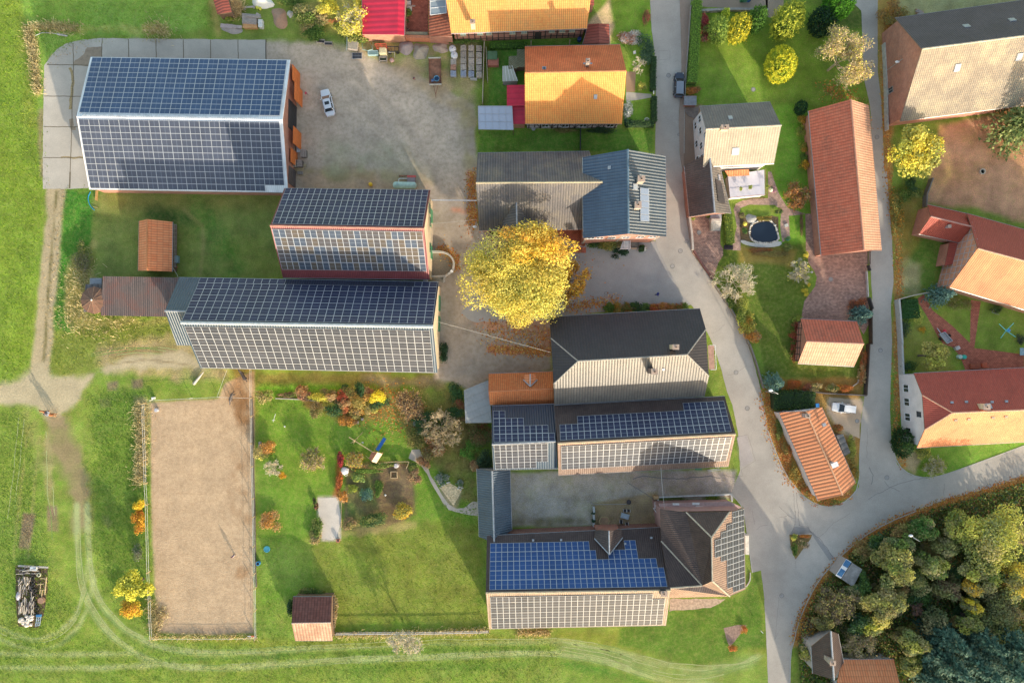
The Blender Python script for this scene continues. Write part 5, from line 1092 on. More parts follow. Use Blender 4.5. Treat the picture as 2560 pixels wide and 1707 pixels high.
Y1,Y2,Y3=(.72,.56,.06),(.66,.42,.04),(.62,.56,.12);OR1,OR2=(.48,.24,.04),(.52,.18,.03);OL=(.26,.26,.08);G1,G2,G3=(.08,.15,.03),(.14,.22,.04),(.05,.09,.03)
YG=(.38,.40,.07);BLU=(.09,.17,.15);BLU2=(.13,.22,.18);RUST=(.42,.14,.05);REDL=(.38,.05,.05);TAN=(.42,.32,.16);DG=(.05,.10,.05)
def T1(c,a):return t(c,a)[0]
# --- the big yellow tree and its neighbour
root=leafy('maple_tree','huge golden yellow broadleaf tree in the farm courtyard','tree',(1288,690),158,12.0,[(.60,.50,.09),(.64,.54,.10),(.54,.52,.12),(.50,.38,.08),(.58,.54,.14)],46000,.20,90,ry=132,cr=.27)
c=P((1340,610),11);crown(root,c,6.2,3.8,2.4,22,5500,.22,[Y2,OR1,(.58,.46,.08),(.62,.5,.1)],.34,name='upper_crown')
bare('half bare orange leaved tree on the right side of the golden tree',(1425,700),62,9,M_twigd,4,74,[OR1,Y2,OR1,(.5,.36,.1)],5200,lsz=.2)
# --- north and east trees
bare('big leafless pale twigged tree by the top end of the lane',(2112,140),92,11,M_twig,5,92,[TAN,(.52,.44,.26),TAN,Y3],7000,lsz=.17,thick=.8)
bare('pale leafless ball shaped tree at the street bend',(1849,700),62,7.5,M_pale,5,62,thick=.8,multi=True)
bare('slim leafless bush beside the brown paved yard',T1('31','300,900'),38,4.5,M_pale,5,40,[Y3],200,thick=.7,multi=True)
bare('orange twigged bush against the long red barn',T1('31','280,200'),40,4.5,mcol((.42,.24,.11),.9),5,50,[OR1,RUST,TAN],1600,lsz=.14,multi=True)
bare('pale leafless tree beside the orange roofed timbered house',T1('20','1165,590'),27,4.5,M_pale,4,24)
bare('leafless tree with long shadow on the bottom meadow boundary',T1('13','1370,1100'),62,8,M_pale,5,54,base=T1('13','1405,1130'),thick=.9)
bare('small forking leafless tree on the garden lawn',T1('12','140,1130'),30,3,M_pale,4,26,multi=True)
bare('pale leafless tree behind the magenta roofed outbuilding',T1('10','880,90'),52,7,M_pale,4,52,[Y3,Y1],900,lsz=.2,base=T1('10','940,260'))
leafy('tree','yellow green and half bare tree at the corner of the brown paddock','tree',T1('30','1330,1380'),74,8.5,[YG,Y3,Y1,OL],6500,.28,40,ry=78,cr=.25)
bare('thin leafless branches mixed into the yellow tree by the paddock',T1('30','1450,1330'),52,8,M_pale,4,54,[YG,Y3],900,lsz=.2)
spruce('fir with drooping pale green branches at the right edge of the paddock',(2556,310),72,12,[(.16,.20,.06),(.10,.15,.05),(.22,.26,.10)],3600,name='fir',cat='fir')
dense('round bright yellow conifer on the big lawn',T1('30','115,590'),39,47,5,[(.30,.40,.04),(.80,.72,.05)],9000,.17,-.15,lump=.06)
dense('yellow green conifer group north on the big lawn',T1('30','180,190'),34,48,5.5,[(.14,.22,.03),(.50,.52,.06)],6000,.18,-.65,lump=.22)
dense('round light green conifer next to the red leaved shrubs',T1('20','1880,275'),24,33,4.5,[(.13,.24,.05),(.36,.46,.08)],4500,.15)
dense('golden conifer right of the light green one',T1('20','2070,260'),26,36,5,[(.20,.26,.04),(.70,.60,.04)],4500,.15,-.4,lump=.2)
dense('dark green pointed conifer at the top garden fence',T1('20','2235,175'),24,34,6,[(.03,.09,.02),(.10,.22,.03)],4500,.15,-.3,shape=.5)
dense('small bright green cone shaped conifer at the top fence',T1('20','1950,125'),10,14,3.2,[(.20,.34,.04),(.50,.60,.06)],1200,.12,shape=.3)
dense('large bright green clipped evergreen at the top edge',T1('30','640,45'),36,40,7,[(.03,.12,.01),(.10,.30,.02)],7000,.17,-.4,lump=.08)
dense('very dark evergreen below the large bright green one',T1('30','500,200'),34,36,5,[(.01,.035,.015),(.025,.07,.03)],4500,.18)
dense('dark yew at the north west corner of the long red barn',T1('30','300,985'),15,18,2.8,[(.015,.05,.025),(.03,.09,.03)],1800,.13,name='yew',cat='yew')
for k,(a,cl,lb)in enumerate((('300,1100',[G2,OR1],'upper green and orange shrub along the long red barn'),('295,1195',[OL,G2,YG],'yellow green shrub along the long red barn'),('320,1350',[OR1,G2],'middle orange tipped shrub along the long red barn'),('325,1440',[G1,G2],'dark green shrub along the long red barn'),('330,1510',[OR1,Y2,G1],'lower rusty shrub along the long red barn'))):
    shrub(lb,T1('30',a),13,13,1.4,cl,600,.14,group='shrubs along the long red barn')
hedge('long clipped bright green hedge beside the upper street',t('20','1672,40 1660,200 1650,420 1638,600 1628,780'),1.6,1.6,[(.15,.27,.04),(.20,.34,.05)],130,.12)
shrub('rusty brown dome shrub at the lower end of the long hedge',T1('20','1645,835'),18,14,1.2,[RUST,OR1,(.30,.15,.08)],1100,.14)
for a,lb,cl,r1,r2 in(('1730,190','dark red leaved shrub near the top of the long hedge',[REDL,(.28,.10,.09)],14,22),('1750,320','red and green shrub beside the light green conifer',[REDL,G2,(.3,.12,.1)],16,20),('1700,300','greenish red shrub right of the long hedge',[G2,REDL],11,16)):
    shrub(lb,T1('20',a),r1,r2,1.5,cl,800,.15,group='red leaved shrubs by the long hedge')
# street front shrubs of the timbered house
shrub('flat silver and rust flower mound in the front garden',T1('20','1060,350'),33,18,1.0,[(.62,.60,.58),(.62,.50,.40),RUST,(.70,.66,.60)],2200,.16,'flower_mound','flowers')
shrub('blue green bush strip at the street edge of the front garden',T1('20','1220,430'),20,40,1.6,[(.07,.14,.09),(.10,.18,.10),DG],1600,.16)
hedge('dark clipped hedge beside the street, upper piece',t('20','1280,540 1275,840'),.9,1.3,[(.035,.08,.03),(.05,.11,.035)],90,.13)
hedge('dark clipped hedge beside the street, lower piece',t('20','1285,900 1285,1130'),.9,1.3,[(.035,.08,.03),(.06,.12,.035)],90,.13)
hedge('dark hedge crossing below the front garden',t('20','1030,1140 1285,1145'),1.0,1.2,[(.035,.08,.03),(.06,.12,.035)],90,.13)
shrub('white flowering bush at the corner of the orange roofed house',T1('20','1055,1010'),12,20,1.3,[(.6,.62,.60),(.10,.16,.08),(.5,.52,.5)],900,.13)
shrub('olive shrub row under the half timbered wall',T1('20','455,1195'),38,7,.9,[(.25,.22,.08),(.18,.17,.05)],1000,.13)
shrub('dark low shrub under the half timbered wall',T1('20','830,1190'),38,8,.9,[DG,(.05,.09,.03)],1000,.13)
shrub('small yellow leaved shrub by the stone steps',T1('20','1195,800'),12,12,1.1,[Y3,G2,OL],500,.14)
shrub('dark green bush behind the front garden corner',T1('20','1060,1120'),12,12,1.4,[(.04,.10,.06),DG],600,.14)
shrub('pink and red flower shrubs at the street corner',T1('20','1215,180'),12,28,1.1,[(.5,.12,.10),G2,(.35,.14,.12)],900,.13)
hedge('low bright green hedge below the yellow roofed farmhouse',t('10','2130,435 2334,430')+t('20','140,430'),1.1,.9,[(.07,.17,.02),(.12,.24,.03)],80,.13)
shrub('dark ivy mass over the wall below the farmhouse',T1('10','1900,385'),42,9,1.2,[G1,DG,G2],1300,.15)
# rubble garden shrubs, top
for k,(a,r1,r2,h,cl,lb)in enumerate((('640,70',30,24,2.8,[Y1,Y3,YG],'bright yellow bush at the top edge of the rubble garden'),('430,170',34,30,2.4,[OL,(.30,.26,.12),G2],'brownish olive bush in the middle of the rubble garden'),('850,280',38,20,2.2,[YG,Y3,OL],'yellow green bush left of the magenta roof'),('540,300',30,16,1.6,[G1,G2],'dark green scrub by the yard edge'),('300,30',34,12,1.6,[G1,OL,G2],'green scrub at the top edge by the white sacks'),('920,340',34,14,1.6,[OL,G1,YG],'olive scrub below the magenta roof'),('950,40',20,24,3,[Y1,Y3],'golden shrub touching the magenta roof'),('560,180',26,20,1.6,[TAN,OL],'tan dry scrub beside the fallen orange leaves'),('1680,400',0,0,0,0,''))):
    if r1:shrub(lb,T1('10',a),r1,r2,h,cl,int(r1*r2*2.2)+300,.2,group='scrub of the rubble garden')
shrub('small lime shrub by the dull red shed',T1('00','2090,175'),9,9,1,[YG,G2],260,.15)
shrub('green weeds at the open barn door',T1('10','365,690'),7,22,.7,[G1,G2,Y3],420,.13)
# --- shrubs by houses
for a,r1,r2,h,cl,lb in(('800,660',28,13,1.3,[DG,G1,G2],'dark green shrubs below the blue roofed house'),('900,650',24,20,2.2,[(.28,.24,.06),OL,G1],'golden brown climber below the blue roofed house'),('980,740',20,13,1.3,[DG,(.02,.05,.025)],'black green yew by the courtyard steps'),('1180,700',12,8,.8,[G1,DG],'small green bush beside the entrance steps')):
    shrub(lb,T1('21',a),r1,r2,h,cl,int(r1*r2*3)+300,.16)
for k,(x_,cl,lb)in enumerate(((880,[G1,G2],'dark green first bush'),(960,[OL,OR1],'olive second bush'),(1040,[RUST,OL,G1],'rusty third bush'),(1120,[G1,DG],'deep green fourth bush'),(1210,[DG,G2],'green fifth bush'),(1300,[RUST,REDL,OR1],'red sixth bush'),(1370,[(.5,.25,.15),OR1],'salmon seventh bush'),(1440,[OL,RUST],'brown eighth bush'),(1520,[G1,RUST],'red green ninth bush'),(1585,[G2,OL],'light green last bush'))):
    shrub(lb+' of the row behind the black roofed house',T1('21','%d,%d'%(x_,1235+(k%3)*6)),14,14,1.3,cl,700,.15,group='bush row behind the black roofed house')
# east garden
for a,r1,r2,h,cl,lb in(('2080,1260',17,36,1.7,[YG,G2,OL],'yellow green bank bush at the street curve'),('2140,1400',22,26,1.6,[OL,OR1,YG],'olive orange bush lower at the street curve'),('2210,1500',22,18,1.4,[OR1,RUST,TAN],'rusty bush at the lower garden corner'),('1990,1180',14,16,1.2,[OL,G1],'small olive bush under the pale ball tree')):
    shrub(lb,T1('21',a),r1,r2,h,cl,int(r1*r2*2.6)+200,.16,group='bushes on the street bank')
for a,r1,h,cl,lb in(('1650,420',6,.8,[G2,YG],'small potted shrub left at the wing wall'),('1795,400',6,.8,[G2,YG],'small potted shrub right at the wing wall')):
    shrub(lb,T1('21',a),r1,r1,h,cl,200,.1)
for a,lb in(('2045,182','left potted plant on the white terrace'),('2130,165','middle potted plant on the white terrace'),('2285,160','right potted plant on the white terrace')):
    o=shrub(lb,T1('21',a),5,5,.9,[G2,YG,(.3,.35,.1)],160,.12,group='plants on the white terrace');o.location.z=2.2
for a,r1,h,cl,lb in(('345,755',7.5,1.0,[Y1,Y3],'yellow ball shrub near the end of the long red barn'),('333,1100',9,1.0,[Y1,YG],'yellow ball shrub in the bed of the paved yard'),('372,1030',4,.6,[Y1],'tiny yellow shrub in the bed of the paved yard'),('270,1350',12,1.4,[YG,G2],'yellow green shrub beside the red garage')):
    shrub(lb,T1('31',a),r1,r1,h,cl,500,.11)
spruce('blue green spruce at the lane in the paved yard corner',T1('31','855,1300'),28,4.5,[BLU,BLU2,(.05,.10,.09)],2600,size=.4)
spruce('blue green spruce at the corner of the red roofed timbered house',T1('31','1570,1120'),32,5.5,[BLU,BLU2,(.06,.12,.09)],2800,size=.4)
spruce('blue green spruce at the garden corner opposite the cottage',T1('32','60,350'),28,5,[BLU,BLU2,(.15,.24,.14)],2600,size=.4)
shrub('red brown shrub in the paved yard corner',T1('31','820,1200'),24,16,1.0,[(.20,.08,.06),(.14,.09,.05),RUST],1000,.12)
for k,(a,cl,lb)in enumerate((('255,1400',[REDL,G1],'upper'),('245,1480',[REDL,G2,RUST],'middle'),('240,1545',[G1,REDL],'lower'))):shrub('red berried shrub, %s one of the row left of the garage'%lb,T1('31',a),13,13,1.3,cl,650,.13,group='berried shrubs left of the garage')
shrub('red leaved shrub at the lower left corner of the garage',T1('32','240,80'),12,26,1.2,[REDL,RUST,G1],900,.13)
for k,(a,r1,r2,cl,lb)in enumerate((('225,370',18,18,[RUST,OR2],'orange dome shrub right of the blue spruce'),('440,400',18,12,[TAN,OL],'tan shrub above the parked white car'),('350,395',12,10,[(.24,.12,.08),RUST],'dark red shrub above the hedge of the parking place'),('590,405',16,11,[TAN,OL,G1],'olive tan shrub in the south bed of the garage lawn'),('690,410',20,11,[RUST,OR1],'orange brown shrub in the south bed of the garage lawn'),('860,130',10,30,[RUST,(.16,.12,.05)],'brown shrub strip between garage and lane'),('850,270',10,26,[OL,TAN,RUST],'olive shrub strip below the garage by the lane'))):
    shrub(lb,T1('32',a),r1,r2,1.1,cl,int(r1*r2*2.6)+200,.14,group='autumn shrubs round the garage lawn')
hedge('broad dark green hedge above the narrow cottage',t('32','20,510 200,500 390,520'),3.2,1.8,[(.04,.08,.025),(.06,.11,.03),(.05,.10,.02)],60,.17)
for k,(a,r1,r2,cl,lb)in enumerate((('100,780',13,30,[OL,G1],'olive bush strip at the upper west side of the cottage'),('170,960',14,26,[RUST,OL],'rusty bush strip west of the cottage'),('240,1180',16,26,[OR1,OL],'orange brown bush strip at the lower west side of the cottage'),('350,1330',16,14,[OL,RUST],'brown bush near the tip of the triangle plot'),('760,960',14,30,[YG,OL],'yellow green grass bush east of the cottage'),('780,1160',12,26,[OR1,OL],'orange olive bush at the south east side of the cottage'),('640,770',14,10,[OL,RUST],'weedy bush behind the parked white car'),('560,1440',26,8,[OL,RUST,G1],'leafy ground bush at the south tip'))):
    shrub(lb,T1('32',a),r1,r2,.9,cl,int(r1*r2*2.4)+200,.15,group='bushes round the narrow cottage')
# right edge gardens
dense('dark round evergreen in front of the white gable wall',T1('32','1225,900'),21,38,4.5,[(.015,.045,.015),(.03,.08,.02)],4500,.16,name='evergreen',cat='evergreen')
shrub('yellow bush at the foot of the white gable wall',T1('32','1410,990'),20,14,1.4,[Y3,OL,G2],800,.15)
bare('leafless pale bush at the corner of the two roads',T1('32','1540,1110'),38,3.5,M_pale,4,26,[YG,OL],700,multi=True,lsz=.15)
shrub('olive scrub at the corner of the two roads',T1('32','1500,1130'),34,18,.9,[OL,G2,YG],1000,.14)
leafy('tree','olive and yellow garden tree north of the white gable house','tree',T1('32','1480,110'),50,5.5,[OL,(.30,.26,.08),YG,Y3],4500,.24,30,ry=38,cr=.3)
shrub('dark green bush beside the olive garden tree',T1('32','1290,210'),22,14,1.4,[G1,DG],800,.15)
for k in range(5):hedge('%s clipped dark green box row in the corner garden bed'%('uppermost','second highest','middle','second lowest','lowest')[k],t('31','%d,%d %d,%d'%(1200,1185+k*35,1345+k*5,1175+k*35)),.7,.8,[(.03,.10,.02),(.05,.14,.03)],90,.11)
shrub('yellow green bush below the clipped box rows',T1('31','1360,1290'),18,22,1.0,[YG,G2,Y3],800,.13);shrub('orange flower clump beside the garden path',T1('31','1400,1440'),10,8,.6,[OR1,Y2],300,.1);shrub('dark weeds below the box rows',T1('31','1250,1400'),14,30,.7,[DG,(.15,.12,.08),G1],700,.13)
shrub('small dark bush below the timbered wall on the lawn',T1('31','2080,1250'),16,12,.9,[(.10,.10,.06),G1],500,.12);shrub('dark flower clump at the right edge lawn',T1('31','2310,1520'),12,14,.8,[(.12,.08,.07),DG],400,.12)
shrub('wild olive grass clump at the house corner lawn',T1('31','1760,1200'),30,16,.6,[OL,(.26,.22,.1)],700,.12)
for a,r1,r2,cl,lb in(('1280,200',30,22,[G1,OL,G2],'dark green shrub under the yellow paddock tree'),('1180,330',20,60,[OL,OR1,G1],'olive orange shrub strip beside the lane opposite the long barn'),('1310,130',22,16,[G1,DG],'green bush by the paddock fence')):
    shrub(lb,T1('31',a),r1,r2,1.2,cl,int(r1*r2*1.6)+200,.17)
shrub('russet bushes by the corner of the big barn, top',T1('30','1150,130'),34,32,1.8,[OR1,(.26,.16,.07),OL],1600,.18)
# --- private garden in the middle
for k,(c_,a,r1,r2,h,cl,lb)in enumerate((('12','60,470',24,20,2.4,[TAN,OL,G2],'pale tan bush at the top left of the garden'),('12','450,470',18,12,1.2,[(.30,.14,.10),TAN],'reddish brown bush by the garden wall'),('12','580,485',26,12,1.5,[Y3,Y1,YG],'yellow bush at the garden top'),('12','690,480',16,14,1.5,[(.50,.30,.14),TAN],'peach coloured bush between yellow and red'),('12','820,490',22,20,1.8,[(.42,.07,.05),(.36,.12,.06)],'crimson bush of the autumn border'),('12','800,580',20,12,1.2,[RUST,(.45,.2,.1)],'red orange bush below the crimson one'),('12','920,540',30,26,1.9,[(.46,.27,.08),OL,(.5,.34,.10)],'golden brown bush of the autumn border'),
        ('12','1105,475',20,18,2.2,[(.74,.66,.05),Y1],'brilliant yellow bush at the right of the border'),('12','840,700',22,14,.9,[(.34,.20,.10),OR1],'brown ground shrub at the border tip'),('12','1060,590',16,14,1.0,[TAN,Y3,OL],'tan tuft right of the garden seat'),('12','280,460',20,8,.9,[(.24,.14,.09),G1],'brown red low bush on the garden wall'),('12','110,940',22,16,1.6,[OR1,(.5,.3,.12)],'orange bush at the left garden edge'),('12','60,990',18,20,1.5,[OL,Y3,TAN],'olive gold bush at the left garden edge'),
        ('12','245,1195',9,9,.9,[Y2,OR1],'small orange bush on the lawn'),('12','1350,840',0,0,0,0,''),('12','1480,850',26,34,1.8,[(.22,.18,.06),OL,G1],'brown green thicket left of the grey path end'),('12','1570,980',22,16,1.3,[(.30,.20,.07),RUST,OL],'golden brown bush above the grey path'),('12','770,1060',9,20,1.2,[(.20,.06,.06),REDL],'dark red hedge piece at the vegetable bed'),('12','765,1240',9,30,1.1,[RUST,OR2,(.3,.1,.05)],'rust orange strip left of the vegetable bed'),('12','790,1395',14,18,1.3,[(.45,.30,.18),OR1],'peach round bush beside the concrete pad'),
        ('12','1350,1520',28,20,1.5,[Y2,Y1,OL],'golden bush at the lower right of the vegetable bed'),('13','1340,20',22,12,1.1,[(.62,.42,.05),Y2],'yellow bush end below the vegetable bed'),('13','1060,80',34,18,1.2,[G1,(.06,.13,.06),OL],'green vegetable thicket below the bed'),('13','860,110',20,16,1.0,[(.26,.17,.1),OL],'brown weeds beside the concrete pad'),('12','1010,1370',16,20,.7,[BLU,(.14,.26,.14)],'blue green cabbage patch in the bed'),('12','1120,1330',12,22,.6,[G2,G1],'green crop row in the bed'),('12','880,1320',14,12,.6,[G2,YG],'light green herb patch in the bed'),
        ('12','930,1220',18,10,.7,[YG,(.2,.3,.1)],'pale green patch at the top of the bed'),('12','1000,1150',40,6,.9,[G1,G2],'dark green low row at the top of the bed'),('12','1150,1100',36,8,1.0,[G1,G2,OL],'green bushes along the bed fence'),('12','1450,1200',16,20,1.0,[(.30,.16,.10),TAN],'brown dry bush right of the bed'),('12','1430,1120',16,12,.9,[G1,OL],'green weeds right of the bed corner'),('13','560,150',14,26,1.0,[G1,OL,G2],'green weeds left of the concrete pad'),('13','540,240',16,20,1.0,[OL,TAN],'olive weeds below the concrete pad'),('12','545,1440',6,18,.8,[(.2,.07,.06),G1],'small dark shrub strip at the concrete pad'),
        ('12','1950,960',22,24,1.6,[(.07,.22,.03),G2],'vivid green bush near the solar barn'),('12','2040,850',34,30,1.6,[(.14,.14,.05),G1,(.24,.12,.06)],'dark olive thicket near the solar barn'),('12','2080,1060',22,28,1.8,[DG,(.08,.10,.04)],'dark thicket against the solar barn'),('12','2040,760',28,16,1.2,[(.26,.10,.05),G1],'rusty thicket below the grey canopy'),('12','1850,560',18,16,1.0,[(.24,.16,.07),OL,(.3,.1,.06)],'brown red bush beside the grey canopy'),('12','1700,1220',16,16,.9,[(.05,.12,.07),(.4,.4,.36),G1],'silver green plants above the stone terrace'),('12','1850,1270',10,10,.8,[(.3,.32,.28),G1],'silver shrub right of the stone terrace'),
        ('12','1710,80',14,26,1.6,[DG,(.02,.05,.02)],'dark round bushes at the east end of the solar barn'),('12','1410,560',12,10,1.0,[(.05,.10,.06),DG],'dark centre plant of the big dry ring'),('13','310,880',9,26,1.3,[G1,DG],'dark weeds on the left of the tiled shed'),('13','500,740',30,12,.9,[G1,OL],'dark weeds behind the tiled shed'),('13','720,930',8,34,1.3,[TAN,(.26,.2,.12)],'dry bramble strip right of the tiled shed'))):
    if r1:shrub(lb,T1(c_,a),r1,r2,h,cl,int(r1*r2*2.2)+220,.16,group='shrubs of the private garden')
bare('round twiggy tree in the middle of the garden lawn',T1('12','500,1070'),38,3.8,M_twig,5,36,[TAN,OL,YG],1500,lsz=.15,multi=True)
bare('twiggy tree with gold leaves beside the play tower',T1('12','890,1060'),26,3.4,M_twig,5,24,[OR1,OL,YG],1500,lsz=.15,multi=True)
bare('spreading grey brown leafless tree above the garden path',T1('12','1700,800'),62,5.5,M_twig,5,70,[(.2,.2,.07),TAN],1300,lsz=.14,multi=True)
bare('ring of low dry branches on the garden lawn',T1('12','1415,540'),54,1.8,M_twigd,4,42,[(.44,.32,.14),TAN,(.36,.2,.1)],2600,lsz=.15,multi=True)
shrub('round orange heather mound on the lawn',T1('13','125,105'),28,28,1.1,[(.50,.28,.14),OR1,(.55,.36,.18)],1800,.14)
for k in range(34):
    a,r_=((950,900,150,170),0)if k<20 else((690,893,200,60),0)
    p=f('%f,%f'%(a[0]+random.random()*a[2],a[1]+random.random()*a[3]))[0];kd=k%3;c_=([(.2,.2,.06),(.24,.17,.09)],[DG,(.06,.14,.04)],[(.34,.2,.09),(.3,.13,.07),TAN])[kd]
    shrub(('olive','green','russet')[kd]+' shrub of the tangled garden borders',p,random.uniform(14,26),random.uniform(12,22),random.uniform(.9,2.0),c_,1000,.15,group=('olive','green','russet')[kd]+' border shrubs')
# --- left meadow
leafy('tree','lime yellow tree leaning over the arena fence','tree',T1('03','1210,680'),50,5.5,[(.52,.50,.06),YG,(.6,.55,.07)],4200,.26,30,ry=46,cr=.3)
shrub('orange golden bush below the lime yellow tree',T1('03','1215,880'),30,22,2,[Y2,Y1,OR1],1500,.18);shrub('orange bush left of the arena fence',T1('03','1265,90'),16,28,1.6,[Y2,OR1,OR2],1100,.16);shrub('small bright yellow bush left of the arena fence',T1('02','1265,1450'),16,14,1.4,[Y1,(.74,.5,.04)],900,.15)
shrub('orange tuft left of the arena fence',T1('02','1280,1530'),10,8,.8,[OR2,OR1],350,.13)
shrub('grey brown bramble left of the arena',T1('03','1260,370'),18,24,.8,[(.28,.25,.2),G1],600,.14)
shrub('green bramble at the track by the lawn fence',T1('01','760,780'),22,44,.9,[G2,(.2,.17,.12),OL],1300,.16)
# --- flower beds bottom right and the island
for a,r1,r2,cl,lb in(('2115,1085',9,11,[(.55,.2,.08),OR1],'right orange heather clump in the lawn bed'),('2010,1245',12,9,[(.55,.2,.08),OR1],'lower orange heather clump in the lawn bed')):shrub(lb,T1('23',a),r1,r2,.7,cl,500,.11)
zz=t('23','1930,1065 2060,1035 2140,1040 2050,1160 1985,1240 1950,1150');sheet('flower_bed',zz,.006,mcol(A(165,138,122),.95,var=.4,sc=3),1.5);sheet('flower_bed',t('23','1440,800 1950,800 1840,870 1700,890 1430,915'),.006,mcol(A(200,178,152),.95,var=.45,sc=2.5),3)
sheet('island_bed',t('33','195,215 400,215 390,250 250,440 225,390 200,290'),.018,mcol(A(100,90,60,False),.95,var=.4,sc=2),1)
for a,r1,r2,cl,lb in(('235,240',10,8,[Y3,G2],'yellow green plant on the road island'),('245,350',9,18,[G1,G2],'dark green plants at the left side of the road island'),('320,290',16,14,[(.45,.3,.25),TAN,G1],'pinkish dry grass plant on the road island'),('340,225',14,5,[RUST,OR1],'rust coloured strip on the road island')):shrub(lb,T1('33',a),r1,r2,.8,cl,500,.12,group='plants on the road island')
# --- the wood in the corner
W=[('33','1980,200',88,12,[YG,Y3,(.38,.40,.06)],'tall yellow green tree at the upper right of the wood',7500),('33','1700,130',42,9,[YG,OL,G2],'yellow olive tree left of the tall yellow green one',2600),('33','2260,620',62,11,[(.62,.44,.05),Y3,YG],'bright golden tree at the right edge of the wood',4500),('33','2290,230',30,9,[(.42,.36,.2),TAN,OL],'tan pale tree at the right edge above the golden one',1500),
     ('33','1830,690',30,9,[(.72,.42,.04),Y2],'upper orange yellow birch in the wood',2200),('33','1820,830',26,8,[(.76,.52,.03),Y1],'lower pure yellow birch in the wood',2000),('33','1810,960',38,8,[YG,OL,G2],'lime tree below the yellow birches',2600),('33','1130,500',52,9,[OL,(.28,.24,.09),G2,Y3],'mottled olive and yellow tree right of the shelter',4200),('33','980,420',24,5,[Y3,OL],'small yellowish tree above the shelter',1300),('33','1470,470',44,9,[YG,OL,G1],'yellow olive tree in the upper middle of the wood',3200),
     ('33','1060,850',58,9,[(.24,.22,.08),OL,Y3,(.2,.17,.07)],'broad brown olive tree in the middle left of the wood',4800),('33','930,1040',26,6,[(.4,.4,.04),YG],'small bright lime tree above the dark house',1500),('33','1300,1190',46,9,[(.10,.14,.03),YG,OL],'deep green and lime tree left of the conifers',3600),('33','1290,1370',34,6,[OL,G1,YG],'green shrub tree right of the red bottom roof',1800),('33','1900,560',60,10,[OL,YG,G2],'olive crown right of the birches',4200),('33','2100,860',56,9,[(.10,.12,.05),OL,(.13,.11,.06)],'dull dark olive tree right of the birches',3600),
     ('33','800,700',28,4,[(.03,.10,.04),G1],'dark green tree by the shelter',2600),('33','1220,320',44,7,[DG,G1,G2],'dark green tree around the white street lamp',3000),('33','1400,150',34,7,[G1,(.05,.16,.03)],'green tree at the upper road bend',2600),('33','1090,300',30,6,[DG,G1],'dark bush tree at the road bend',2400),('33','1590,330',40,7,[(.16,.16,.08),OL,G1],'greyish olive tree in the upper wood',2400),('33','2060,1050',60,8,[OL,(.2,.2,.05),G1],'olive tree above the blue conifers',3600),
     ('33','1330,640',40,7,[G1,OL],'green tree right of the mottled one',2400),('33','800,1290',0,0,0,'',0),('33','340,1290',22,4,[YG,OL],'lime bush left of the dark bottom house',900),('33','1480,1000',36,7,[DG,(.1,.11,.04)],'dark crown above the blue conifers on the left',1900),('33','2140,140',40,10,[YG,(.45,.42,.08)],'pale lime crown beside the tall yellow green tree',2600),('33','1640,700',34,7,[(.16,.09,.06),OL],'reddish brown crown left of the orange birch',1700)]
for c_,a,r_,h_,cl,lb,n_ in W:
    if r_:leafy('tree',lb,'tree',T1(c_,a),r_*.98,h_*.85,[tuple(v*1.02 for v in q)for q in cl]+[(.30,.26,.13),(.16,.20,.08)],int(n_*1.8),.23,20,ry=r_*random.uniform(.8,1.15),group='trees of the corner wood',cr=.36,low=.08)
bare('leafless grey brown tree above the dark bottom house',T1('33','680,900'),58,8,mcol((.22,.18,.13),.9),5,44,[OL,(.26,.22,.10)],1500,lsz=.2,multi=True)
bare('round leafless pale tree between the two bottom roofs',T1('33','900,1270'),56,8,M_twig,5,46,[TAN,OL],1500,lsz=.18,multi=True)
bare('bare reddish sapling in the dark gap of the wood',T1('33','1400,910'),24,7,mcol((.26,.19,.15),.9),4,30,[(.3,.15,.1)],300)
bare('bare brown tree over the leaf covered bank',T1('33','400,1090'),34,5,M_twigd,4,26,[OR1,OL],700,multi=True)
for k,(a,r_,h_,lb)in enumerate((('1560,1110',44,12,'upper left'),('1880,1110',42,12,'upper middle'),('2150,1150',48,13,'upper right'),('1560,1330',50,13,'middle left'),('1800,1330',50,14,'central'),('2080,1340',54,14,'middle right'),('1480,1530',40,11,'lower left'),('1740,1560',46,12,'lower middle'),('2020,1560',50,12,'lower right'),('2310,1250',46,12,'right edge'),('2300,1500',44,12,'bottom right corner'))):
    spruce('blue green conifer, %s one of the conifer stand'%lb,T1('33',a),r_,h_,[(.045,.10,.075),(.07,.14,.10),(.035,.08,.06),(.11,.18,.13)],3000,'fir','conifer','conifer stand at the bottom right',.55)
for k in range(64):
    while True:
        p=(random.uniform(1990,2560),random.uniform(1290,1600))
        if sdist(WOODP,np.array([p[0]]),np.array([p[1]]))[0]>16 and math.dist(p,(2120,1435))>34 and p[0]-1990<(p[1]-1230)*2.6:break
    c_=random.choice(([G1,DG],[OL,(.2,.17,.09)],[(.30,.19,.08),OL]));shrub('%s bush filling the gaps between the trees of the corner wood'%{0:'dark green',1:'olive',2:'brownish'}[[[G1,DG],[OL,(.2,.17,.09)]].index(c_)if c_[0]in(G1,OL)else 2],p,random.uniform(15,30),random.uniform(15,30),random.uniform(2.4,5),c_,1300,.2,group='bushes filling the corner wood')
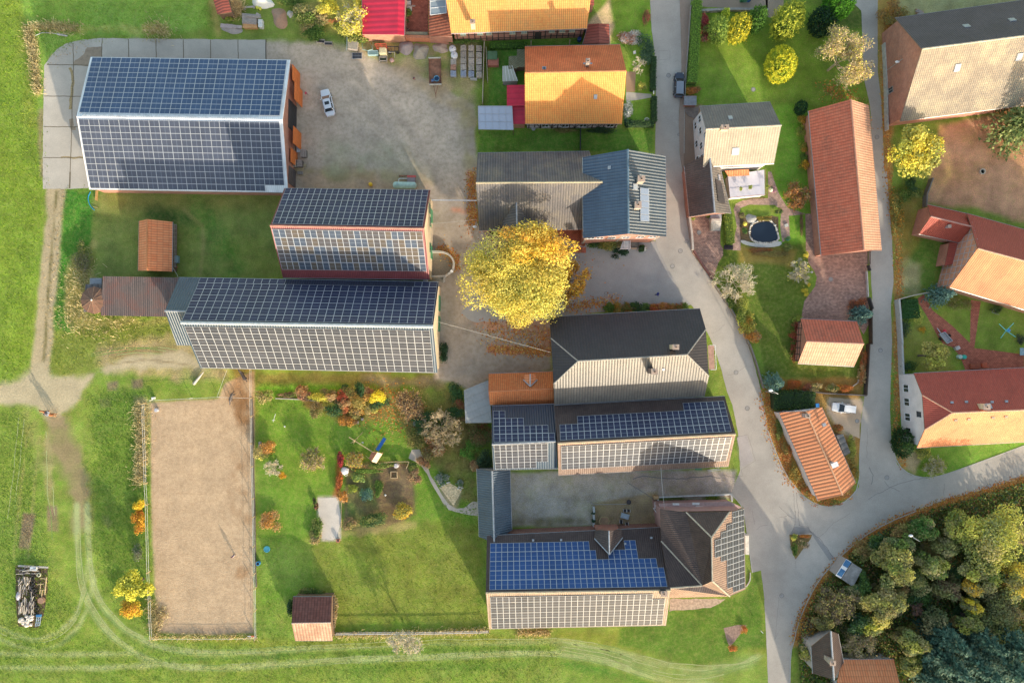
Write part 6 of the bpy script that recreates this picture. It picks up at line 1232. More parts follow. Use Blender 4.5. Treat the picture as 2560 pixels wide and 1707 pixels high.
# --- things nobody could count
def inpoly(poly,n):
    xs=[p[0]for p in poly];ys=[p[1]for p in poly];X=rng.uniform(min(xs),max(xs),n*3);Y=rng.uniform(min(ys),max(ys),n*3);k=sdist(poly,X,Y)>0;return X[k][:n],Y[k][:n]
def wpx(X,Y,z):return np.stack([(X-1280)*S,(853.5-Y)*S,z],1)
WOOD=WOODP;X,Y=inpoly(WOOD,60000);k=sdist(t('33','712,420 870,530 775,700 600,590'),X,Y)<-4;X,Y=X[k],Y[k];Z=rng.random(len(X))**1.3*2.6*np.clip(fbm(X,Y,40,5)+.6,0,1.2)
qk=qmesh('undergrowth',leaves(wpx(X,Y,Z+.05),.26,.4),colmix([G1,DG,OL,(.10,.10,.04),(.22,.12,.05),G2],len(X),.35),M_leaf);tag(qk,kind='stuff',label='low green undergrowth beneath the trees of the corner wood')
LX,LY=[],[]
for a,wd,n in((WEDGE,13,5000),('2052,0 2030,120 2036,280 2040,420 2060,560',12,1000),('2062,560 2064,700 2062,860 2058,990 2075,1070',12,1300),('1780,1000 1810,1090 1880,1150 1950,1130',18,1300),('1120,760 1260,780',44,900),('1085,400 1085,520',16,900),('1010,570 1045,590 1048,620',14,500),('1300,705 1420,690',16,600),('1080,590 1350,600',90,500),('870,930 940,950',60,900),('1125,800 1260,808',14,900),('1890,200 1960,230 1985,300',26,600),('1760,900 1780,1000',24,700)):
    pp=f(a)if isinstance(a,str)else a;sl=np.array([math.dist(p,q)for p,q in zip(pp[:-1],pp[1:])]);k=rng.choice(len(sl),n,p=sl/sl.sum());q=rng.random(n);A0=np.array(pp)[k];B0=np.array(pp)[k+1];w_=rng.normal(size=(n,2))*wd*.5;LX.append((A0+(B0-A0)*q[:,None]+w_)[:,0]);LY.append((A0+(B0-A0)*q[:,None]+w_)[:,1])
LX=np.concatenate(LX);LY=np.concatenate(LY);qk=qmesh('fallen_leaves',leaves(wpx(LX,LY,np.full(len(LX),.04)),.20,.9),colmix([OR1,OR2,RUST,(.34,.17,.07),(.5,.36,.12)],len(LX),.35),M_leaf);tag(qk,kind='stuff',label='fallen orange and brown leaves along the road edges')
def blades(name,label,X,Y,h,wd,cols=None,jit=.2,lean=.35):
    n=len(X);b=wpx(X,Y,np.zeros(n));d=rng.normal(size=(n,3))*lean;d[:,2]=1;hh=(h*rng.uniform(.5,1.3,n))[:,None];tp=b+d*hh;s=unit(np.stack([rng.normal(size=n),rng.normal(size=n),np.zeros(n)],1))*wd
    V=np.stack([b-s,b+s,tp+s*.5,tp-s*.5],1)
    if cols is None:
        ix=np.clip(((X-X0)/CELL).astype(int),0,NX-1);iy=np.clip(((Y-Y0)/CELL).astype(int),0,NY-1);C=CF[iy,ix]*rng.uniform(1-jit,1+jit*1.3,(n,1))*np.array([1.1,1.05,.9])
    else:C=colmix(cols,n,jit)
    o=qmesh(name,V,np.clip(C,0,.9),M_leaf);return tag(o,kind='stuff',label=label)
MX,MY=[],[]
for a,n in(('0,0 45,0 60,60 100,430 60,850 0,880',12000),('50,0 480,0 480,60 240,86 100,140',7000),('135,440 215,440 200,620 430,760 300,800 240,836 120,860 105,700',8000),('0,945 60,950 110,1300 180,1420 0,1560',12000),('205,900 340,900 345,1450 250,1380 215,1250',12000),('600,1250 1000,1210 1110,1240 1120,1440 600,1440',5000),('0,1470 350,1470 640,1462 1280,1460 1280,1568 0,1568',16000),('590,870 1040,885 1040,960 590,930',3000),('1040,940 1100,960 1110,1240 1040,1200',2500)):
    X,Y=inpoly(f(a),n);MX.append(X);MY.append(Y)
MX,MY=np.concatenate(MX),np.concatenate(MY);MX+=rng.normal(size=len(MX))*12;MY+=rng.normal(size=len(MY))*12;k=rng.random(len(MX))<.45
blades('meadow_grass','tufts of rough meadow grass',MX[k],MY[k],.13,.06,lean=1.3)
MX,MY=[],[]
for a,wd,n in(('64,62 74,100 82,160 88,215',7,1800),('75,62 120,64 185,66',8,900),('345,68 385,74',14,500),('320,925 326,1000 324,1060 320,1110',10,1500),('350,1380 358,1460',10,500),('770,1458 900,1455 1120,1446',5,1600),('165,620 180,700 150,740 230,745 280,760',22,900),('190,600 205,690',16,500),('690,1372 700,1440',5,500),('1190,1452 1262,1452',5,500),('590,1462 350,1462',4,600),('380,1400 350,1440',8,300)):
    pp=f(a);sl=np.array([math.dist(p,q)for p,q in zip(pp[:-1],pp[1:])]);k=rng.choice(len(sl),n,p=sl/sl.sum());q=rng.random(n);A0=np.array(pp)[k];B0=np.array(pp)[k+1];Q=A0+(B0-A0)*q[:,None]+rng.normal(size=(n,2))*wd;MX.append(Q[:,0]);MY.append(Q[:,1])
blades('dry_grass','tall straw coloured grass along the edges',np.concatenate(MX),np.concatenate(MY),.5,.05,[(.55,.46,.26),(.46,.38,.2),(.34,.3,.14),(.6,.52,.3)],.2,.5)
# ================================================================ VEHICLES, PEOPLE, ANIMALS, YARD AND GARDEN THINGS
def q_(x0,y0,k,s):return[(x0+float(a.split(',')[0])*k,y0+float(a.split(',')[1])*k)for a in s.split()]
def paint(name,c,rough=.25):q=NT(name);q.b.inputs['Coat Weight'].default_value=.6;return q.out(c,rough)
M_rub=mcol((.02,.02,.02),.8);M_steel=mcol((.55,.56,.58),.35,.7);M_carglass=glassm('car_glass',(.02,.025,.03),.08);M_lampw=mcol((.75,.75,.72),.2);M_redl=mcol((.5,.02,.02),.3);M_conc2=mcol((.42,.40,.36),.9,sc=3);M_woodl=mcol((.50,.38,.22),.8,sc=3);M_woodg=mcol((.34,.30,.27),.85,sc=4);M_rusty=mcol((.26,.12,.07),.85,var=.5,sc=1.5);M_brickr=mcol((.36,.13,.09),.85,sc=4)
def car(label,p,ang,L,W,col,kind,cab=(-.32,.18),hroof=1.43,sun=False,interior=None,roofc=None):
    c=P(p);root=thing('car',(c.x,c.y,0),label,'car');ca,sa=math.cos(ang),math.sin(ang)
    def X(x,y,z):return Vector((c.x+x*ca-y*sa,c.y+x*sa+y*ca,z))
    st=[];N=17
    for i in range(N):
        s=-1+2*i/(N-1);x=s*L/2;wd=W/2*(1-.20*abs(s)**5-.03*(s>.5));zt=(.94 if s<.45 else .94-.22*(s-.45)/.55);zt-=.10*max(0,-s-.85)/.15
        zb=.22+.10*max(0,abs(s)-.85)/.15
        st.append([X(x,-wd*.96,zb),X(x,-wd,.50),X(x,-wd*.985,.72),X(x,-wd*.88,zt),X(x,-wd*.45,zt+.035),X(x,wd*.45,zt+.035),X(x,wd*.88,zt),X(x,wd*.985,.72),X(x,wd,.50),X(x,wd*.96,zb)])
    mb=MB()
    for a,b in zip(st[:-1],st[1:]):
        for k in range(9):mb.face([a[k],b[k],b[k+1],a[k+1]])
        mb.face([a[9],b[9],b[0],a[0]])
    mb.face(list(reversed(st[0])));mb.face(st[-1])
    body=mb.build('body',col,root);body.data.polygons.foreach_set('use_smooth',[True]*len(body.data.polygons))
    x0,x1=cab[0]*L,cab[1]*L;wb,wt=W/2*.88,W/2*.70;rb,rf=(x0+(.16 if kind!='sedan' else .45)),x1-.75
    zb,zr=.93,hroof;mb=MB()
    B0,B1,T0,T1_=(x0,zb),(x1,zb-.02),(rb,zr-.03),(rf,zr)
    g=[X(B0[0],-wb,B0[1]),X(B1[0],-wb,B1[1]),X(B1[0],wb,B1[1]),X(B0[0],wb,B0[1]),X(T0[0],-wt,T0[1]),X(T1_[0],-wt,T1_[1]),X(T1_[0],wt,T1_[1]),X(T0[0],wt,T0[1])]
    for nm,ix in(('windscreen',(1,2,6,5)),('rear_window',(3,0,4,7)),('side_window',(0,1,5,4)),('side_window',(2,3,7,6))):
        m1=MB();m1.face([g[k]for k in ix]);m1.build(nm,interior if(interior and nm=='windscreen')else M_carglass,root)
    m1=MB();e=.05
    def rp(x,y,z):return X(x,y,z)
    xs=[rb-.02,rb+.25,(rb+rf)/2,rf-.25,rf+.02]
    rows=[[rp(x,y*wt*(1.02 if 0<i<4 else .95),zr-.035*(i in(0,4))+.03*(1-abs(y))+.01)for y in(-1,-.6,0,.6,1)]for i,x in enumerate(xs)]
    for a,b in zip(rows[:-1],rows[1:]):
        for k in range(4):m1.face([a[k],b[k],b[k+1],a[k+1]])
    for sgn in(-1,1):
        for(xa,za),(xb,zb_)in((T0,B0),(T1_,B1)):m1.bar(X(xa,sgn*wt,za),X(xb,sgn*wb,zb_),.09)
        m1.bar(X((rb+rf)/2,sgn*wt,zr-.02),X((x0+x1)/2,sgn*wb,.93),.08)
    m1.build('roof',roofc or col,root)
    if sun:m1=MB();m1.obox(X((rb+rf)/2-.2,-.4,zr+.045),X(.55,0,0)-X(0,0,0),X(0,.8,0)-X(0,0,0),(0,0,.01));m1.build('sunroof',M_carglass,root)
    for sx in(-1,1):
        for sy in(-1,1):
            w_=X(sx*L*.30,sy*(W/2-.10),.32);ax=X(0,1,0)-X(0,0,0);m1=MB();m1.tube([w_-ax*.11,w_+ax*.11],.32,16);o=m1.build('wheel',M_rub,root);m1=MB();m1.tube([w_+ax*.10*sy,w_+ax*.118*sy],.2,12);m1.build('rim',M_steel,o)
    for sy in(-1,1):
        m1=MB();m1.obox(X(L*.455,sy*W*.31-.16,.62),X(.12,0,0)-X(0,0,0),X(0,.32,0)-X(0,0,0),(0,0,.13));m1.build('headlight',M_lampw,root)
        m1=MB();m1.obox(X(-L*.495,sy*W*.33-.14,.68),X(.08,0,0)-X(0,0,0),X(0,.28,0)-X(0,0,0),(0,0,.14));m1.build('tail_light',M_redl,root)
        m1=MB();m1.obox(X(x1-.55,sy*(W/2+.09)-.09,.88),X(.14,0,0)-X(0,0,0),X(0,.18,0)-X(0,0,0),(0,0,.13));m1.build('mirror',col,root)
    return root
R_=math.radians
car('silver white saloon car with dark sunroof parked in the big farm yard',T1('10','662,951'),R_(104),4.65,1.80,paint('silver_paint',(.62,.66,.72)),'sedan',(-.36,.26),1.40,True,mcol((.22,.09,.06),.4))
car('dark blue hatchback car parked beside the long hedge in the upper street',T1('20','1515,790'),R_(88),4.3,1.78,paint('navy_paint',(.02,.03,.055)),'hatch',(-.45,.26),1.50,roofc=paint('navy_roof_reflection',(.20,.23,.28),.2))  # sky reflection painted as a pale grey roof colour on the navy car
car('white estate car parked on gravel beside the narrow cottage',T1('32','672,579'),R_(173),4.0,1.68,paint('white_paint',(.74,.75,.76)),'wagon',(-.48,.24),1.48)
# --- skinned figures
def skin(name,pts,edges,rad,mat,parent=None,root_i=0,sub=1,loc=None):
    me=bpy.data.meshes.new(name);o0=ORI[parent.name]if parent else Vector(loc);me.from_pydata([tuple(Vector(p)-o0)for p in pts],edges,[]);o=bpy.data.objects.new(name,me);COL.objects.link(o)
    m=o.modifiers.new('skin','SKIN');m.use_smooth_shade=True
    for i,v in enumerate(me.skin_vertices[0].data):r=rad[i];v.radius=(r,r)if not isinstance(r,tuple)else r;v.use_root=(i==root_i)
    if sub:s=o.modifiers.new('sub','SUBSURF');s.levels=sub;s.render_levels=sub
    me.materials.append(mat)
    if parent:o.parent=parent
    else:o.location=o0
    ORI[o.name]=Vector(o0);return o
M_skin=mcol((.55,.33,.24),.6)
def person(label,p,ang,h,top,legs,hair,z=0,pose='walk',cat='person',seat=None):
    c=P(p,z);c=Vector((c.x,c.y,z));k=h/1.75;ca,sa=math.cos(ang),math.sin(ang)
    root=thing('person',c,label,cat)
    def X(x,y,zz):return c+Vector((x*ca-y*sa,x*sa+y*ca,zz))*k
    st=.22 if pose=='walk' else .04
    if pose=='ride':hip=.0;J={'pel':(0,0,.02),'ch':(.02,0,.42),'nk':(.03,0,.58),'hd':(.05,0,.70),'ht':(.05,0,.84),'hl':(0,.10,0),'hr':(0,-.10,0),'kl':(.32,.30,-.16),'kr':(.32,-.30,-.16),'al':(.16,.34,-.58),'ar':(.16,-.34,-.58),'tl':(.34,.36,-.60),'tr':(.34,-.36,-.60),'sl':(.02,.19,.50),'sr':(.02,-.19,.50),'el':(.10,.24,.24),'er':(.10,-.24,.24),'wl':(.36,.12,.20),'wr':(.36,-.12,.20)}
    else:J={'pel':(0,0,.95),'ch':(.02,0,1.30),'nk':(.03,0,1.48),'hd':(.05,0,1.60),'ht':(.05,0,1.72),'hl':(0,.09,.92),'hr':(0,-.09,.92),'kl':(st,.10,.50),'kr':(-st*.3,-.10,.50),'al':(st*.9,.10,.09),'ar':(-st*1.3,-.10,.12),'tl':(st+.18,.11,.04),'tr':(-st*1.3+.17,-.11,.05),'sl':(.02,.19,1.40),'sr':(.02,-.19,1.40),'el':(-.06,.26,1.12),'er':(.08,-.26,1.12),'wl':(.06,.28,.90),'wr':(.24,-.26,.94)}
    if pose=='crouch':
        for n_ in J:x,y,zz=J[n_];J[n_]=(x+(.18 if zz>1.1 else 0),y,max(zz*.62,.03 if zz<.1 else zz*.62))
    N=list(J);I={n_:i for i,n_ in enumerate(N)};R={'pel':.15,'ch':.15,'nk':.055,'hd':.095,'ht':.075,'hl':.09,'hr':.09,'kl':.06,'kr':.06,'al':.042,'ar':.042,'tl':.035,'tr':.035,'sl':.06,'sr':.06,'el':.042,'er':.042,'wl':.028,'wr':.028}
    E=[('pel','ch'),('ch','nk'),('nk','hd'),('hd','ht'),('pel','hl'),('pel','hr'),('hl','kl'),('hr','kr'),('kl','al'),('kr','ar'),('al','tl'),('ar','tr'),('ch','sl'),('ch','sr'),('sl','el'),('sr','er'),('el','wl'),('er','wr')]
    pts=[X(*J[n_])for n_ in N];rad=[R[n_]*k for n_ in N];ed=[(I[a],I[b])for a,b in E]
    for wn_,sg in(('wl',1),('wr',-1)):
        w_=J[wn_];pi=len(pts);pts.append(X(w_[0]+.05,w_[1],w_[2]-.06));rad.append(.03*k);ed.append((I[wn_],pi))
        for q in range(5):
            y=(q-1.5)*.018 if q<4 else-.04*sg;a=len(pts);pts.append(X(w_[0]+.08,w_[1]+y,w_[2]-.10+(.03 if q==4 else 0)));rad.append(.009);pts.append(X(w_[0]+.10+(0 if q==4 else .01),w_[1]+y*1.1,w_[2]-.14+.006*abs(q-2)+(.04 if q==4 else 0)));rad.append(.007);ed+=[(pi,a),(a,a+1)]
    skin('body',pts,ed,rad,M_skin,root)
    def wear(nm,names,es,mat,ex):ii={n_:i for i,n_ in enumerate(names)};skin(nm,[X(*J[n_])for n_ in names],[(ii[a],ii[b])for a,b in es],[(R[n_]+ex)*k for n_ in names],mat,root)
    wear('jacket',['pel','ch','sl','sr','el','er','wl','wr','nk'],[('pel','ch'),('ch','sl'),('ch','sr'),('sl','el'),('sr','er'),('el','wl'),('er','wr'),('ch','nk')],top,.022)
    wear('trousers',['pel','hl','hr','kl','kr','al','ar'],[('pel','hl'),('pel','hr'),('hl','kl'),('hr','kr'),('kl','al'),('kr','ar')],legs,.018)
    mb=MB();hd=X(*J['hd']);mb.ell(hd+Vector((-ca*.02,-sa*.02,.05))*k,(.115*k,.105*k,.11*k),12,8);mb.build('hair',hair,root,True)
    mb=MB();fx=hd+Vector((ca*.10,sa*.10,.0))*k;mb.ell(fx,(.02*k,.015*k,.025*k),6,4);mb.build('nose',M_skin,root,True)
    for sg in(-1,1):mb=MB();mb.ell(hd+Vector((ca*.088-sa*.032*sg,sa*.088+ca*.032*sg,.03))*k,(.012*k,)*3,6,4);mb.build('eye',M_dk,root,True)
    for a,b in(('al','tl'),('ar','tr')):mb=MB();A0,B0=X(*J[a]),X(*J[b]);mb.bar(A0+Vector((0,0,-.02)),B0+Vector((0,0,.01)),.10*k,.09*k);mb.build('shoe',M_dk,root)
    return root
hb,hd_=mcol((.16,.09,.05),.8),mcol((.05,.035,.03),.8)
person('small child in a bright pink jacket walking beside the open barn doors',T1('10','463,862'),R_(-30),1.15,mcol((.72,.03,.12),.7),mcol((.35,.03,.08),.8),hb)
person('small child in a dark top and red trousers on the yard gravel near the trailer',T1('10','1442,725'),R_(-50),1.1,mcol((.03,.04,.09),.8),mcol((.40,.06,.08),.8),hd_)
person('person in blue work clothes walking across the asphalt courtyard',T1('21','1318,1117'),R_(-20),1.75,mcol((.02,.04,.35),.8),mcol((.015,.03,.24),.8),hd_)
person('person in a white and dark top standing in the sandy riding arena',T1('03','2140,400'),R_(120),1.6,mcol((.12,.06,.09),.8),mcol((.55,.50,.55),.8),hb,pose='stand')
def horse(label,p,ang,col,mane,k=1.0,graze=False,lab2=None,patch=None):
    c=P(p);root=thing('horse',(c.x,c.y,0),label,'horse');ca,sa=math.cos(ang),math.sin(ang)
    def X(x,y,z):return Vector((c.x+(x*ca-y*sa)*k,c.y+(x*sa+y*ca)*k,z*k))
    hz=-.9 if graze else 0
    pts=[X(0,0,1.18),X(.42,0,1.12),X(.62,0,1.22),X(.92,0,1.48+hz*.55),X(1.12,0,1.68+hz),X(1.36,0,1.50+hz),X(1.55,0,1.36+hz),X(-.38,0,1.20),X(-.68,0,1.22),X(-.86,0,1.16)];rad=[.29,.30,.24,.155,.12,.10,.065,.27,.27,.16]
    ed=[(0,1),(1,2),(2,3),(3,4),(4,5),(5,6),(0,7),(7,8),(8,9)]
    for sy in(-1,1):
        for fr,ch in((1,[(.52,.17,.92,.13),(.54,.17,.52,.065),(.54,.17,.12,.045),(.60,.17,.04,.055)]),(8,[(-.62,.17,.92,.17),(-.52,.17,.72,.11),(-.80,.17,.48,.06),(-.76,.17,.12,.045),(-.70,.17,.04,.055)])):
            pr=fr
            for x,y,z_,r in ch:pts.append(X(x+.06*sy,y*sy,z_));rad.append(r);ed.append((pr,len(pts)-1));pr=len(pts)-1
        pts.append(X(1.08,.07*sy,1.84+hz));rad.append(.025);ed.append((4,len(pts)-1))
    skin('body',pts,ed,[r*k for r in rad],col,root,0,2)
    mb=MB();mb.tube([X(-.95,0,1.20),X(-1.12,0,1.0),X(-1.16,0,.55)],[.05,.09,.03],7);mb.build('tail',mane,root,True)
    mb=MB();mb.tube([X(.66,0,1.46+hz*.2),X(.90,0,1.64+hz*.5),X(1.08,0,1.80+hz*.95)],[.04,.06,.04],6);mb.build('mane',mane,root,True)
    if patch:
        mb=MB();mb.ell(X(-.3,0,1.29),(.33,.27,.22),12,8);mb.build('coat_patch',patch,root,True)
    return root,X
M_chest=mcol((.36,.13,.04),.6);M_blk=mcol((.035,.03,.035),.5);M_mane=mcol((.42,.22,.10),.8)
hr_,X=horse('chestnut horse carrying a rider at the meeting of the dirt tracks',(131.5,1031.5),R_(155),M_chest,M_mane)
mb=MB();mb.obox(X(-.35,-.40,1.42),X(.55,0,0)-X(0,0,0),X(0,.80,0)-X(0,0,0),(0,0,.05));tag(mb.build('saddle_blanket',mcol((.45,.45,.46),.8)),'grey and white saddle blanket on the chestnut horse','saddle blanket')
pt=X(0,0,0);person('rider in dark jacket and helmet on the chestnut horse',((pt.x-.02)/S/((H-1.5)/H)+1280,853.5-pt.y/S/((H-1.5)/H)),R_(155),1.7,mcol((.03,.04,.07),.8),mcol((.10,.10,.12),.8),M_blk,1.5,'ride','rider')
horse('black horse standing in straw behind the long solar barn',(614,938),R_(120),M_blk,M_blk)
horse('slender dark horse with lowered head in the arena entrance',(584,992),R_(-110),mcol((.09,.075,.07),.6),M_blk,.95,True)
horse('piebald horse partly outside the right edge of the picture',(2568,388),R_(22),mcol((.60,.52,.46),.7),mcol((.7,.66,.58),.8),1,True,patch=M_blk)
# --- yard things, top centre
def prop(name,label,cat,mats,fn,group=None,bevel=0):mb=MB();fn(mb);return tag(mb.build(name,mats,bevel=bevel),label,cat,group)
K5=370/2352.;Y5=lambda s:q_(850,90,K5,s)
stc=[mcol(c_,.9,var=.45,sc=7)for c_ in((.46,.41,.34),(.38,.34,.29),(.52,.46,.39),(.34,.38,.46),(.50,.28,.19))]
cols_=[(1965,(225,325,425,525,625),(0,1,0,2,3)),(2090,(225,330,430,530,630),(2,0,2,0,3)),(2212,(230,335,435,540,640),(1,0,2,1,0))]
nm_=('first','second','third','fourth','fifth')
def pallet(label,p,mat,w=.96,h=.75,ang=0.02,group='pallets of old stones'):
    c=P(p);tt=thing('stone_pallet',(c.x,c.y,0),label,'pallet',group);mb=MB();[mb.box((c.x,c.y+dy,.07),(w,.1,.12),ang)for dy in(-.42,0,.42)];[mb.box((c.x+dx,c.y,.14),(.12,w,.025),ang)for dx in(-.45,-.22,0,.22,.45)];mb.build('wooden_base',M_woodg,tt)
    mb=MB();n=5
    for i in range(n):
        for j in range(n):hh=h*random.uniform(.75,1.05);mb.box((c.x-w/2+(i+.5)*w/n,c.y-w/2+(j+.5)*w/n,.16+hh/2),(w/n*.93,w/n*.9,hh),ang+random.uniform(-.05,.05))
    mb.build('stones',mat,tt)
for ci,(x,ys,ms)in enumerate(cols_):
    for ri,(y,m_)in enumerate(zip(ys,ms)):pallet('pallet of grey stones, %s from the top in the %s column of the block'%(nm_[ri],('left','middle','right')[ci]),Y5('%d,%d'%(x,y))[0],stc[m_])
for y,m_,lb in((432,2,'half pallet of broken pale stones below the white sacks'),(522,4,'pallet of red and white bricks left of the stone block'),(622,3,'pallet of bluish stones left of the stone block')):pallet(lb,Y5('1805,%d'%y)[0],stc[m_],.94,.6 if y>440 else .4)
prop('stone_slab','pale stone slab leaning at the foot of the stone pallets','slab',M_conc2,lambda m:m.box(P(Y5('2125,690')[0],.3),(1.15,.35,.5),-.05))
for a,lb in(('1793,228','upper round white wrapped sack beside the pallets'),('1820,328','lower round white wrapped sack beside the pallets')):
    c=P(Y5(a)[0]);tt=thing('big_sack',(c.x,c.y,0),lb,'sack','white wrapped sacks');mb=MB();mb.lathe((c.x,c.y,0),[(.5,0),(.62,.2),(.60,.7),(.5,.85),(.12,.90)],16);mb.build('sack',mcol((.72,.72,.73),.7,var=.1,sc=4),tt,True);mb=MB();mb.tube([(c.x-.1,c.y-.15,.9),(c.x,c.y+.12,.95),(c.x+.12,c.y-.02,.92)],.05,5);mb.build('tie',mcol((.3,.3,.32),.7),tt)
# trailer
c=P(Y5('1520,600')[0]);tt=thing('trailer',(c.x,c.y,0),'rusty flat farm trailer with drawbar beside the stone pallets','trailer');L_,W_=4.6,2.05
mb=MB();mb.box((c.x,c.y,.78),(W_,L_,.12),.03);mb.build('bed',M_rusty,tt)
mb=MB();[mb.box((c.x+s*W_/2,c.y,.92),(.06,L_,.3),.03)for s in(-1,1)];mb.build('side_board',mcol((.22,.10,.07),.8),tt)
for s,nm in((1,'front'),(-1,'rear')):mb=MB();mb.box((c.x-s*.07,c.y+s*L_/2,.98),(W_+.1,.14,.4),.03);mb.build('end_board',mcol((.48,.47,.40),.8),tt)
mb=MB();mb.bar((c.x-.3,c.y-L_/2,.6),(c.x+.05,c.y-L_/2-1.5,.5),.09);mb.bar((c.x+.5,c.y-L_/2,.6),(c.x+.05,c.y-L_/2-1.5,.5),.09);mb.bar((c.x+.05,c.y-L_/2-1.3,.5),(c.x+.1,c.y-L_/2-2.1,.45),.1);mb.build('drawbar',M_rusty,tt)
for sx in(-1,1):
    for sy in(-1.2,1.2):mb=MB();mb.tube([(c.x+sx*.82,c.y+sy,.38),(c.x+sx*1.0,c.y+sy,.38)],.38,14);mb.build('wheel',M_rub,tt)
p=P(Y5('1548,722')[0]);prop('water_tub','round blue tub on the rusty trailer bed','tub',[mcol((.10,.28,.42),.4),mcol((.02,.06,.13),.4)],lambda m:(m.lathe((p.x,p.y,.86),[(.42,0),(.5,.5),(.44,.52),(.40,.2)],18,0),m.lathe((p.x,p.y,1.05),[(.40,0),(.40,.02)],16,1)))
p2=P(Y5('1490,745')[0]);prop('blue_drum','dark blue drum lying beside the tub on the trailer','drum',mcol((.03,.10,.24),.4),lambda m:m.tube([(p2.x-.3,p2.y-.1,1.08),(p2.x+.25,p2.y+.12,1.08)],.22,12))
# hutch, loose panel, frames
c=P(Y5('205,175')[0]);tt=thing('animal_hutch',(c.x,c.y,0),'slatted wooden hutch with raised pale blue lid by the yard edge','hutch');mb=MB();mb.box((c.x+.15,c.y,.4),(1.6,1.5,.8),-.12);mb.build('box',M_woodg,tt);mb=MB();[mb.box((c.x+.15,c.y-.65+k*.19,.84),(1.65,.15,.05),-.12)for k in range(8)];mb.build('slat_lid',mcol((.40,.36,.30),.8),tt);mb=MB();mb.obox((c.x-.95,c.y-.95,.6),(.22,-.0,.9),(.05,2.0,0),(.05,0,0));mb.build('side_panel',mcol((.42,.52,.62),.5),tt)
cc=Y5('192,268 350,268 350,365 192,365');v=PL(cc,.35);v2=MB();tt=thing('loose_solar_panel',(v[0].x,v[0].y,0),'single solar panel lying loose beside the wooden hutch','solar panel');v2.prism([(p.x,p.y)for p in v],.28,.34);v2.build('frame',M_pvf,tt);mb=MB();ct=sum(v,Vector())/4;mb.face([ct+(p-ct)*.93+Vector((0,0,.003))for p in reversed(v)],0,[(0,0),(1,0),(1,1),(0,1)]);mb.build('glass',PV_dark[0],tt);mb=MB();[mb.tube([(p.x*.98+ct.x*.02,p.y,0),(p.x,p.y,.28)],.03,4)for p in v];mb.build('legs',M_steel,tt)
gp=Y5('345,90 362,220 525,95 520,215 440,235');mg=mcol((.28,.42,.36),.5);prop('swing_frame','pale green metal swing frame standing in the scrub','swing frame',mg,lambda m:(m.tube([P(gp[0],.1),P(gp[1],1.8),P(gp[4],1.9),P(gp[3],1.8),P(gp[2],.1)],.05,6),m.tube([P(gp[1],1.8),P(Y5('380,215')[0],0)],.05,6),m.tube([P(gp[3],1.8),P(Y5('480,120')[0],0)],.05,6)))
rp_=[P(a,1.0)for a in Y5('550,130 725,128 745,195 590,200')];prop('red_machine_frame','rusty red farm machine frame behind the beige tank','machine',mcol((.42,.09,.05),.7,sc=4),lambda m:([m.bar(rp_[k],rp_[(k+1)%4],.16,.16)for k in range(4)],m.bar(rp_[0].lerp(rp_[1],.5),rp_[3].lerp(rp_[2],.5),.3,.12),m.bar(rp_[0].lerp(rp_[3],.5),rp_[1].lerp(rp_[2],.5),.12,.1),[m.tube([(a.x,a.y,0),a],.06,5)for a in rp_]))
prop('feed_trough','pale teal metal trough beside the beige tank','trough',[mcol((.30,.44,.46),.5,sc=4),mcol((.16,.26,.27),.6)],lambda m:(m.box(P(Y5('528,277')[0],.35),(1.8,.75,.7),0),m.box(P(Y5('528,275')[0],.705),(1.6,.55,.02),0,1)),bevel=.05)
prop('water_tank','beige plastic water tank with rounded corners','tank',mcol((.52,.48,.30),.6,sc=3),lambda m:m.box(P(Y5('685,250')[0],.55),(1.35,1.2,1.1),0),bevel=.2);prop('tarpaulin','torn beige tarpaulin in front of the water tank','tarpaulin',mcol((.52,.44,.30),.9,sc=5),lambda m:m.ell(P(Y5('690,315')[0],.2),(.65,.22,.25),12,6,jit=.5))
bb=[P(a,.9)for a in Y5('748,168 930,175 935,245 755,250')];prop('cart','dark two wheeled cart with tubular frame by the brick wall','cart',M_dk,lambda m:([m.bar(bb[k],bb[(k+1)%4],.12,.1)for k in range(4)],m.bar(bb[0].lerp(bb[1],.33),bb[3].lerp(bb[2],.33),.08),m.bar(bb[0].lerp(bb[1],.66),bb[3].lerp(bb[2],.66),.08),[m.tube([(a.x,a.y,.35),a],.05)for a in bb],[m.tube([bb[3]+Vector((.3,0,-.6)),bb[3]+Vector((.3,-.12,-.6))],.3,12),m.tube([bb[2]+Vector((-.3,0,-.6)),bb[2]+Vector((-.3,-.12,-.6))],.3,12)]))
prop('wooden_planter','dark wooden box with grey front board on the yard edge','box',[M_woodg,mcol((.06,.07,.04),.9)],lambda m:([m.box(P(Y5('688,%d'%y)[0],.25),(1.25,.1,.5),0)for y in(345,405)],[m.box(P(Y5('%d,375'%x)[0],.25),(.08,.95,.5),0)for x in(632,745)],m.box(P(Y5('688,375')[0],.18),(1.15,.85,.3),0,1)))
prop('hose_coil','coil of pale pipe arch next to the wooden box','pipe',mcol((.35,.35,.33),.6),lambda m:m.tube([P(Y5('775,270')[0],.1),P(Y5('772,262')[0],.9),P(Y5('865,262')[0],.9),P(Y5('868,350')[0],.1)],.05,6));prop('flower_tub','small round tub with orange and white flowers','flower tub',[mcol((.5,.20,.06),.8),mcol((.55,.35,.30),.8,sc=8)],lambda m:(m.lathe(P(Y5('825,395')[0]),[(.3,0),(.42,.35)],14,0),m.ell(P(Y5('825,392')[0],.4),(.4,.4,.2),10,5,1,.4)))
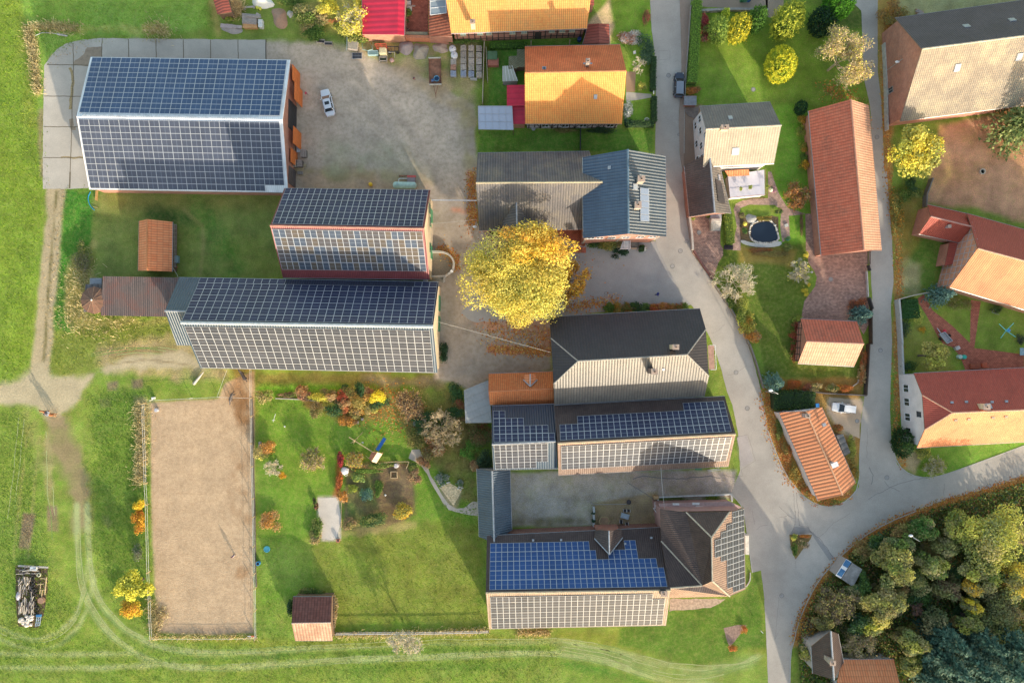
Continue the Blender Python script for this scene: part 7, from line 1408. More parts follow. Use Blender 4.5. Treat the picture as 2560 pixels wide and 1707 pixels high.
def heap(label,p,rx,ry,h,mat,name='gravel_heap',cat='heap',rot=0,n=22):
    c=P(p);mb=MB();sd=random.random()*90;rows=[]
    for i in range(9):
        r=i/8;row=[]
        for j in range(n):
            a=2*math.pi*j/n;k=1+.35*noise.noise(Vector((math.cos(a)*1.2,math.sin(a)*1.2,sd)));x,y=math.cos(a)*rx*S*r*k,math.sin(a)*ry*S*r*k
            row.append(Vector((c.x+x*math.cos(rot)-y*math.sin(rot),c.y+x*math.sin(rot)+y*math.cos(rot),max(-.02,h*(1-r**1.4)+.12*h*noise.noise(Vector((x*1.5,y*1.5,sd)))-.02*(i==8)))))
        rows.append(row)
    for a,b in zip(rows[:-1],rows[1:]):
        for j in range(n):mb.face([a[j],a[(j+1)%n],b[(j+1)%n],b[j]][::-1])
    return tag(mb.build(name,mat,smooth=True),label,cat)
gv=lambda c_,s_=9:mcol(c_,.95,var=.35,sc=s_)
heap('pinkish gravel heap against the orange brick wall',T1('10','1365,440'),17,19,1.2,gv((.36,.30,.29)));heap('sandy grey gravel heap right of the pinkish one',T1('10','1495,470'),20,22,1.0,gv((.38,.33,.26)));heap('flat reddish sand heap near the white sacks',T1('10','1680,440'),20,14,.5,gv((.46,.35,.28)))
K4=240/2352.;Y4=lambda s:q_(500,0,K4,s)
heap('large heap of white bulky sacks at the top edge',Y4('1530,60')[0],27,18,1.4,mcol((.74,.73,.68),.7,var=.12,sc=6),'white_heap');heap('reddish earth and rubble heap with pale boulders',Y4('1960,470')[0],19,30,.8,gv((.40,.25,.17)),'rubble_heap',rot=.4);heap('small pale stone heap in the scrub',Y4('2210,350')[0],8,9,.5,gv((.55,.54,.50)),'stone_heap')
heap('pile of broken grey concrete slabs by the concrete track',Y4('800,730')[0],26,11,.6,gv((.40,.36,.34)),'slab_pile',rot=-.12)
for k,(a,w_,d_,lb)in enumerate((('575,640',1.0,.7,'left'),('720,650',1.1,.7,'middle'),('850,660',.8,.5,'right'),('960,665',.9,.5,'far right'))):prop('concrete_slab','%s pinkish concrete slab lying at the back of the slab pile'%lb,'slab',gv((.42,.35,.34)),lambda m,a=a,w_=w_,d_=d_:m.box(P(Y4(a)[0],.62),(w_,d_,.14),-.12),'slabs on the slab pile')
c=P(Y4('1250,520')[0]);prop('timber_stack','stack of weathered boards with orange cut ends','timber stack',[M_woodg,mcol((.58,.32,.14),.8)],lambda m:([m.box((c.x,c.y+.8-k*.17,.75+.03*(k%2)),(2.5,.15,.12),-.08)for k in range(9)],m.box((c.x,c.y,.35),(2.5,1.7,.68),-.08),m.box((c.x+.1,c.y-1.1,.3),(2.3,.8,.6),0,1),[m.box((c.x-1.1+k*.33,c.y-1.15,.62),(.22,.7,.06),.05*(k%3-1),1)for k in range(7)]))
prop('loose_boards','loose boards on top of the timber stack','boards',M_woodg,lambda m:(m.bar(P(Y4('1120,400')[0],.95),P(Y4('1500,430')[0],.95),.3,.06),m.bar(P(Y4('1120,390')[0],1.02),P(Y4('1490,405')[0],1.02),.14,.05),m.bar(P(Y4('1390,430')[0],.9),P(Y4('1440,340')[0],.9),.8,.06)))
for a,lb in(('1495,555','upper'),('1500,645','lower')):prop('white_box','%s white box beside the timber stack'%lb,'box',mcol((.58,.58,.55),.7),lambda m,a=a:m.box(P(Y4(a)[0],.45),(.75,.75,.9),-.1),'white boxes by the timber stack',.06)
prop('wooden_bench','grey backless bench beside the white sack heap','bench',M_woodg,lambda m:(m.bar(P(Y4('1080,190')[0],.45),P(Y4('1340,165')[0],.45),.3,.06),m.bar(P(Y4('1075,170')[0],.3),P(Y4('1100,240')[0],.3),.25,.3),m.bar(P(Y4('1310,150')[0],.3),P(Y4('1330,215')[0],.3),.25,.3)))
for a,lb in(('1405,190','left'),('1475,215','right')):prop('yellow_sack','%s small yellow sack beside the bench'%lb,'sack',mcol((.62,.60,.08),.7),lambda m,a=a:m.box(P(Y4(a)[0],.15),(.5,.5,.3),.3),'yellow sacks by the bench',.08)
blades('reed_bundles','bundles of dry straw beside the dull red shed',*(lambda Q:(Q[:,0],Q[:,1]))(np.array(Y4('900,220')[0])+rng.normal(size=(900,2))*np.array([7,11])),.8,.06,[(.55,.42,.22),(.62,.5,.28)],.25,.7)
prop('plank_pile','long pale planks leaning from the dull red shed','planks',mcol((.56,.42,.22),.8),lambda m:[m.bar(P(Y4('%d,0'%(640+k*28))[0],1.2-k*.1),P(Y4('%d,%d'%(760+k*24,215-k*8))[0],.2),.14,.05)for k in range(5)])
prop('fallen_tiles','scattered orange roof tiles in the rubble garden','tiles',mcol((.60,.22,.08),.8,sc=6),lambda m:[m.box(P(T1('10','%d,%d'%(650+k*14,210-(k%3)*10-k*2)),.12+.03*(k%2)),(.42,.3,.03),.2*(k%4))for k in range(11)])
for a,ang,lb in(('590,378',.1,'pale stone trough at the yard edge'),('660,400',.05,'dark stone trough at the yard edge')):prop('stone_trough',lb,'trough',[M_conc2 if 'pale' in lb else M_woodg,M_dk],lambda m,a=a,ang=ang:(m.box(P(T1('10',a),.25),(1.4,.55,.5),-ang),m.box(P(T1('10',a),.505),(1.2,.36,.02),-ang,1)))
for a,b,lb in(('60,82 190,84',0,0),):prop('bent_pole','long bent pale pole lying in the grass north west of the barn','pole',mcol((.52,.52,.50),.6),lambda m:m.tube([P(x,.15)for x in t('00','320,328 380,302 460,302 530,315 610,330')],.06,6));prop('pale_board','pale double board lying at the end of the bent pole','board',M_conc2,lambda m:(m.bar(P(T1('00','520,308'),.1),P(T1('00','618,330'),.1),.2,.05),m.bar(P(T1('00','525,320'),.1),P(T1('00','605,333'),.1),.12,.05)))
# pallets and planks by the barn doors
K6=120/1344.;Y6=lambda s:q_(720,340,K6,s)
def wpallet(label,pts,z,nb,ax,mat=M_woodg,group='wooden pallets by the barn'):
    v=PL(pts,z);tt=thing('wooden_pallet',((v[0].x+v[2].x)/2,(v[0].y+v[2].y)/2,0),label,'pallet',group);mb=MB()
    for k in range(nb):
        a0,a1=(k+.12)/nb,(k+.82)/nb;mb.face([bil(v,a0,0),bil(v,a1,0),bil(v,a1,1),bil(v,a0,1)][::-1]if ax else[bil(v,0,a0),bil(v,1,a0),bil(v,1,a1),bil(v,0,a1)][::-1])
    mb.build('deck_boards',mat,tt);mb=MB();[mb.bar(*((bil(v,0,s)-Vector((0,0,.06)),bil(v,1,s)-Vector((0,0,.06)))if ax else(bil(v,s,0)-Vector((0,0,.06)),bil(v,s,1)-Vector((0,0,.06)))),.1,.1)for s in(.06,.5,.94)];mb.build('bearers',M_woodg,tt)
    mb=MB();ctr=sum(v,Vector())/4;mb.prism([((ctr+(p-ctr)*.9).x,(ctr+(p-ctr)*.9).y)for p in v],0,z-.13);mb.build('stack',mcol((.12,.10,.09),.9),tt)
wpallet('grey pallet on a box, standing alone by the barn',Y6('345,375 510,375 510,590 345,590'),.9,7,False);wpallet('pale stacked pallet against the barn wall, left of the pair',Y6('45,665 225,660 235,870 60,875'),1.2,6,True,mcol((.50,.42,.32),.8));wpallet('grey stacked pallet, right of the pair by the barn wall',Y6('245,670 390,670 400,860 250,865'),1.1,6,True)
wpallet('low splintered pallet right of the stacked pair',Y6('405,780 520,790 520,890 430,900'),.3,5,True,M_woodl);wpallet('dark low pallet with gaps next to the blue bucket',Y6('260,980 410,975 420,1075 275,1080'),.3,6,False)
prop('plank_pile','thin planks between the pallets and the blue bucket','planks',M_woodl,lambda m:[m.bar(P(Y6('95,%d'%y)[0],.3),P(Y6('435,%d'%(y+5))[0],.3),.15,.08)for y in(905,935,970)])
prop('metal_tubes','bundle of pale curved metal tubes by the barn wall','tubes',M_steel,lambda m:[m.tube([P(Y6('%d,%d'%(x+20,140))[0],.4),P(Y6('%d,300'%x)[0],.55),P(Y6('%d,460'%(x+8))[0],.4)],.06,6)for x in(245,265,285,305,320)])
prop('long_pole','long thin pale green pole leaning along the barn wall','pole',mcol((.45,.52,.44),.6),lambda m:m.tube([P(Y6('165,90')[0],1),P(Y6('185,700')[0],1.1)],.04,5))
c=P(Y6('155,1060')[0]);prop('bucket','white bucket with blue inside below the pallets','bucket',[mcol((.6,.62,.64),.5),mcol((.03,.14,.28),.5)],lambda m:(m.lathe(c,[(.28,0),(.36,.5),(.30,.5),(.28,.3)],16,0),m.lathe((c.x,c.y,.28),[(.28,0),(.28,.02)],14,1)))
# gas tank and neighbours
K7=380/2352.;Y7=lambda s:q_(720,350,K7,s)
tt=thing('gas_tank',tuple(P(Y7('1805,705')[0])),'pale green cylindrical gas tank on feet behind the cream barn','gas tank');a,b=P(Y7('1625,700')[0],.75),P(Y7('1990,705')[0],.75);d=(b-a).normalized();mb=MB();mb.tube([a,a+d*.12,a+d*.35,b-d*.35,b-d*.12,b],[.22,.46,.60,.60,.46,.22],18);mb.build('tank',mcol((.44,.60,.52),.5,sc=2),tt,True);mb=MB();mb.lathe(a+d*.85+Vector((0,.1,.55)),[(.22,0),(.22,.15),(.15,.2)],14);mb.build('valve_cap',mcol((.36,.50,.50),.5),tt)
for s in(.22,.78):mb=MB();mb.box(a.lerp(b,s)-Vector((0,0,.65)),(.15,.8,.25));mb.build('foot',M_conc2,tt)
prop('guard_rail','white tubular guard rail behind the gas tank','rail',M_wh,lambda m:m.tube([P(Y7(s)[0],.8)for s in('1715,650','1712,610','1730,597','1845,597','1862,610','1860,650')],.06,6))
prop('red_plough','old brown farm implement beside the guard rail','implement',M_rusty,lambda m:(m.bar(P(Y7('1715,560')[0],.5),P(Y7('1850,555')[0],.5),.2,.15),[m.bar(P(Y7('%d,545'%x)[0],.5),P(Y7('%d,575'%(x+10))[0],.05),.08)for x in(1720,1760,1800,1840)]));prop('red_box','grey box with bright red edge next to the gas tank','box',[mcol((.24,.2,.2),.8),mcol((.60,.10,.08),.6)],lambda m:(m.box(P(Y7('1912,612')[0],.5),(1.4,1.2,1.0),0),m.box(P(Y7('1912,566')[0],.95),(1.5,.35,.16),0,1)))
c=P(Y7('1283,695')[0]);prop('yellow_ball','round yellow lidded barrel in the brown yard corner','barrel',mcol((.80,.48,.02),.4),lambda m:m.lathe(c,[(.3,0),(.36,.3),(.32,.55),(.15,.68)],14))
# curved wall and ramp
K8=140/1829.;Y8=lambda s:q_(1060,600,K8,s)
arc=Y8('215,390 400,392 560,405 690,430 800,480 880,550 940,630 980,720 985,820 965,940 920,1030 820,1120 700,1200 670,1300 655,1400');mb=MB();ribbon(mb,smooth(arc,1),.32,0,0,.9);ribbon(mb,Y8('215,1205 700,1190'),.3,0,0,.85);tag(mb.build('curved_wall',M_conc2),'low pale wall curving round the gravel bay at the cream barn','wall');sheet('gravel_bay',Y8('205,400 560,415 760,470 900,600 960,760 930,980 700,1190 205,1200'),.010,gv((.30,.25,.19),5),1)
tag(sheet('loading_ramp',Y8('215,1210 690,1200 650,1410 450,1330 300,1260'),.03,gv((.33,.32,.27),4),.5),kind='structure');prop('white_sign','white board with bicycle shaped rack on the curved wall','sign',[M_wh,mcol((.5,.5,.52),.4,.6)],lambda m:(m.box(P(Y8('905,1020')[0],1.05),(.5,.35,.06),-.7),m.tube([P(Y8('%d,%d'%(835+28*math.cos(a),1085+28*math.sin(a)))[0],1.0)for a in np.linspace(0,6.3,12)],.025,5)))
prop('roof_duct','grey ventilation duct between the two solar barns','duct',M_steel,lambda m:m.box(P(T1('11','1547,988'),3.6),(.75,.9,1.0)),bevel=.08)
# cables
def cable(lb,a,za,b,zb,sag,r=.02,col=None,name='cable'):
    A0,B0=P(a,za),P(b,zb);prop(name,lb,'cable',col or mcol((.55,.54,.50),.6),lambda m:m.tube([A0.lerp(B0,s)-Vector((0,0,sag*4*s*(1-s)))for s in np.linspace(0,1,17)],r,5))
cable('thin white cable from the cream barn to the grey farm building',T1('11','1592,472'),6,T1('11','2015,432'),6,.3);cable('long cable from the long solar barn to the black roofed house',T1('11','1650,1363'),8,T1('22','350,75'),8.5,.8);cable('zigzag cable between the brown barn and the corner house',T1('22','1358,1122'),6.3,T1('22','1391,1500'),6.5,.3,.03)
prop('gantry_beam','white horizontal beam spanning the alley between cream barn and grey farm building','beam',M_wh,lambda m:m.bar(P(T1('11','1600,257'),4.2),P(T1('11','2012,261'),4.2),.16,.16))
cable('thin cable from the small orange shed to the mossy shed',T1('01','1575,870'),2.2,T1('01','1632,975'),3.4,.1)
# --- junk pile in the meadow
K9=120/941.;Y9=lambda s:q_(20,1390,K9,s)
sheet('soil_patch',Y9('150,170 790,200 770,700 700,1150 600,1390 200,1380 150,900'),.006,mcol(A(110,92,68),.95,var=.5,sc=2.5),3)
mt=[mcol((.46,.42,.36),.85),mcol((.30,.27,.24),.85),mcol((.10,.09,.10),.8)]
def sticks(m,x0,x1,y0,y1,n,vert):
    for k in range(n):
        x,y=random.uniform(x0,x1),random.uniform(y0,y1);L=random.uniform(60,190);a=random.gauss(0,.22)+(math.pi/2 if vert else 0);z=random.uniform(.15,.7)
        m.bar(P(Y9('%f,%f'%(x-math.cos(a)*L/2,y-math.sin(a)*L/2))[0],z),P(Y9('%f,%f'%(x+math.cos(a)*L/2,y+math.sin(a)*L/2))[0],z+random.uniform(-.1,.1)),random.uniform(.06,.16),.08,random.choice((0,0,1,2)))
for nm,lb,a in(('pole_pile','upper pile of sideways grey poles in the meadow dump',(200,560,190,350,26,False)),('plank_pile','middle pile of upright planks and posts in the meadow dump',(210,460,440,760,46,True)),('stick_pile','lower pile of short pale sticks in the meadow dump',(210,500,850,1100,60,True))):prop(nm,lb,'pile',mt,lambda m,a=a:sticks(m,*a))
for k,(a,r,lb)in enumerate((('632,348',.38,'pale ring beside the poles'),('520,395',.36,'uppermost of the tyre column'),('520,480',.34,'second of the tyre column'),('525,550',.33,'third of the tyre column'),('485,640',.33,'fourth, left of the column'),('555,650',.33,'fifth, right of the column'),('475,690',.3,'sixth, by the green post'),('485,755',.26,'small seventh one'),('550,740',.33,'eighth, right side'),('530,830',.34,'ninth in the middle'),('535,900',.36,'tenth, large one'),('560,945',.33,'eleventh one'),('600,1000',.33,'twelfth, near the sticks'),('560,1110',.30,'last one, above the blue crate'))):
    c=P(Y9(a)[0]);mb=MB();n=16;prof=[(r*.5,.16),(r*.55,.24),(r*.8,.27),(r,.2),(r,.06),(r*.8,0),(r*.55,.03),(r*.5,.1)]
    for i in range(8):
        for j in range(n):
            (r0,z0),(r1,z1)=prof[i],prof[(i+1)%8];a0,a1=2*math.pi*j/n,2*math.pi*(j+1)/n;mb.face([(c.x+r0*math.cos(a0),c.y+r0*math.sin(a0),z0+.2),(c.x+r1*math.cos(a0),c.y+r1*math.sin(a0),z1+.2),(c.x+r1*math.cos(a1),c.y+r1*math.sin(a1),z1+.2),(c.x+r0*math.cos(a1),c.y+r0*math.sin(a1),z0+.2)])
    tag(mb.build('tyre',mcol((.45,.45,.33),.8)if k==0 else M_rub,smooth=True),'old tyre in the meadow dump, '+lb,'tyre','old tyres')
for k in range(16):a=(random.uniform(230,470),random.uniform(1170,1370));c=P(Y9('%f,%f'%a)[0],.2);mb=MB();mb.ell(c,(random.uniform(.25,.5),random.uniform(.25,.45),.3),7,5,0,.4);tag(mb.build('boulder',mcol((.62,.55,.48),.9,sc=4)),'pale boulder in the heap at the south end of the meadow dump','boulder','pale boulders')
prop('grey_cabinet','grey blue metal box lying on the poles of the dump','box',mcol((.45,.50,.55),.5),lambda m:m.box(P(Y9('510,235')[0],.5),(1.1,.6,.5),-.05));prop('plank','long pale plank at the north edge of the dump','plank',M_conc2,lambda m:m.bar(P(Y9('200,185')[0],.3),P(Y9('785,218')[0],.3),.3,.12));prop('pallet_frame','pale wooden frame with long post on the right of the dump','frame',M_woodl,lambda m:(m.bar(P(Y9('755,410')[0],.4),P(Y9('720,750')[0],.4),.14,.1),m.bar(P(Y9('570,555')[0],.45),P(Y9('705,538')[0],.45),.1),m.bar(P(Y9('635,430')[0],.4),P(Y9('745,440')[0],.4),.1),m.bar(P(Y9('640,510')[0],.4),P(Y9('625,740')[0],.4),.08),m.bar(P(Y9('640,660')[0],.4),P(Y9('730,665')[0],.4),.08),m.bar(P(Y9('670,670')[0],.4),P(Y9('655,830')[0],.4),.09)))
prop('cable_drum','brown cable drum on its side in the dump','drum',mcol((.30,.18,.12),.9),lambda m:(m.lathe(P(Y9('680,850')[0]),[(.55,.05),(.55,.12),(.2,.13),(.2,.45),(.55,.46),(.55,.52)],16),));prop('blue_crate','blue and grey ladder shaped crate at the south east of the dump','crate',[mcol((.32,.42,.50),.5),mcol((.04,.18,.40),.5)],lambda m:([m.bar(P(Y9(a)[0],.35),P(Y9(b)[0],.35),.09)for a,b in(('570,1180','540,1370'),('645,1180','620,1350'),('608,1180','580,1360'),('560,1240','640,1240'),('550,1300','630,1300'),('542,1365','620,1350'))],m.box(P(Y9('605,1160')[0],.4),(.8,.35,.3),0,1)))
prop('grey_bag','purple grey plastic bag on the left of the dump','bag',mcol((.42,.40,.44),.6),lambda m:m.ell(P(Y9('205,780')[0],.3),(.4,.75,.35),10,6,0,.3))
# --- arena fence and other fences
def fence(name,label,cat,line,posts,rails,ph=1.3,pw=.11,mat=M_woodg,rmat=None,rw=.04,rh=None,group=None,lean=0):
    v=[P(p)for p in line];tt=thing(name,tuple(v[0]),label,cat,group)
    for p in posts:c=P(p);mb=MB();mb.box((c.x,c.y,ph/2),(pw,pw,ph),.1);mb.build('post',mat,tt)
    for z in rails:mb=MB();[mb.bar(a+Vector((0,0,z)),b+Vector((0,0,z)),rw,rh or rw)for a,b in zip(v[:-1],v[1:])];mb.build('rail',rmat or mat,tt)
    return tt
M_rope=mcol((.62,.62,.58),.6);aw=t('02','1330,540 1328,665 1335,850 1342,1050 1347,1260 1358,1455')+t('03','1372,545 1385,805 1398,1150');fence('rope_fence','rope fence with wooden posts along the left side of the riding arena','fence',aw,aw,(.6,1.2),1.4,.12,M_woodl,M_rope)
ae=t('02','2302,230 2300,490 2305,655 2308,900 2312,1110 2320,1400')+t('03','2325,45 2328,310 2332,560')+t('13','5,690 8,890 10,1150');fence('rope_fence','rope fence with dark foot rail along the right side of the riding arena','fence',ae,ae,(.6,1.2),1.4,.12,M_woodl,M_rope);prop('kick_board','dark foot board along the right edge of the arena sand','board',mcol((.13,.11,.10),.8),lambda m:[m.bar(P(a,.15),P(b,.15),.1,.3)for a,b in zip(ae[1:-3],ae[2:-2])])
an=t('02','1395,510 1755,492 2000,480 2300,490');fence('rope_fence','white rope across the top of the riding arena','fence',an,an[:3],(1.0,),1.2,.1,M_wh,M_rope);ar_=t('02','2000,480 2090,235');fence('rope_fence','thin rope from the arena corner up to the long barn','fence',ar_,ar_[:1],(1.0,),1.2,.1,M_wh,M_rope,.03)
bf=t('13','735,1105 905,1103 1095,1100 1240,1100 1450,1100 1630,1098 1810,1092 2035,1088 2120,1085');fence('wire_fence','pale ribbon fence with posts along the bottom of the meadow','fence',bf,bf,(.3,.9),1.1,.12,M_woodg,mcol((.50,.48,.46),.7),.12);ab=t('03','1400,1150 1640,1150 2100,1150 2334,1145');fence('wire_fence','thin fence below the riding arena','fence',ab,ab,(.7,),1.0,.1,M_woodg,M_rope)
prop('white_box','small white box at the top left corner of the arena','box',M_wh,lambda m:m.box(P(T1('02','1400,492'),.3),(.5,.35,.6),.1),bevel=.04);prop('grey_barrel','round grey tub lying in the top left of the arena','barrel',mcol((.42,.42,.46),.5),lambda m:m.lathe(P(T1('02','1438,598')),[(.3,0),(.34,.6),(.28,.62)],14));prop('driftwood','grey weathered log on the grass north of the arena','log',mcol((.45,.42,.38),.9),lambda m:m.tube([P(T1('02','1765,365'),.2),P(T1('02','1810,310'),.3),P(T1('02','1855,255'),.25)],[.26,.2,.09],8))
prop('white_arch','colourful jump pole lying at the arena bottom corner','pole',[M_wh,mcol((.6,.12,.04),.6)],lambda m:(m.bar(P(T1('03','2255,1140'),.2),P(T1('03','2334,1145'),.2),.16,.16),m.bar(P(T1('03','2290,1140'),.35),P(T1('03','2325,1140'),.35),.18,.1,1)))
# --- private garden
K2=220/2352.;G5=lambda s:q_(840,1060,K2,s)
tt=thing('play_tower',tuple(P(G5('1060,900')[0])),'wooden play tower with swing beam and blue slide on the lawn','play tower');mw=mcol((.55,.36,.16),.8);e0,e1,m0,m1_,f0,f1=[P(a,z)for a,z in zip(G5('955,745 875,910 1110,750 950,995 1235,795 1080,1040'),(1.9,1.9,2.7,2.7,1.9,1.9))]
mb=MB();mb.face([e0,e1,m1_,m0]);mb.face([p-Vector((0,0,.05))for p in(m0,m1_,e1,e0)]);mb.build('roof_side',mcol((.36,.15,.09),.8),tt);mb=MB();mb.face([m0,m1_,f1,f0]);mb.face([p-Vector((0,0,.05))for p in(f0,f1,m1_,m0)]);mb.build('roof_side',mcol((.70,.52,.34),.6),tt)
mb=MB();[mb.tube([(p.x,p.y,0),p],.05,6)for p in(e0.lerp(f0,.1),e1.lerp(f1,.1),f0.lerp(e0,.1),f1.lerp(e1,.1))];mb.build('posts',mw,tt);mb=MB();mb.face([Vector((p.x,p.y,1.2))for p in(e0,f0,f1,e1)][::-1]);mb.build('platform',mw,tt)
mb=MB();mb.bar(P(G5('345,345')[0],2.2),P(G5('1000,755')[0],2.2),.11);mb.build('swing_beam',M_woodl,tt);mb=MB();top_=P(G5('500,440')[0],2.2);[mb.bar(top_,P(G5(a)[0],0.0 if a[0]!='7' else .05),.09)for a in('720,205','400,505','465,530')];mb.build('swing_legs',M_woodl,tt)
mb=MB();s0,s1=P(G5('690,480')[0],.45),P(G5('740,500')[0],.45);mb.bar(s0,s1,.2,.04);mb.build('swing_seat',M_steel,tt);mb=MB();[mb.tube([s_,s_+Vector((0,0,1.7))],.012,4)for s_ in(s0,s1)];mb.build('swing_ropes',M_rope,tt)
a,b=P(G5('1100,700')[0],1.2),P(G5('1310,370')[0],.15);d=(b-a);w_=Vector((-d.y,d.x,0)).normalized()*.27;mb=MB();mb.face([a-w_,a+w_,b+w_,b-w_]);mb.face([p-Vector((0,0,.03))for p in(b-w_,b+w_,a+w_,a-w_)]);[mb.bar(a+s_*w_+Vector((0,0,.06)),b+s_*w_+Vector((0,0,.06)),.05,.14)for s_ in(-1,1)];mb.build('slide',mcol((.03,.16,.50),.35),tt);mb=MB();mb.bar(P(G5('1155,480')[0],.1),P(G5('1010,690')[0],1.1),.06);mb.bar(P(G5('785,835')[0],.1),P(G5('900,930')[0],.9),.07);mb.build('handrail',M_woodl,tt)
for a,lb,r in(('1620,1090','pale grey lidded compost bin by the bed fence',.42),):prop('compost_bin',lb,'bin',mcol((.42,.40,.42),.7),lambda m:m.lathe(P(G5(a)[0]),[(.5,0),(.42,.7),(.3,.8)],14))
bx=G5('1465,1265 1630,1270 1640,1440 1470,1440');prop('cold_frame','empty square wooden frame in the vegetable bed','frame',M_woodl,lambda m:[m.bar(P(bx[k],.2),P(bx[(k+1)%4],.2),.09,.3)for k in range(4)]);prop('garden_fence','low wooden rail fence at the top of the vegetable bed','fence',M_woodl,lambda m:[m.bar(P(a,.6),P(b,.6),.07,.5)for a,b in zip(G5('1100,1040 1590,1000 1945,1000')[:-1],G5('1100,1040 1590,1000 1945,1000')[1:])]+[m.bar(P(G5('1955,1005')[0],.6),P(G5('1875,1190')[0],.6),.07,.4)])
prop('wheelbarrow_heap','shiny white foil heap with ring beside the twiggy tree','foil heap',[mcol((.68,.68,.70),.4),M_woodl],lambda m:(m.ell(P(G5('235,1250')[0],.35),(.7,.7,.45),12,7,0,.35),m.tube([P(G5('%f,%f'%(265+38*math.cos(a),1345+38*math.sin(a)))[0],.3)for a in np.linspace(0,6.3,14)],.04,5)))
for a,r,lb in(('12|262,750',.16,'small white ball on the left lawn'),('12|1447,832',.2,'small white ball in the brown thicket'),('12|1180,1375',.18,'small pale yellow ball in the vegetable bed'),('31|400,913',.2,'small white ball in the planted bed')):cr,xy=a.split('|');prop('ball',lb,'ball',mcol((.7,.7,.66),.5),lambda m:m.ell(P(T1(cr,xy),r),(r,r,r),12,8))
for a,lb in(('925,714','white garden cube by the autumn border'),('970,684','grey garden cube by the autumn border')):prop('garden_cube',lb,'seat',M_wh if 'white' in lb else M_woodg,lambda m:m.box(P(T1('12',a),.22),(.42,.42,.44),.1),bevel=.04)
prop('stone_block','flat grey stone slab on the lawn right of the border','slab',M_conc2,lambda m:m.box(P(T1('12','1455,725'),.1),(.85,.75,.2),0));prop('post_stump','grey brown stump at the left lawn edge','stump',M_woodg,lambda m:m.box(P(T1('12','37,915'),.25),(.4,1.0,.5),0),bevel=.05)
prop('clothes_post','thin white cross post on the left lawn','post',M_wh,lambda m:(m.bar(P(T1('12','178,635'),.5),P(T1('12','155,710'),.5),.05),m.bar(P(T1('12','145,692'),.9),P(T1('12','175,695'),.9),.05),m.tube([P(T1('12','160,692')),P(T1('12','160,692'),1.0)],.04)))
prop('garden_wall','low pale wall at the top of the garden lawn','wall',M_conc2,lambda m:[m.bar(P(a,.25),P(b,.25),.16,.5)for a,b in zip(t('12','180,495 440,505 560,520')[:-1],t('12','180,495 440,505 560,520')[1:])])
c=P(T1('13','102,345'));prop('paddling_pool','small round turquoise paddling pool on the lawn','pool',[mcol((.10,.45,.55),.4),glassm('pool_water',(.10,.42,.50),.1)],lambda m:(m.lathe(c,[(.52,0),(.55,.2),(.45,.22),(.44,.1)],20,0),m.lathe((c.x,c.y,.12),[(.44,0),(.44,.01)],18,1)));c2=P(T1('13','30,468'));prop('water_barrel','blue open barrel at the arena fence','barrel',[mcol((.05,.25,.50),.4),M_dk],lambda m:(m.lathe(c2,[(.3,0),(.36,.4),(.34,.75),(.26,.75),(.26,.6)],16,0),m.lathe((c2.x,c2.y,.6),[(.26,0),(.26,.01)],14,1)))
prop('chimney_pot','small square brick post at the end of the concrete pad','post',[M_brickr,M_dk],lambda m:(m.box(P(T1('13','748,270'),.3),(.5,.45,.6)),m.box(P(T1('13','748,270'),.605),(.3,.28,.02),0,1)));prop('pad_kerb','thin wooden kerb on the right of the concrete pad','kerb',M_woodl,lambda m:m.bar(P(T1('12','780,1440'),.1),P(T1('13','775,150'),.1),.08,.2))
prop('sheet_pile','pile of corrugated sheets behind the old tiled shed','sheets',M_steel,lambda m:[m.box(P(T1('13','495,762'),.15+k*.05),(2.4,.9,.03),-.03+k*.02)for k in range(5)]);prop('stake_row','row of leaning stakes on the right of the old tiled shed','stakes',M_woodg,lambda m:[m.bar(P(T1('13','%d,%d'%(690+(k%2)*6,790+k*22)),.2),P(T1('13','%d,%d'%(715,770+k*22)),1.2),.06)for k in range(14)])
# stone setting above the terrace
for k,a in enumerate(('1680,1305','1700,1290','1720,1280','1745,1265','1760,1258','1735,1195','1755,1205','1845,1315','1865,1325','1860,1300','1880,1310')):mb=MB();mb.ell(P(T1('12',a),.12),(random.uniform(.15,.3),random.uniform(.12,.2),.2),7,5,0,.4);tag(mb.build('edging_stone',mcol((.55,.53,.46),.9)),'pale edging stone round the small stone terrace','stone','edging stones of the stone terrace')
# --- blue hose, timber beam by the barn, rack behind the orange shed
prop('blue_hose','blue hose lying in an arc at the corner of the large barn','hose',mcol((.03,.30,.52),.5),lambda m:m.tube([P(p,.06)for p in smooth(t('01','825,182 803,225 805,270 830,320 862,348'),2)],.07,6));prop('timber_beam','orange brown timber beam leaning at the barn corner','beam',mcol((.45,.25,.08),.8),lambda m:m.bar(P(T1('01','883,168'),.5),P(T1('01','877,260'),.3),.4,.12));prop('white_stick','short pale stick across the blue hose end','stick',M_woodl,lambda m:m.bar(P(T1('01','848,318'),.12),P(T1('01','888,326'),.12),.07))
tt=thing('metal_rack',tuple(P(T1('01','1592,600'))),'tubular metal rack along the right wall of the small orange shed','rack');mb=MB();[mb.bar(P(T1('01','%d,475'%x),1.6),P(T1('01','%d,870'%(x-4)),1.6),.05)for x in(1580,1592,1606)];[mb.bar(P(T1('01','1578,%d'%y),1.55),P(T1('01','1608,%d'%y),1.55),.05)for y in range(480,880,38)];mb.build('rails',M_woodg,tt);mb=MB();[mb.tube([P(T1('01',a)),P(T1('01',a),1.6)],.04,5)for a in('1606,475','1602,870','1605,670')];mb.build('legs',M_woodg,tt)
prop('square_tank','grey blue square tank beside the small orange shed','tank',mcol((.22,.32,.36),.5),lambda m:m.box(P(T1('01','1608,797'),.45),(.75,1.25,.9)),bevel=.05);prop('red_tool','red tool on the rack below the grey blue tank','tool',mcol((.45,.08,.06),.6),lambda m:m.box(P(T1('01','1608,868'),.5),(.55,.15,.12),.05))
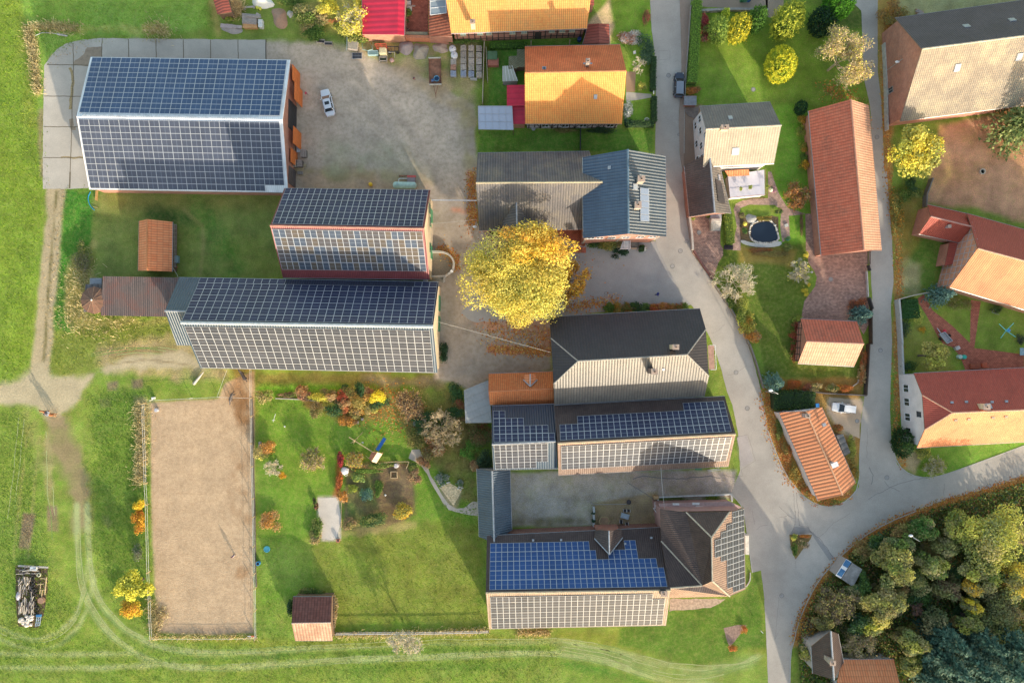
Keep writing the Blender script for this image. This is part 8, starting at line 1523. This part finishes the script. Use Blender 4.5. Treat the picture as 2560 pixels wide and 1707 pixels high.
# --- terrace court of the low barn
G2c=lambda s:q_(1440,1250,160/2352.,s)
for k,(y0,y1)in enumerate(((205,415),(500,700),(800,1000))):a,b=P(G2c('638,%d'%y0)[0]),P(G2c('648,%d'%y1)[0]);prop('planter_block','%s of the three pale stone blocks edging the gravel court'%('northern','middle','southern')[k],'block',mcol((.48,.52,.52),.9,sc=9),lambda m:m.bar(a+Vector((0,0,.35)),b+Vector((0,0,.35)),.36,.7),'stone blocks of the gravel court')
for k,(y0,a)in enumerate((('a','640,455'),('b','650,750'),('c','650,1015'))):shrub('dark green bush %s the pale stone blocks'%('between upper and middle of','between middle and lower of','south of')[k],G2c(a)[0],5,5,.9,[DG,(.03,.09,.05)],200,.12)
c=P(G2c('1045,775')[0]);tt=thing('sandpit',(c.x,c.y,0),'hexagonal wooden sandpit on the terrace by the dormer','sandpit');hx=[P(a,.3)for a in G2c('845,775 930,610 1165,605 1230,770 1135,955 930,950')];mb=MB();[mb.bar(hx[k],hx[(k+1)%6],.16,.3)for k in range(6)];mb.build('frame',mcol((.42,.33,.18),.8),tt);mb=MB();mb.prism([((c+(p-c)*.94).x,(c+(p-c)*.94).y)for p in hx],.02,.24);mb.build('sand',mcol((.40,.26,.16),.95),tt)
tv=[P(a,.74)for a in G2c('1675,455 1970,535 1925,715 1635,640')];c=sum(tv,Vector())/4;tt=thing('garden_table',(c.x,c.y,0),'grey rectangular garden table on the terrace with four chairs','table');mb=MB();mb.prism([(p.x,p.y)for p in tv],.70,.74);mb.build('table_top',mcol((.36,.44,.50),.5),tt)
for p in tv:q=c+(p-c)*.88;mb=MB();mb.tube([(q.x,q.y,0),(q.x,q.y,.7)],.03,5);mb.build('leg',M_wh,tt)
ch0=None
for k,(a,an,lb)in enumerate((('1775,360',90,'north of the terrace table, left one'),('1910,360',90,'north of the terrace table, right one'),('1640,745',-92,'south of the terrace table, left one'),('1850,835',-80,'south of the terrace table, right one'))):
    c=P(G2c(a)[0])
    if ch0 is None:
        ch0=thing('garden_chair',(c.x,c.y,0),'x','chair','chairs at the terrace table')
        def Lc(x,y,z):return Vector((c.x+x,c.y+y,z))
        mb=MB();mb.box(Lc(0,0,.42),(.46,.48,.04));mb.build('seat',M_blk,ch0);mb=MB();mb.obox(Lc(.22,-.23,.45),(.12,0,.5),(0,.46,0),(.03,0,0));mb.build('backrest',M_blk,ch0)
        for sy in(-1,1):
            mb=MB();mb.bar(Lc(-.25,sy*.27,.64),Lc(.3,sy*.27,.66),.05,.03);mb.build('armrest',M_wh,ch0)
            for sx in(-1,1):mb=MB();mb.tube([Lc(sx*.22,sy*.25,0),Lc(sx*.22,sy*.26,.64)],.02,5);mb.build('leg',M_wh,ch0)
        kids=[o for o in bpy.data.objects if o.parent==ch0];r=ch0
    else:
        r=ch0.copy();COL.objects.link(r);r.location=(c.x,c.y,0)
        for o in kids:n_=o.copy();COL.objects.link(n_);n_.parent=r
    r.rotation_euler=(0,0,R_(an));r['label']='dark garden chair with pale arms, '+lb
prop('court_edge','thin pale kerb round the terrace court','kerb',M_conc2,lambda m:(m.bar(P(G2c('600,155')[0],.1),P(G2c('1850,140')[0],.1),.08,.2),m.bar(P(G2c('578,80')[0],.1),P(G2c('580,150')[0],.1),.1,.2)));prop('dark_ball_bush','round black pot at the court corner','pot',M_blk,lambda m:m.lathe(P(G2c('1925,45')[0]),[(.3,0),(.42,.5),(.3,.55)],14));prop('small_stool','small dark square stool by the house wall','stool',M_dk,lambda m:m.box(P(G2c('1560,965')[0],.25),(.4,.4,.5)))
G8=lambda s:q_(1600,1230,100/1568.,s)
def polybar(pts,w,h,z=None):return lambda m:[m.bar(P(a,(z or h/2)),P(b,(z or h/2)),w,h)for a,b in zip(pts[:-1],pts[1:])]
prop('terrace_wall','white edged low wall round the planting strip north of the corner house','wall',mcol((.56,.56,.54),.7),polybar(G8('705,400 700,190 1568,150')+t('22','1905,1372 1997,1365 2003,1432'),.22,.6));shrub('green and brown planting strip north of the corner house',T1('22','1480,1415'),40,8,.6,[G1,(.16,.11,.07),OL,G2],1200,.12);shrub('green planting piece at the east end of the strip',T1('22','1840,1400'),26,8,.6,[G2,G1,YG],700,.12)
prop('brick_pier','orange topped brick pier at the courtyard entrance','pier',mcol((.50,.32,.16),.85),lambda m:m.box(P(G8('620,190')[0],.5),(.8,.55,1.0),0));prop('door_canopy','white framed porch frame at the west side of the corner house','porch',M_wh,lambda m:(m.bar(P(G8('585,390')[0],2.3),P(G8('588,630')[0],2.3),.1),m.bar(P(G8('515,635')[0],2.3),P(G8('690,630')[0],2.3),.1),m.bar(P(G8('540,650')[0],2.3),P(G8('690,860')[0],2.3),.1),m.tube([P(G8('585,392')[0],0),P(G8('585,392')[0],2.3)],.05),m.tube([P(G8('518,635')[0],0),P(G8('518,635')[0],2.3)],.05)));prop('dark_bin','black square bin at the corner house wall','bin',M_dk,lambda m:m.box(P(G8('672,1210')[0],.5),(.42,.6,1.0)))
prop('street_step','white curved kerb at the south east corner of the corner house','kerb',mcol((.5,.47,.43),.8),polybar(smooth(t('23','2172,560 2172,620 2155,660 2130,690'),1),.14,.25));prop('pipe_pile','thin pipes and green cloth lying along the brown barn eave','pipes',[M_steel,mcol((.10,.30,.16),.8)],lambda m:(m.bar(P(T1('22','1785,1162'),.2),P(T1('22','1905,1142'),.2),.07),m.bar(P(T1('22','1780,1150'),.2),P(T1('22','1890,1132'),.2),.07),m.box(P(T1('22','1700,1140'),.2),(1.2,.25,.2),0,1)))
# --- front of the blue roofed house
K7b=lambda s:q_(1460,560,180/2352.,s)
tt=thing('door_canopy',tuple(P(K7b('1400,650')[0])),'grey glass entrance canopy below the blue roofed house','canopy');v=PL(K7b('1290,490 1510,490 1510,815 1180,820'),2.6);mb=MB();mb.prism([(p.x,p.y)for p in v],2.52,2.56);mb.build('panel',mcol((.46,.50,.52),.4),tt);mb=MB();mb.bar(v[1]+Vector((0,0,.02)),v[2]+Vector((0,0,.02)),.12);mb.bar(v[3],v[2],.1);mb.bar(P(K7b('1310,485')[0],2.62),P(K7b('1305,820')[0],2.62),.09);mb.build('frame',M_wh,tt);mb=MB();[mb.tube([(p.x,p.y,0),p],.05)for p in(v[2],v[3])];mb.build('posts',M_wh,tt)
mb=MB();[mb.obox(P(K7b('1520,560')[0])+Vector((k*.38,-1.25,0)),(.38,0,0),(0,1.25,0),(0,0,.6-k*.15))for k in range(4)];tag(mb.build('entrance_steps',mcol((.20,.19,.16),.9)),'dark steps right of the glass entrance canopy','steps');prop('step_wall','pale brick wall flanking the entrance steps','wall',mcol((.48,.36,.26),.9),lambda m:m.bar(P(K7b('1515,800')[0],.4),P(K7b('1720,805')[0],.4),.2,.8));prop('bed_kerb','pale kerb along the wall of the blue roofed house','kerb',mcol((.52,.52,.48),.8),polybar(K7b('0,740 60,735 60,570 130,550 700,535'),.14,.3));prop('bed_kerb','white kerb right of the entrance of the blue roofed house','kerb',mcol((.6,.58,.52),.8),polybar(K7b('1540,530 2200,525'),.16,.3));prop('gate_post','white topped post in front of the entrance','post',mcol((.6,.58,.5),.8),lambda m:m.box(P(K7b('1990,820')[0],.5),(.32,.5,1.0)))
shrub('brown ivy hanging over the glass entrance canopy',K7b('1120,640')[0],11,12,2.6,[(.32,.26,.14),(.22,.2,.08)],900,.14)
prop('terrace_rail','pale rail along the paved terrace of the grey farm building','rail',M_gut,lambda m:(m.bar(P(T1('21','480,684'),.9),P(T1('21','676,682'),.9),.08),m.bar(P(T1('21','676,682'),.9),P(T1('21','674,630'),.9),.08),[m.tube([P(T1('21','%d,684'%x)),P(T1('21','%d,684'%x),.9)],.03,4)for x in(485,530,580,630,674)]));prop('flower_window','wooden bordered flower trough left of the yellow tree','trough',[M_conc2,mcol((.12,.14,.05),.9)],lambda m:(m.bar(P(T1('11','2120,548'),.3),P(T1('11','2150,580'),.3),.16,.5),m.bar(P(T1('11','2150,580'),.3),P(T1('11','2240,580'),.3),.16,.5),m.box(P(T1('11','2190,560'),.25),(1.2,.5,.3),0,1)))
# --- walls along streets
WS=[('retaining_wall','dark red coping wall beside the brown tiled wing',t('20','1575,1520')+t('21','1590,100 1618,400'),.3,1.0,mcol((.26,.10,.08),.8)),('garden_wall','pale coping wall between driveway and street',t('21','1612,400 1635,560 1645,712'),.35,1.0,mcol((.42,.38,.34),.8)),('garden_wall','dark red low wall between driveway and street bend',t('21','1655,715 1740,850 1830,978'),.2,.8,mcol((.20,.09,.08),.8)),('garden_wall','grey wall along the outside of the street bend',t('21','1825,1000 1990,1240 2080,1390 2160,1568')+t('22','2165,0 2225,170 2290,400'),.22,.7,mcol((.20,.18,.16),.9)),
      ('street_fence','dark wooden fence at the lane beside the garage',t('31','935,1250 938,1568')+t('32','915,0 905,200 888,465'),.14,1.2,mcol((.07,.06,.05),.8)),('garden_wall','low wall behind the parking place of the white car',t('32','290,425 520,448 888,468'),.2,.8,mcol((.14,.12,.11),.9)),('garden_wall','old pale plank wall along the lane, opposite garden',t('31','1178,1165 1190,1300 1208,1568')+t('32','1205,0 1218,280'),.3,1.4,mcol((.40,.40,.38),.85,sc=5)),('garden_fence','thin pale fence above the clipped box rows',t('31','1175,1165 1300,1130 1455,1098'),.1,1.1,mcol((.45,.42,.38),.8)),
      ('fence','thin fence between hedge and upper street',t('20','1628,60 1612,300 1592,560 1575,800 1568,960'),.08,1.0,mcol((.32,.30,.28),.8)),('yard_wall','pale low wall beside the gate in the brown paved yard',t('31','897,905 910,1140'),.14,.6,mcol((.50,.48,.46),.8)),('brick_wall','orange brick garden wall below the magenta roofed outbuilding',t('10','980,340 1150,350 1350,352 1580,356 1790,362'),.5,1.6,mcol((.50,.20,.11),.85,sc=4)),('brick_wall','green topped brick wall of the small courtyard',t('10','1352,322 1570,325'),.5,1.6,mcol((.24,.22,.15),.9)),
      ('post_fence','tall thin wooden fence right of the stone pallets',t('10','2082,380 2072,700 2066,950'),.1,1.3,mcol((.48,.40,.30),.8)),('post_fence','second thin fence by the stone pallets',t('10','2098,440 2112,750'),.08,1.2,mcol((.38,.32,.25),.8)),('garden_fence','dark fence dividing the lawns below the orange roofed house',t('20','625,1170 622,1378'),.1,1.0,M_dk),('wall','grey wall at the paddock corner',t('31','1490,60 1435,210 1430,320'),.2,1.2,mcol((.16,.15,.14),.8)),
      ('fence','pale fence left of the great brick barn',t('30','1055,400 1070,700 1082,1190'),.22,1.0,mcol((.46,.46,.42),.8)),('bank_edge','grey stone edge in front of the neighbour gravel',t('20','1700,105 2000,90 2334,95'),.4,.7,mcol((.30,.28,.26),.9)),('garden_fence','dark low fence at the lane corner of the garden',t('32','770,385 820,350 825,320'),.08,.4,mcol((.45,.42,.36),.8)),('balustrade','dark metal fence at the lane below the long red barn',t('31','920,1145 950,1250'),.16,1.1,mcol((.06,.06,.06),.6))]
for nm,lb,pts,w_,h_,mt_ in WS:prop(nm,lb,'fence' if 'fence' in nm or nm in('balustrade',)else 'wall',mt_,polybar(pts,w_,h_))
tt=thing('timber_gate',tuple(P(T1('31','918,800'))),'dark timber gate structure at the south east corner of the long red barn','gate');mb=MB();[mb.bar(P(T1('31','%d,722'%x),2.2),P(T1('31','%d,840'%x),2.2),.12)for x in(908,920,932)];mb.build('top_beams',mcol((.06,.045,.04),.8),tt);mb=MB();mb.bar(P(T1('31','912,850'),.8),P(T1('31','928,900'),.8),.1,1.0);mb.bar(P(T1('31','930,850'),.8),P(T1('31','912,900'),.8),.1,.1);mb.build('gate_leaf',mcol((.05,.05,.05),.6),tt);mb=MB();[mb.tube([P(T1('31',a)),P(T1('31',a),2.2)],.07,5)for a in('908,725','932,725','908,838','932,838')];mb.build('posts',mcol((.06,.045,.04),.8),tt)
prop('bin_house','small brick bin house with grey roof below the rusty dome shrub','bin house',[M_brickr,mcol((.22,.22,.24),.8)],lambda m:(m.box(P(T1('20','1622,925'),.6),(2.0,1.5,1.2)),m.box(P(T1('20','1625,920'),1.3),(2.15,1.6,.14),0,1)));prop('rotary_step','semicircular paved step beside the white house','step',mcol((.20,.16,.14),.9),lambda m:m.prism([(P(T1('20','1690,985')).x+2.1*math.cos(a)*1.1,P(T1('20','1690,985')).y+1.9*math.sin(a))for a in np.linspace(math.pi,1.5*math.pi,9)]+[(P(T1('20','1700,985')).x,P(T1('20','1700,985')).y)],0,.12))
st_=t('21','1825,400');mb=MB()
for k in range(5):mb.box(P(T1('21','1853,%d'%(525-k*20)),.1+k*.16),(1.75,.42,.2+k*.32))
tag(mb.build('entrance_steps',mcol((.50,.47,.42),.85)),'pale entrance steps of the brown tiled wing','steps');prop('landing','grey landing slab above the pale entrance steps','landing',mcol((.36,.38,.42),.7),lambda m:m.box(P(T1('21','1853,405'),.45),(1.9,1.3,.9)));prop('step_wall','low side wall left of the pale entrance steps','wall',mcol((.38,.36,.30),.85),lambda m:m.bar(P(T1('21','1812,430'),.5),P(T1('21','1815,535'),.5),.3,1.0));hedge('long yellow green clipped hedge beside the pale entrance steps',t('21','1955,380 1965,520 1975,660'),1.5,1.0,[(.16,.24,.03),(.08,.16,.02),(.28,.32,.05)],90,.12)
prop('wooden_stairs','dark wooden garden stairs at the end of the clipped hedge','stairs',mcol((.05,.04,.045),.8),lambda m:[m.box(P(T1('21','%d,688'%(1938+k*11)),.1+.07*k),(.2,.75,.12+.14*k))for k in range(7)])
# --- pond garden
G3q=lambda s:q_(1780,380,260/1568.,s)
wm_=NT('pond_water');wm_.bump(wm_.noise(3,3),.1,.02);mb=MB();flat(mb,smooth(G3q('640,1080 850,1035 930,1095 975,1200 1005,1330 870,1362 700,1368 590,1310 585,1160'),2,True),.02);tag(mb.build('pond_water',wm_.out((.012,.022,.04),.08,spec=.6)),kind='structure');sheet('pond_bed',G3q('410,930 640,1000 900,960 1000,980 1010,1330 850,1390 430,1330'),.008,mcol(A(120,100,70),.95,var=.6,sc=3),1)
mb=MB();v=[P(p)for p in smooth(G3q('430,1318 620,1380 850,1385 1035,1338 1050,1408 900,1440 700,1442 540,1412 430,1372'),1,True)];mb.prism([(p.x,p.y)for p in v],0,.18);tag(mb.build('pond_path',mcol((.50,.49,.45),.9,var=.4,sc=6)),kind='structure')
ring=smooth(G3q('630,1060 850,1015 940,1080 985,1200 1015,1330 880,1372 700,1375 575,1315 560,1150'),1,True);proto=None
for k in range(46):
    i=int(k*len(ring)/46);a,b=ring[i],ring[(i+1)%len(ring)];fr=k*len(ring)/46-i;p=(a[0]+(b[0]-a[0])*fr,a[1]+(b[1]-a[1])*fr);c=P(p,.08)
    if proto is None:mb=MB();mb.ell(c,(.2,.15,.13),7,5,0,.35);proto=o=mb.build('edging_stone',mcol((.56,.53,.48),.9,sc=5))
    else:o=proto.copy();COL.objects.link(o);o.location=c-Vector((0,0,.12));o.rotation_euler=(0,0,random.random()*6);sc_=random.uniform(.6,1.3);o.scale=(sc_,sc_,sc_)
    tag(o,'pale edging stone round the garden pond','stone','edging stones of the garden pond')
heap('grey rock cascade running into the garden pond',G3q('590,1010')[0],14,12,.5,gv((.36,.36,.35)),'rock_cascade');c=P(G3q('483,1090')[0]);prop('yellow_lamp','round yellow flower ball left of the garden pond','flower ball',mcol((.75,.62,.08),.7),lambda m:m.ell((c.x,c.y,.4),(.38,.38,.35),14,8))
prop('stone_bird_bath','pale square stone on the pavement right of the pond','stone',mcol((.52,.50,.45),.9),lambda m:m.box(P(G3q('1120,1110')[0],.1),(.65,.55,.2),.3));prop('cream_parasol','closed round cream parasol top at the terrace corner','parasol',[mcol((.75,.72,.45),.8),M_wh],lambda m:(m.lathe(P(G3q('825,610')[0])+Vector((0,0,1.9)),[(.36,0),(.25,.3),(.04,.5)],14,0),m.tube([P(G3q('825,610')[0]),P(G3q('825,610')[0],1.95)],.03,6,1)))
for a,rx,ry,h,cl,lb in(('910,570',10,10,.9,[G2,(.6,.25,.4),(.2,.3,.1)],'pink and green flowers at the terrace corner'),('600,695',32,4,.4,[(.22,.12,.09),OL],'dark red flower strip below the white terrace'),('780,1005',20,6,.5,[(.36,.26,.05),OL],'golden moss strip north of the pond'),('480,1180',8,9,.7,[DG,G1],'dark green shrub left of the pond'),('1010,890',9,9,.8,[DG,G2,OL],'dark plants by the pond path corner'),('1140,1310',9,5,.6,[(.1,.3,.2),G2],'blue green plants south east of the pond'),('440,960',8,8,.6,[OL,(.2,.16,.1)],'dull plants by the pond cascade'),('1350,1100',4,26,.6,[OL,(.2,.1,.07)],'dull plant strip along the brown path of the long barn'),('700,1480',40,7,.6,[(.26,.14,.07),OL,RUST],'brown ground plants below the pond path'),('900,1530',44,10,.7,[(.22,.16,.06),OL,(.3,.2,.08)],'olive brown ground plants further below the pond'),('1140,1430',12,10,.7,[G1,OL],'green shrub at the lower pond bed')):
    shrub(lb,G3q(a)[0],rx,ry,h,cl,int(rx*ry*5)+220,.11)
# --- right gardens
G4=lambda s:q_(2240,740,320/2352.,s);c=G4('2025,635')[0];tt=thing('rotary_dryer',tuple(P(c)),'turquoise rotary clothes dryer with a blue cloth on the right lawn','clothes dryer');cy=mcol((.15,.62,.60),.5)
for a in('1895,512','2165,495','2195,750','1925,770'):mb=MB();mb.bar(P(c,1.6),P(G4(a)[0],1.9),.09,.05);mb.build('arm',cy,tt)
mb=MB();mb.tube([P(c),P(c,1.65)],.04,6);mb.build('pole',cy,tt);prop('blue_cloth','small blue peg bag hanging on the rotary dryer','cloth',mcol((.10,.30,.62),.8),lambda m:m.ell(P(G4('2062,630')[0],1.4),(.35,.35,.3),10,6,0,.2))
tt=thing('garden_trailer',tuple(P(G4('910,760')[0])),'small grey two wheeled car trailer on the garden path','trailer');v=PL(G4('790,700 890,660 1030,820 935,870'),.7);mb=MB();mb.prism([(p.x,p.y)for p in v],.45,.55);mb.build('bed',mcol((.36,.35,.36),.7),tt);mb=MB();[mb.bar(v[k],v[(k+1)%4],.06,.35)for k in range(4)];mb.build('side_boards',M_steel,tt);mb=MB();mb.bar(P(G4('820,680')[0],.45),P(G4('755,590')[0],.45),.1);mb.build('drawbar',M_steel,tt)
for a in('810,790','985,720'):mb=MB();q=P(G4(a)[0],.28);mb.tube([q+Vector((-.06,-.05,0)),q+Vector((.06,.05,0))],.28,12);mb.build('wheel',M_rub,tt)
prop('red_cloth','bright red cloth at the front of the garden trailer','cloth',mcol((.60,.03,.06),.7),lambda m:m.ell(P(G4('895,640')[0],.5),(.35,.28,.15),10,6,0,.4));prop('bench_table','pale square lidded box on the red garden path','box',mcol((.46,.44,.42),.7),lambda m:m.box(P(G4('1120,955')[0],.35),(.75,.6,.7),.5),bevel=.06)
for a,cl,lb in(('1135,1115',(.40,.56,.50),'pale green'),('1212,1118',(.02,.42,.32),'bright green')):prop('rain_barrel',lb+' round barrel at the path corner','barrel',mcol(cl,.5),lambda m:m.lathe(P(G4(a)[0]),[(.34,0),(.4,.4),(.36,.8),(.1,.85)],14),'barrels at the path corner')
def chairset(lb,a,w_,d_,ang,cl,name='wooden_bench'):
    c=P(G4(a)[0]);tt=thing(name,(c.x,c.y,0),lb,name.split('_')[-1]);mb=MB();[mb.box((c.x,c.y-d_/2+(k+.5)*d_/5,.45),(w_,d_/6,.04),ang)for k in range(5)];mb.build('seat',cl,tt);mb=MB();mb.box((c.x,c.y-d_/2,.7),(w_,.05,.45),ang);mb.build('backrest',cl,tt)
    for sx in(-1,1):mb=MB();mb.box((c.x+sx*w_*.45,c.y,.22),(.07,d_*.8,.44),ang);mb.build('leg',cl,tt)
mo=mcol((.34,.10,.05),.7);chairset('dark red wooden bench against the red roofed farmhouse','1430,1280',1.7,.8,.02,mo);chairset('orange red wooden armchair right of the bench','1600,1265',.8,.8,.15,mcol((.50,.13,.06),.7),'garden_chair');prop('glass_table','teal square table top at the right edge path','table',[mcol((.28,.42,.46),.3),M_blk],lambda m:(m.box(P(G4('2330,1020')[0],.74),(1.0,1.3,.05)),m.box(P(G4('2330,1020')[0],.37),(.1,.1,.7),0,1)))
c=P((2453.8,430));prop('concrete_ring','round concrete well ring in the brown paddock','ring',[mcol((.50,.46,.38),.9),mcol((.05,.06,.05),.9)],lambda m:(m.lathe(c,[(.5,0),(.5,.4),(.38,.4),(.37,.06)],22,0),m.lathe((c.x,c.y,.05),[(.37,0),(.37,.01)],20,1)));prop('red_hose','flat red trough under the fir at the paddock edge','trough',mcol((.50,.12,.08),.7),lambda m:m.bar(P((2510,349),.25),P((2533,345),.25),.32,.4))
prop('wood_pile','small pile of cut logs behind the great brick barn','logs',[mcol((.42,.28,.18),.9),M_woodg],lambda m:[m.bar(P(T1('30','%d,%d'%(1345+(k%3)*18,85+k*6)),.2+.12*(k%2)),P(T1('30','%d,%d'%(1395+(k%3)*12,110+k*3)),.2+.12*(k%2)),.22,.2,k%2)for k in range(8)])
# --- street lamps
def lamp(lb,base,head,h=6.0,group='street lamps'):
    b=P(base);hd=P(head,h);tt=thing('street_lamp',tuple(b),lb,'street lamp',group);mb=MB();d=Vector((hd.x-b.x,hd.y-b.y,0));mb.tube([b,b+Vector((0,0,h-.3)),b+d*.35+Vector((0,0,h)),hd],[.08,.06,.045,.04],8);mb.build('pole',mcol((.40,.42,.42),.5,.4),tt);mb=MB();mb.ell(hd,(.40,.22,.12),12,6);mb.build('lamp_head',mcol((.74,.75,.76),.4),tt,True)
lamp('street lamp with pale head in front of the great brick barn',T1('30','1060,662'),T1('30','1180,566'));lamp('street lamp rising from the dark green trees of the wood',T1('33','1205,188'),T1('33','1302,224'));lamp('street lamp head above the broad hedge by the blue spruce',T1('32','-25,430'),T1('32','25,422'));lamp('yard lamp with small white head at the grey farm building',T1('11','2020,490'),T1('11','1995,500'),4.5)
prop('street_sign','small white marker post at the street by the stone steps','sign',M_wh,lambda m:(m.tube([P(T1('20','1290,855')),P(T1('20','1290,855'),1.6)],.04),m.box(P(T1('20','1291,845'),1.6),(.12,.5,.3))));prop('street_sign','small white marker at the lawn edge by the main road','sign',M_wh,lambda m:(m.box(P(T1('23','2278,1100'),.9),(.5,.08,.35),-.8),m.tube([P(T1('23','2278,1100')),P(T1('23','2278,1100'),.9)],.03)))
# --- bins, misc
def bin_(lb,p,cl,ang=0,group=None):
    c=P(p);tt=thing('wheelie_bin',(c.x,c.y,0),lb,'bin',group);mb=MB();mb.box((c.x,c.y,.5),(.5,.55,1.0),ang,0,1.12);mb.build('body',cl,tt);mb=MB();mb.box((c.x,c.y,1.04),(.6,.66,.08),ang);mb.build('lid',cl,tt,bevel=.02)
bin_('blue wheelie bin at the corner of the narrow cottage',T1('32','427,553'),mcol((.03,.22,.60),.5),.1);bin_('green wheelie bin, left of three at the top edge',T1('20','2088,10'),mcol((.03,.22,.10),.5));bin_('pale green wheelie bin, middle of three at the top edge',T1('20','2118,12'),mcol((.12,.35,.24),.5));bin_('blue wheelie bin, right of three at the top edge',T1('20','2152,10'),mcol((.03,.15,.45),.5))
c=P(T1('20','612,375'));prop('rain_barrel','dark blue rain barrel at the east end of the farmhouse wall','barrel',mcol((.02,.07,.24),.5),lambda m:m.lathe(c,[(.3,0),(.38,.45),(.34,.9),(.1,.95)],16));c=P(T1('20','672,285'));prop('downpipe_tub','round black tub by the farmhouse corner','tub',M_dk,lambda m:m.lathe(c,[(.4,0),(.45,.6),(.35,.6),(.33,.3)],16))
prop('metal_chair','white metal garden chair in the front garden','chair',M_wh,lambda m:(m.box(P(T1('20','1117,482'),.42),(.45,.45,.05),.3),m.box(P(T1('20','1117,470'),.65),(.45,.04,.4),.3),[m.tube([P(T1('20',a)),P(T1('20',a),.42)],.02,4)for a in('1108,474','1126,478','1105,492','1122,496')]));prop('arched_bench','curved white metal bench in the lower front garden','bench',[M_wh,M_woodg],lambda m:(m.tube([P(p,.8)for p in smooth(t('20','1208,1102 1212,1082 1232,1076 1250,1085'),1)],.05,6),m.box(P(T1('20','1230,1097'),.42),(.8,.35,.05),0,1),[m.tube([P(T1('20',a)),P(T1('20',a),.8)],.03,4)for a in('1210,1100','1248,1088')]));prop('garden_gnome_table','small grey table with chairs below the half timbered wall','table',M_steel,lambda m:(m.lathe(P(T1('20','195,1183'))+Vector((0,0,.68)),[(.4,0),(.4,.04)],14),m.tube([P(T1('20','195,1183')),P(T1('20','195,1183'),.7)],.04)))
prop('brick_planter','red brick rabbit hutch with green roof by the pallet fence','hutch',[M_brickr,mcol((.08,.16,.08),.8)],lambda m:(m.box(P(T1('10','2163,575'),.5),(1.9,1.2,1.0)),m.box(P(T1('10','2155,515'),.8),(1.7,1.4,1.0),0,1)))
prop('grill','black grill with grey shelf in the brick courtyard','grill',[M_blk,M_steel],lambda m:(m.box(P(T1('10','1383,28'),.8),(1.3,.9,.3)),m.box(P(T1('10','1383,28'),.35),(1.0,.7,.6)),m.box(P(T1('10','1383,28'),.96),(1.1,.7,.03),0,1)));prop('sink_table','white topped table in the brick courtyard','table',[mcol((.55,.55,.52),.6),M_woodg],lambda m:(m.box(P(T1('10','1385,78'),.78),(1.4,.9,.06),0),m.box(P(T1('10','1400,57'),.85),(2.0,.2,.08),0,1),m.box(P(T1('10','1385,78'),.38),(1.2,.7,.74),0,1)));shrub('potted green plant in the brick courtyard',T1('10','1385,122'),9,10,1.2,[G1,G2],400,.13);shrub('brown potted plant in the brick courtyard',T1('10','1378,192'),6,6,.8,[(.14,.10,.05),G1],200,.12)
def bicycle(lb,p,ang):
    c=P(p);tt=thing('bicycle',(c.x,c.y,0),lb,'bicycle');ca,sa=math.cos(ang),math.sin(ang)
    def X(x,y,z):return Vector((c.x+x*ca-y*sa,c.y+x*sa+y*ca,z))
    for sx in(-.52,.52):mb=MB();mb.tube([X(sx+.33*math.cos(a),0,.35+.33*math.sin(a))for a in np.linspace(0,2*math.pi,17)],.022,5);mb.build('wheel',M_rub,tt)
    mb=MB();[mb.tube([X(*a),X(*b)],.02,5)for a,b in(((-.52,0,.35),(-.1,0,.3)),((-.1,0,.3),(-.22,0,.85)),((-.2,0,.78),(.36,0,.8)),((-.1,0,.3),(.38,0,.72)),((.36,0,.95),(.52,0,.35)))];mb.build('frame',M_dk,tt);mb=MB();mb.tube([X(.34,-.28,.98),X(.36,0,.96),X(.34,.28,.98)],.018,5);mb.build('handlebar',M_steel,tt);mb=MB();mb.ell(X(-.22,0,.9),(.14,.08,.04),8,5);mb.build('saddle',M_blk,tt)
bicycle('dark bicycle leaning in the brick courtyard',T1('10','1385,280'),R_(-50))
prop('garden_arch','thin metal trellis below the timbered farmhouse eave','trellis',M_gut,lambda m:[m.bar(P(G4(a)[0],.5),P(G4(b)[0],.5),.05)for a,b in(('1760,300','1900,345'),('1820,200','1822,310'),('1760,300','1800,240'))])
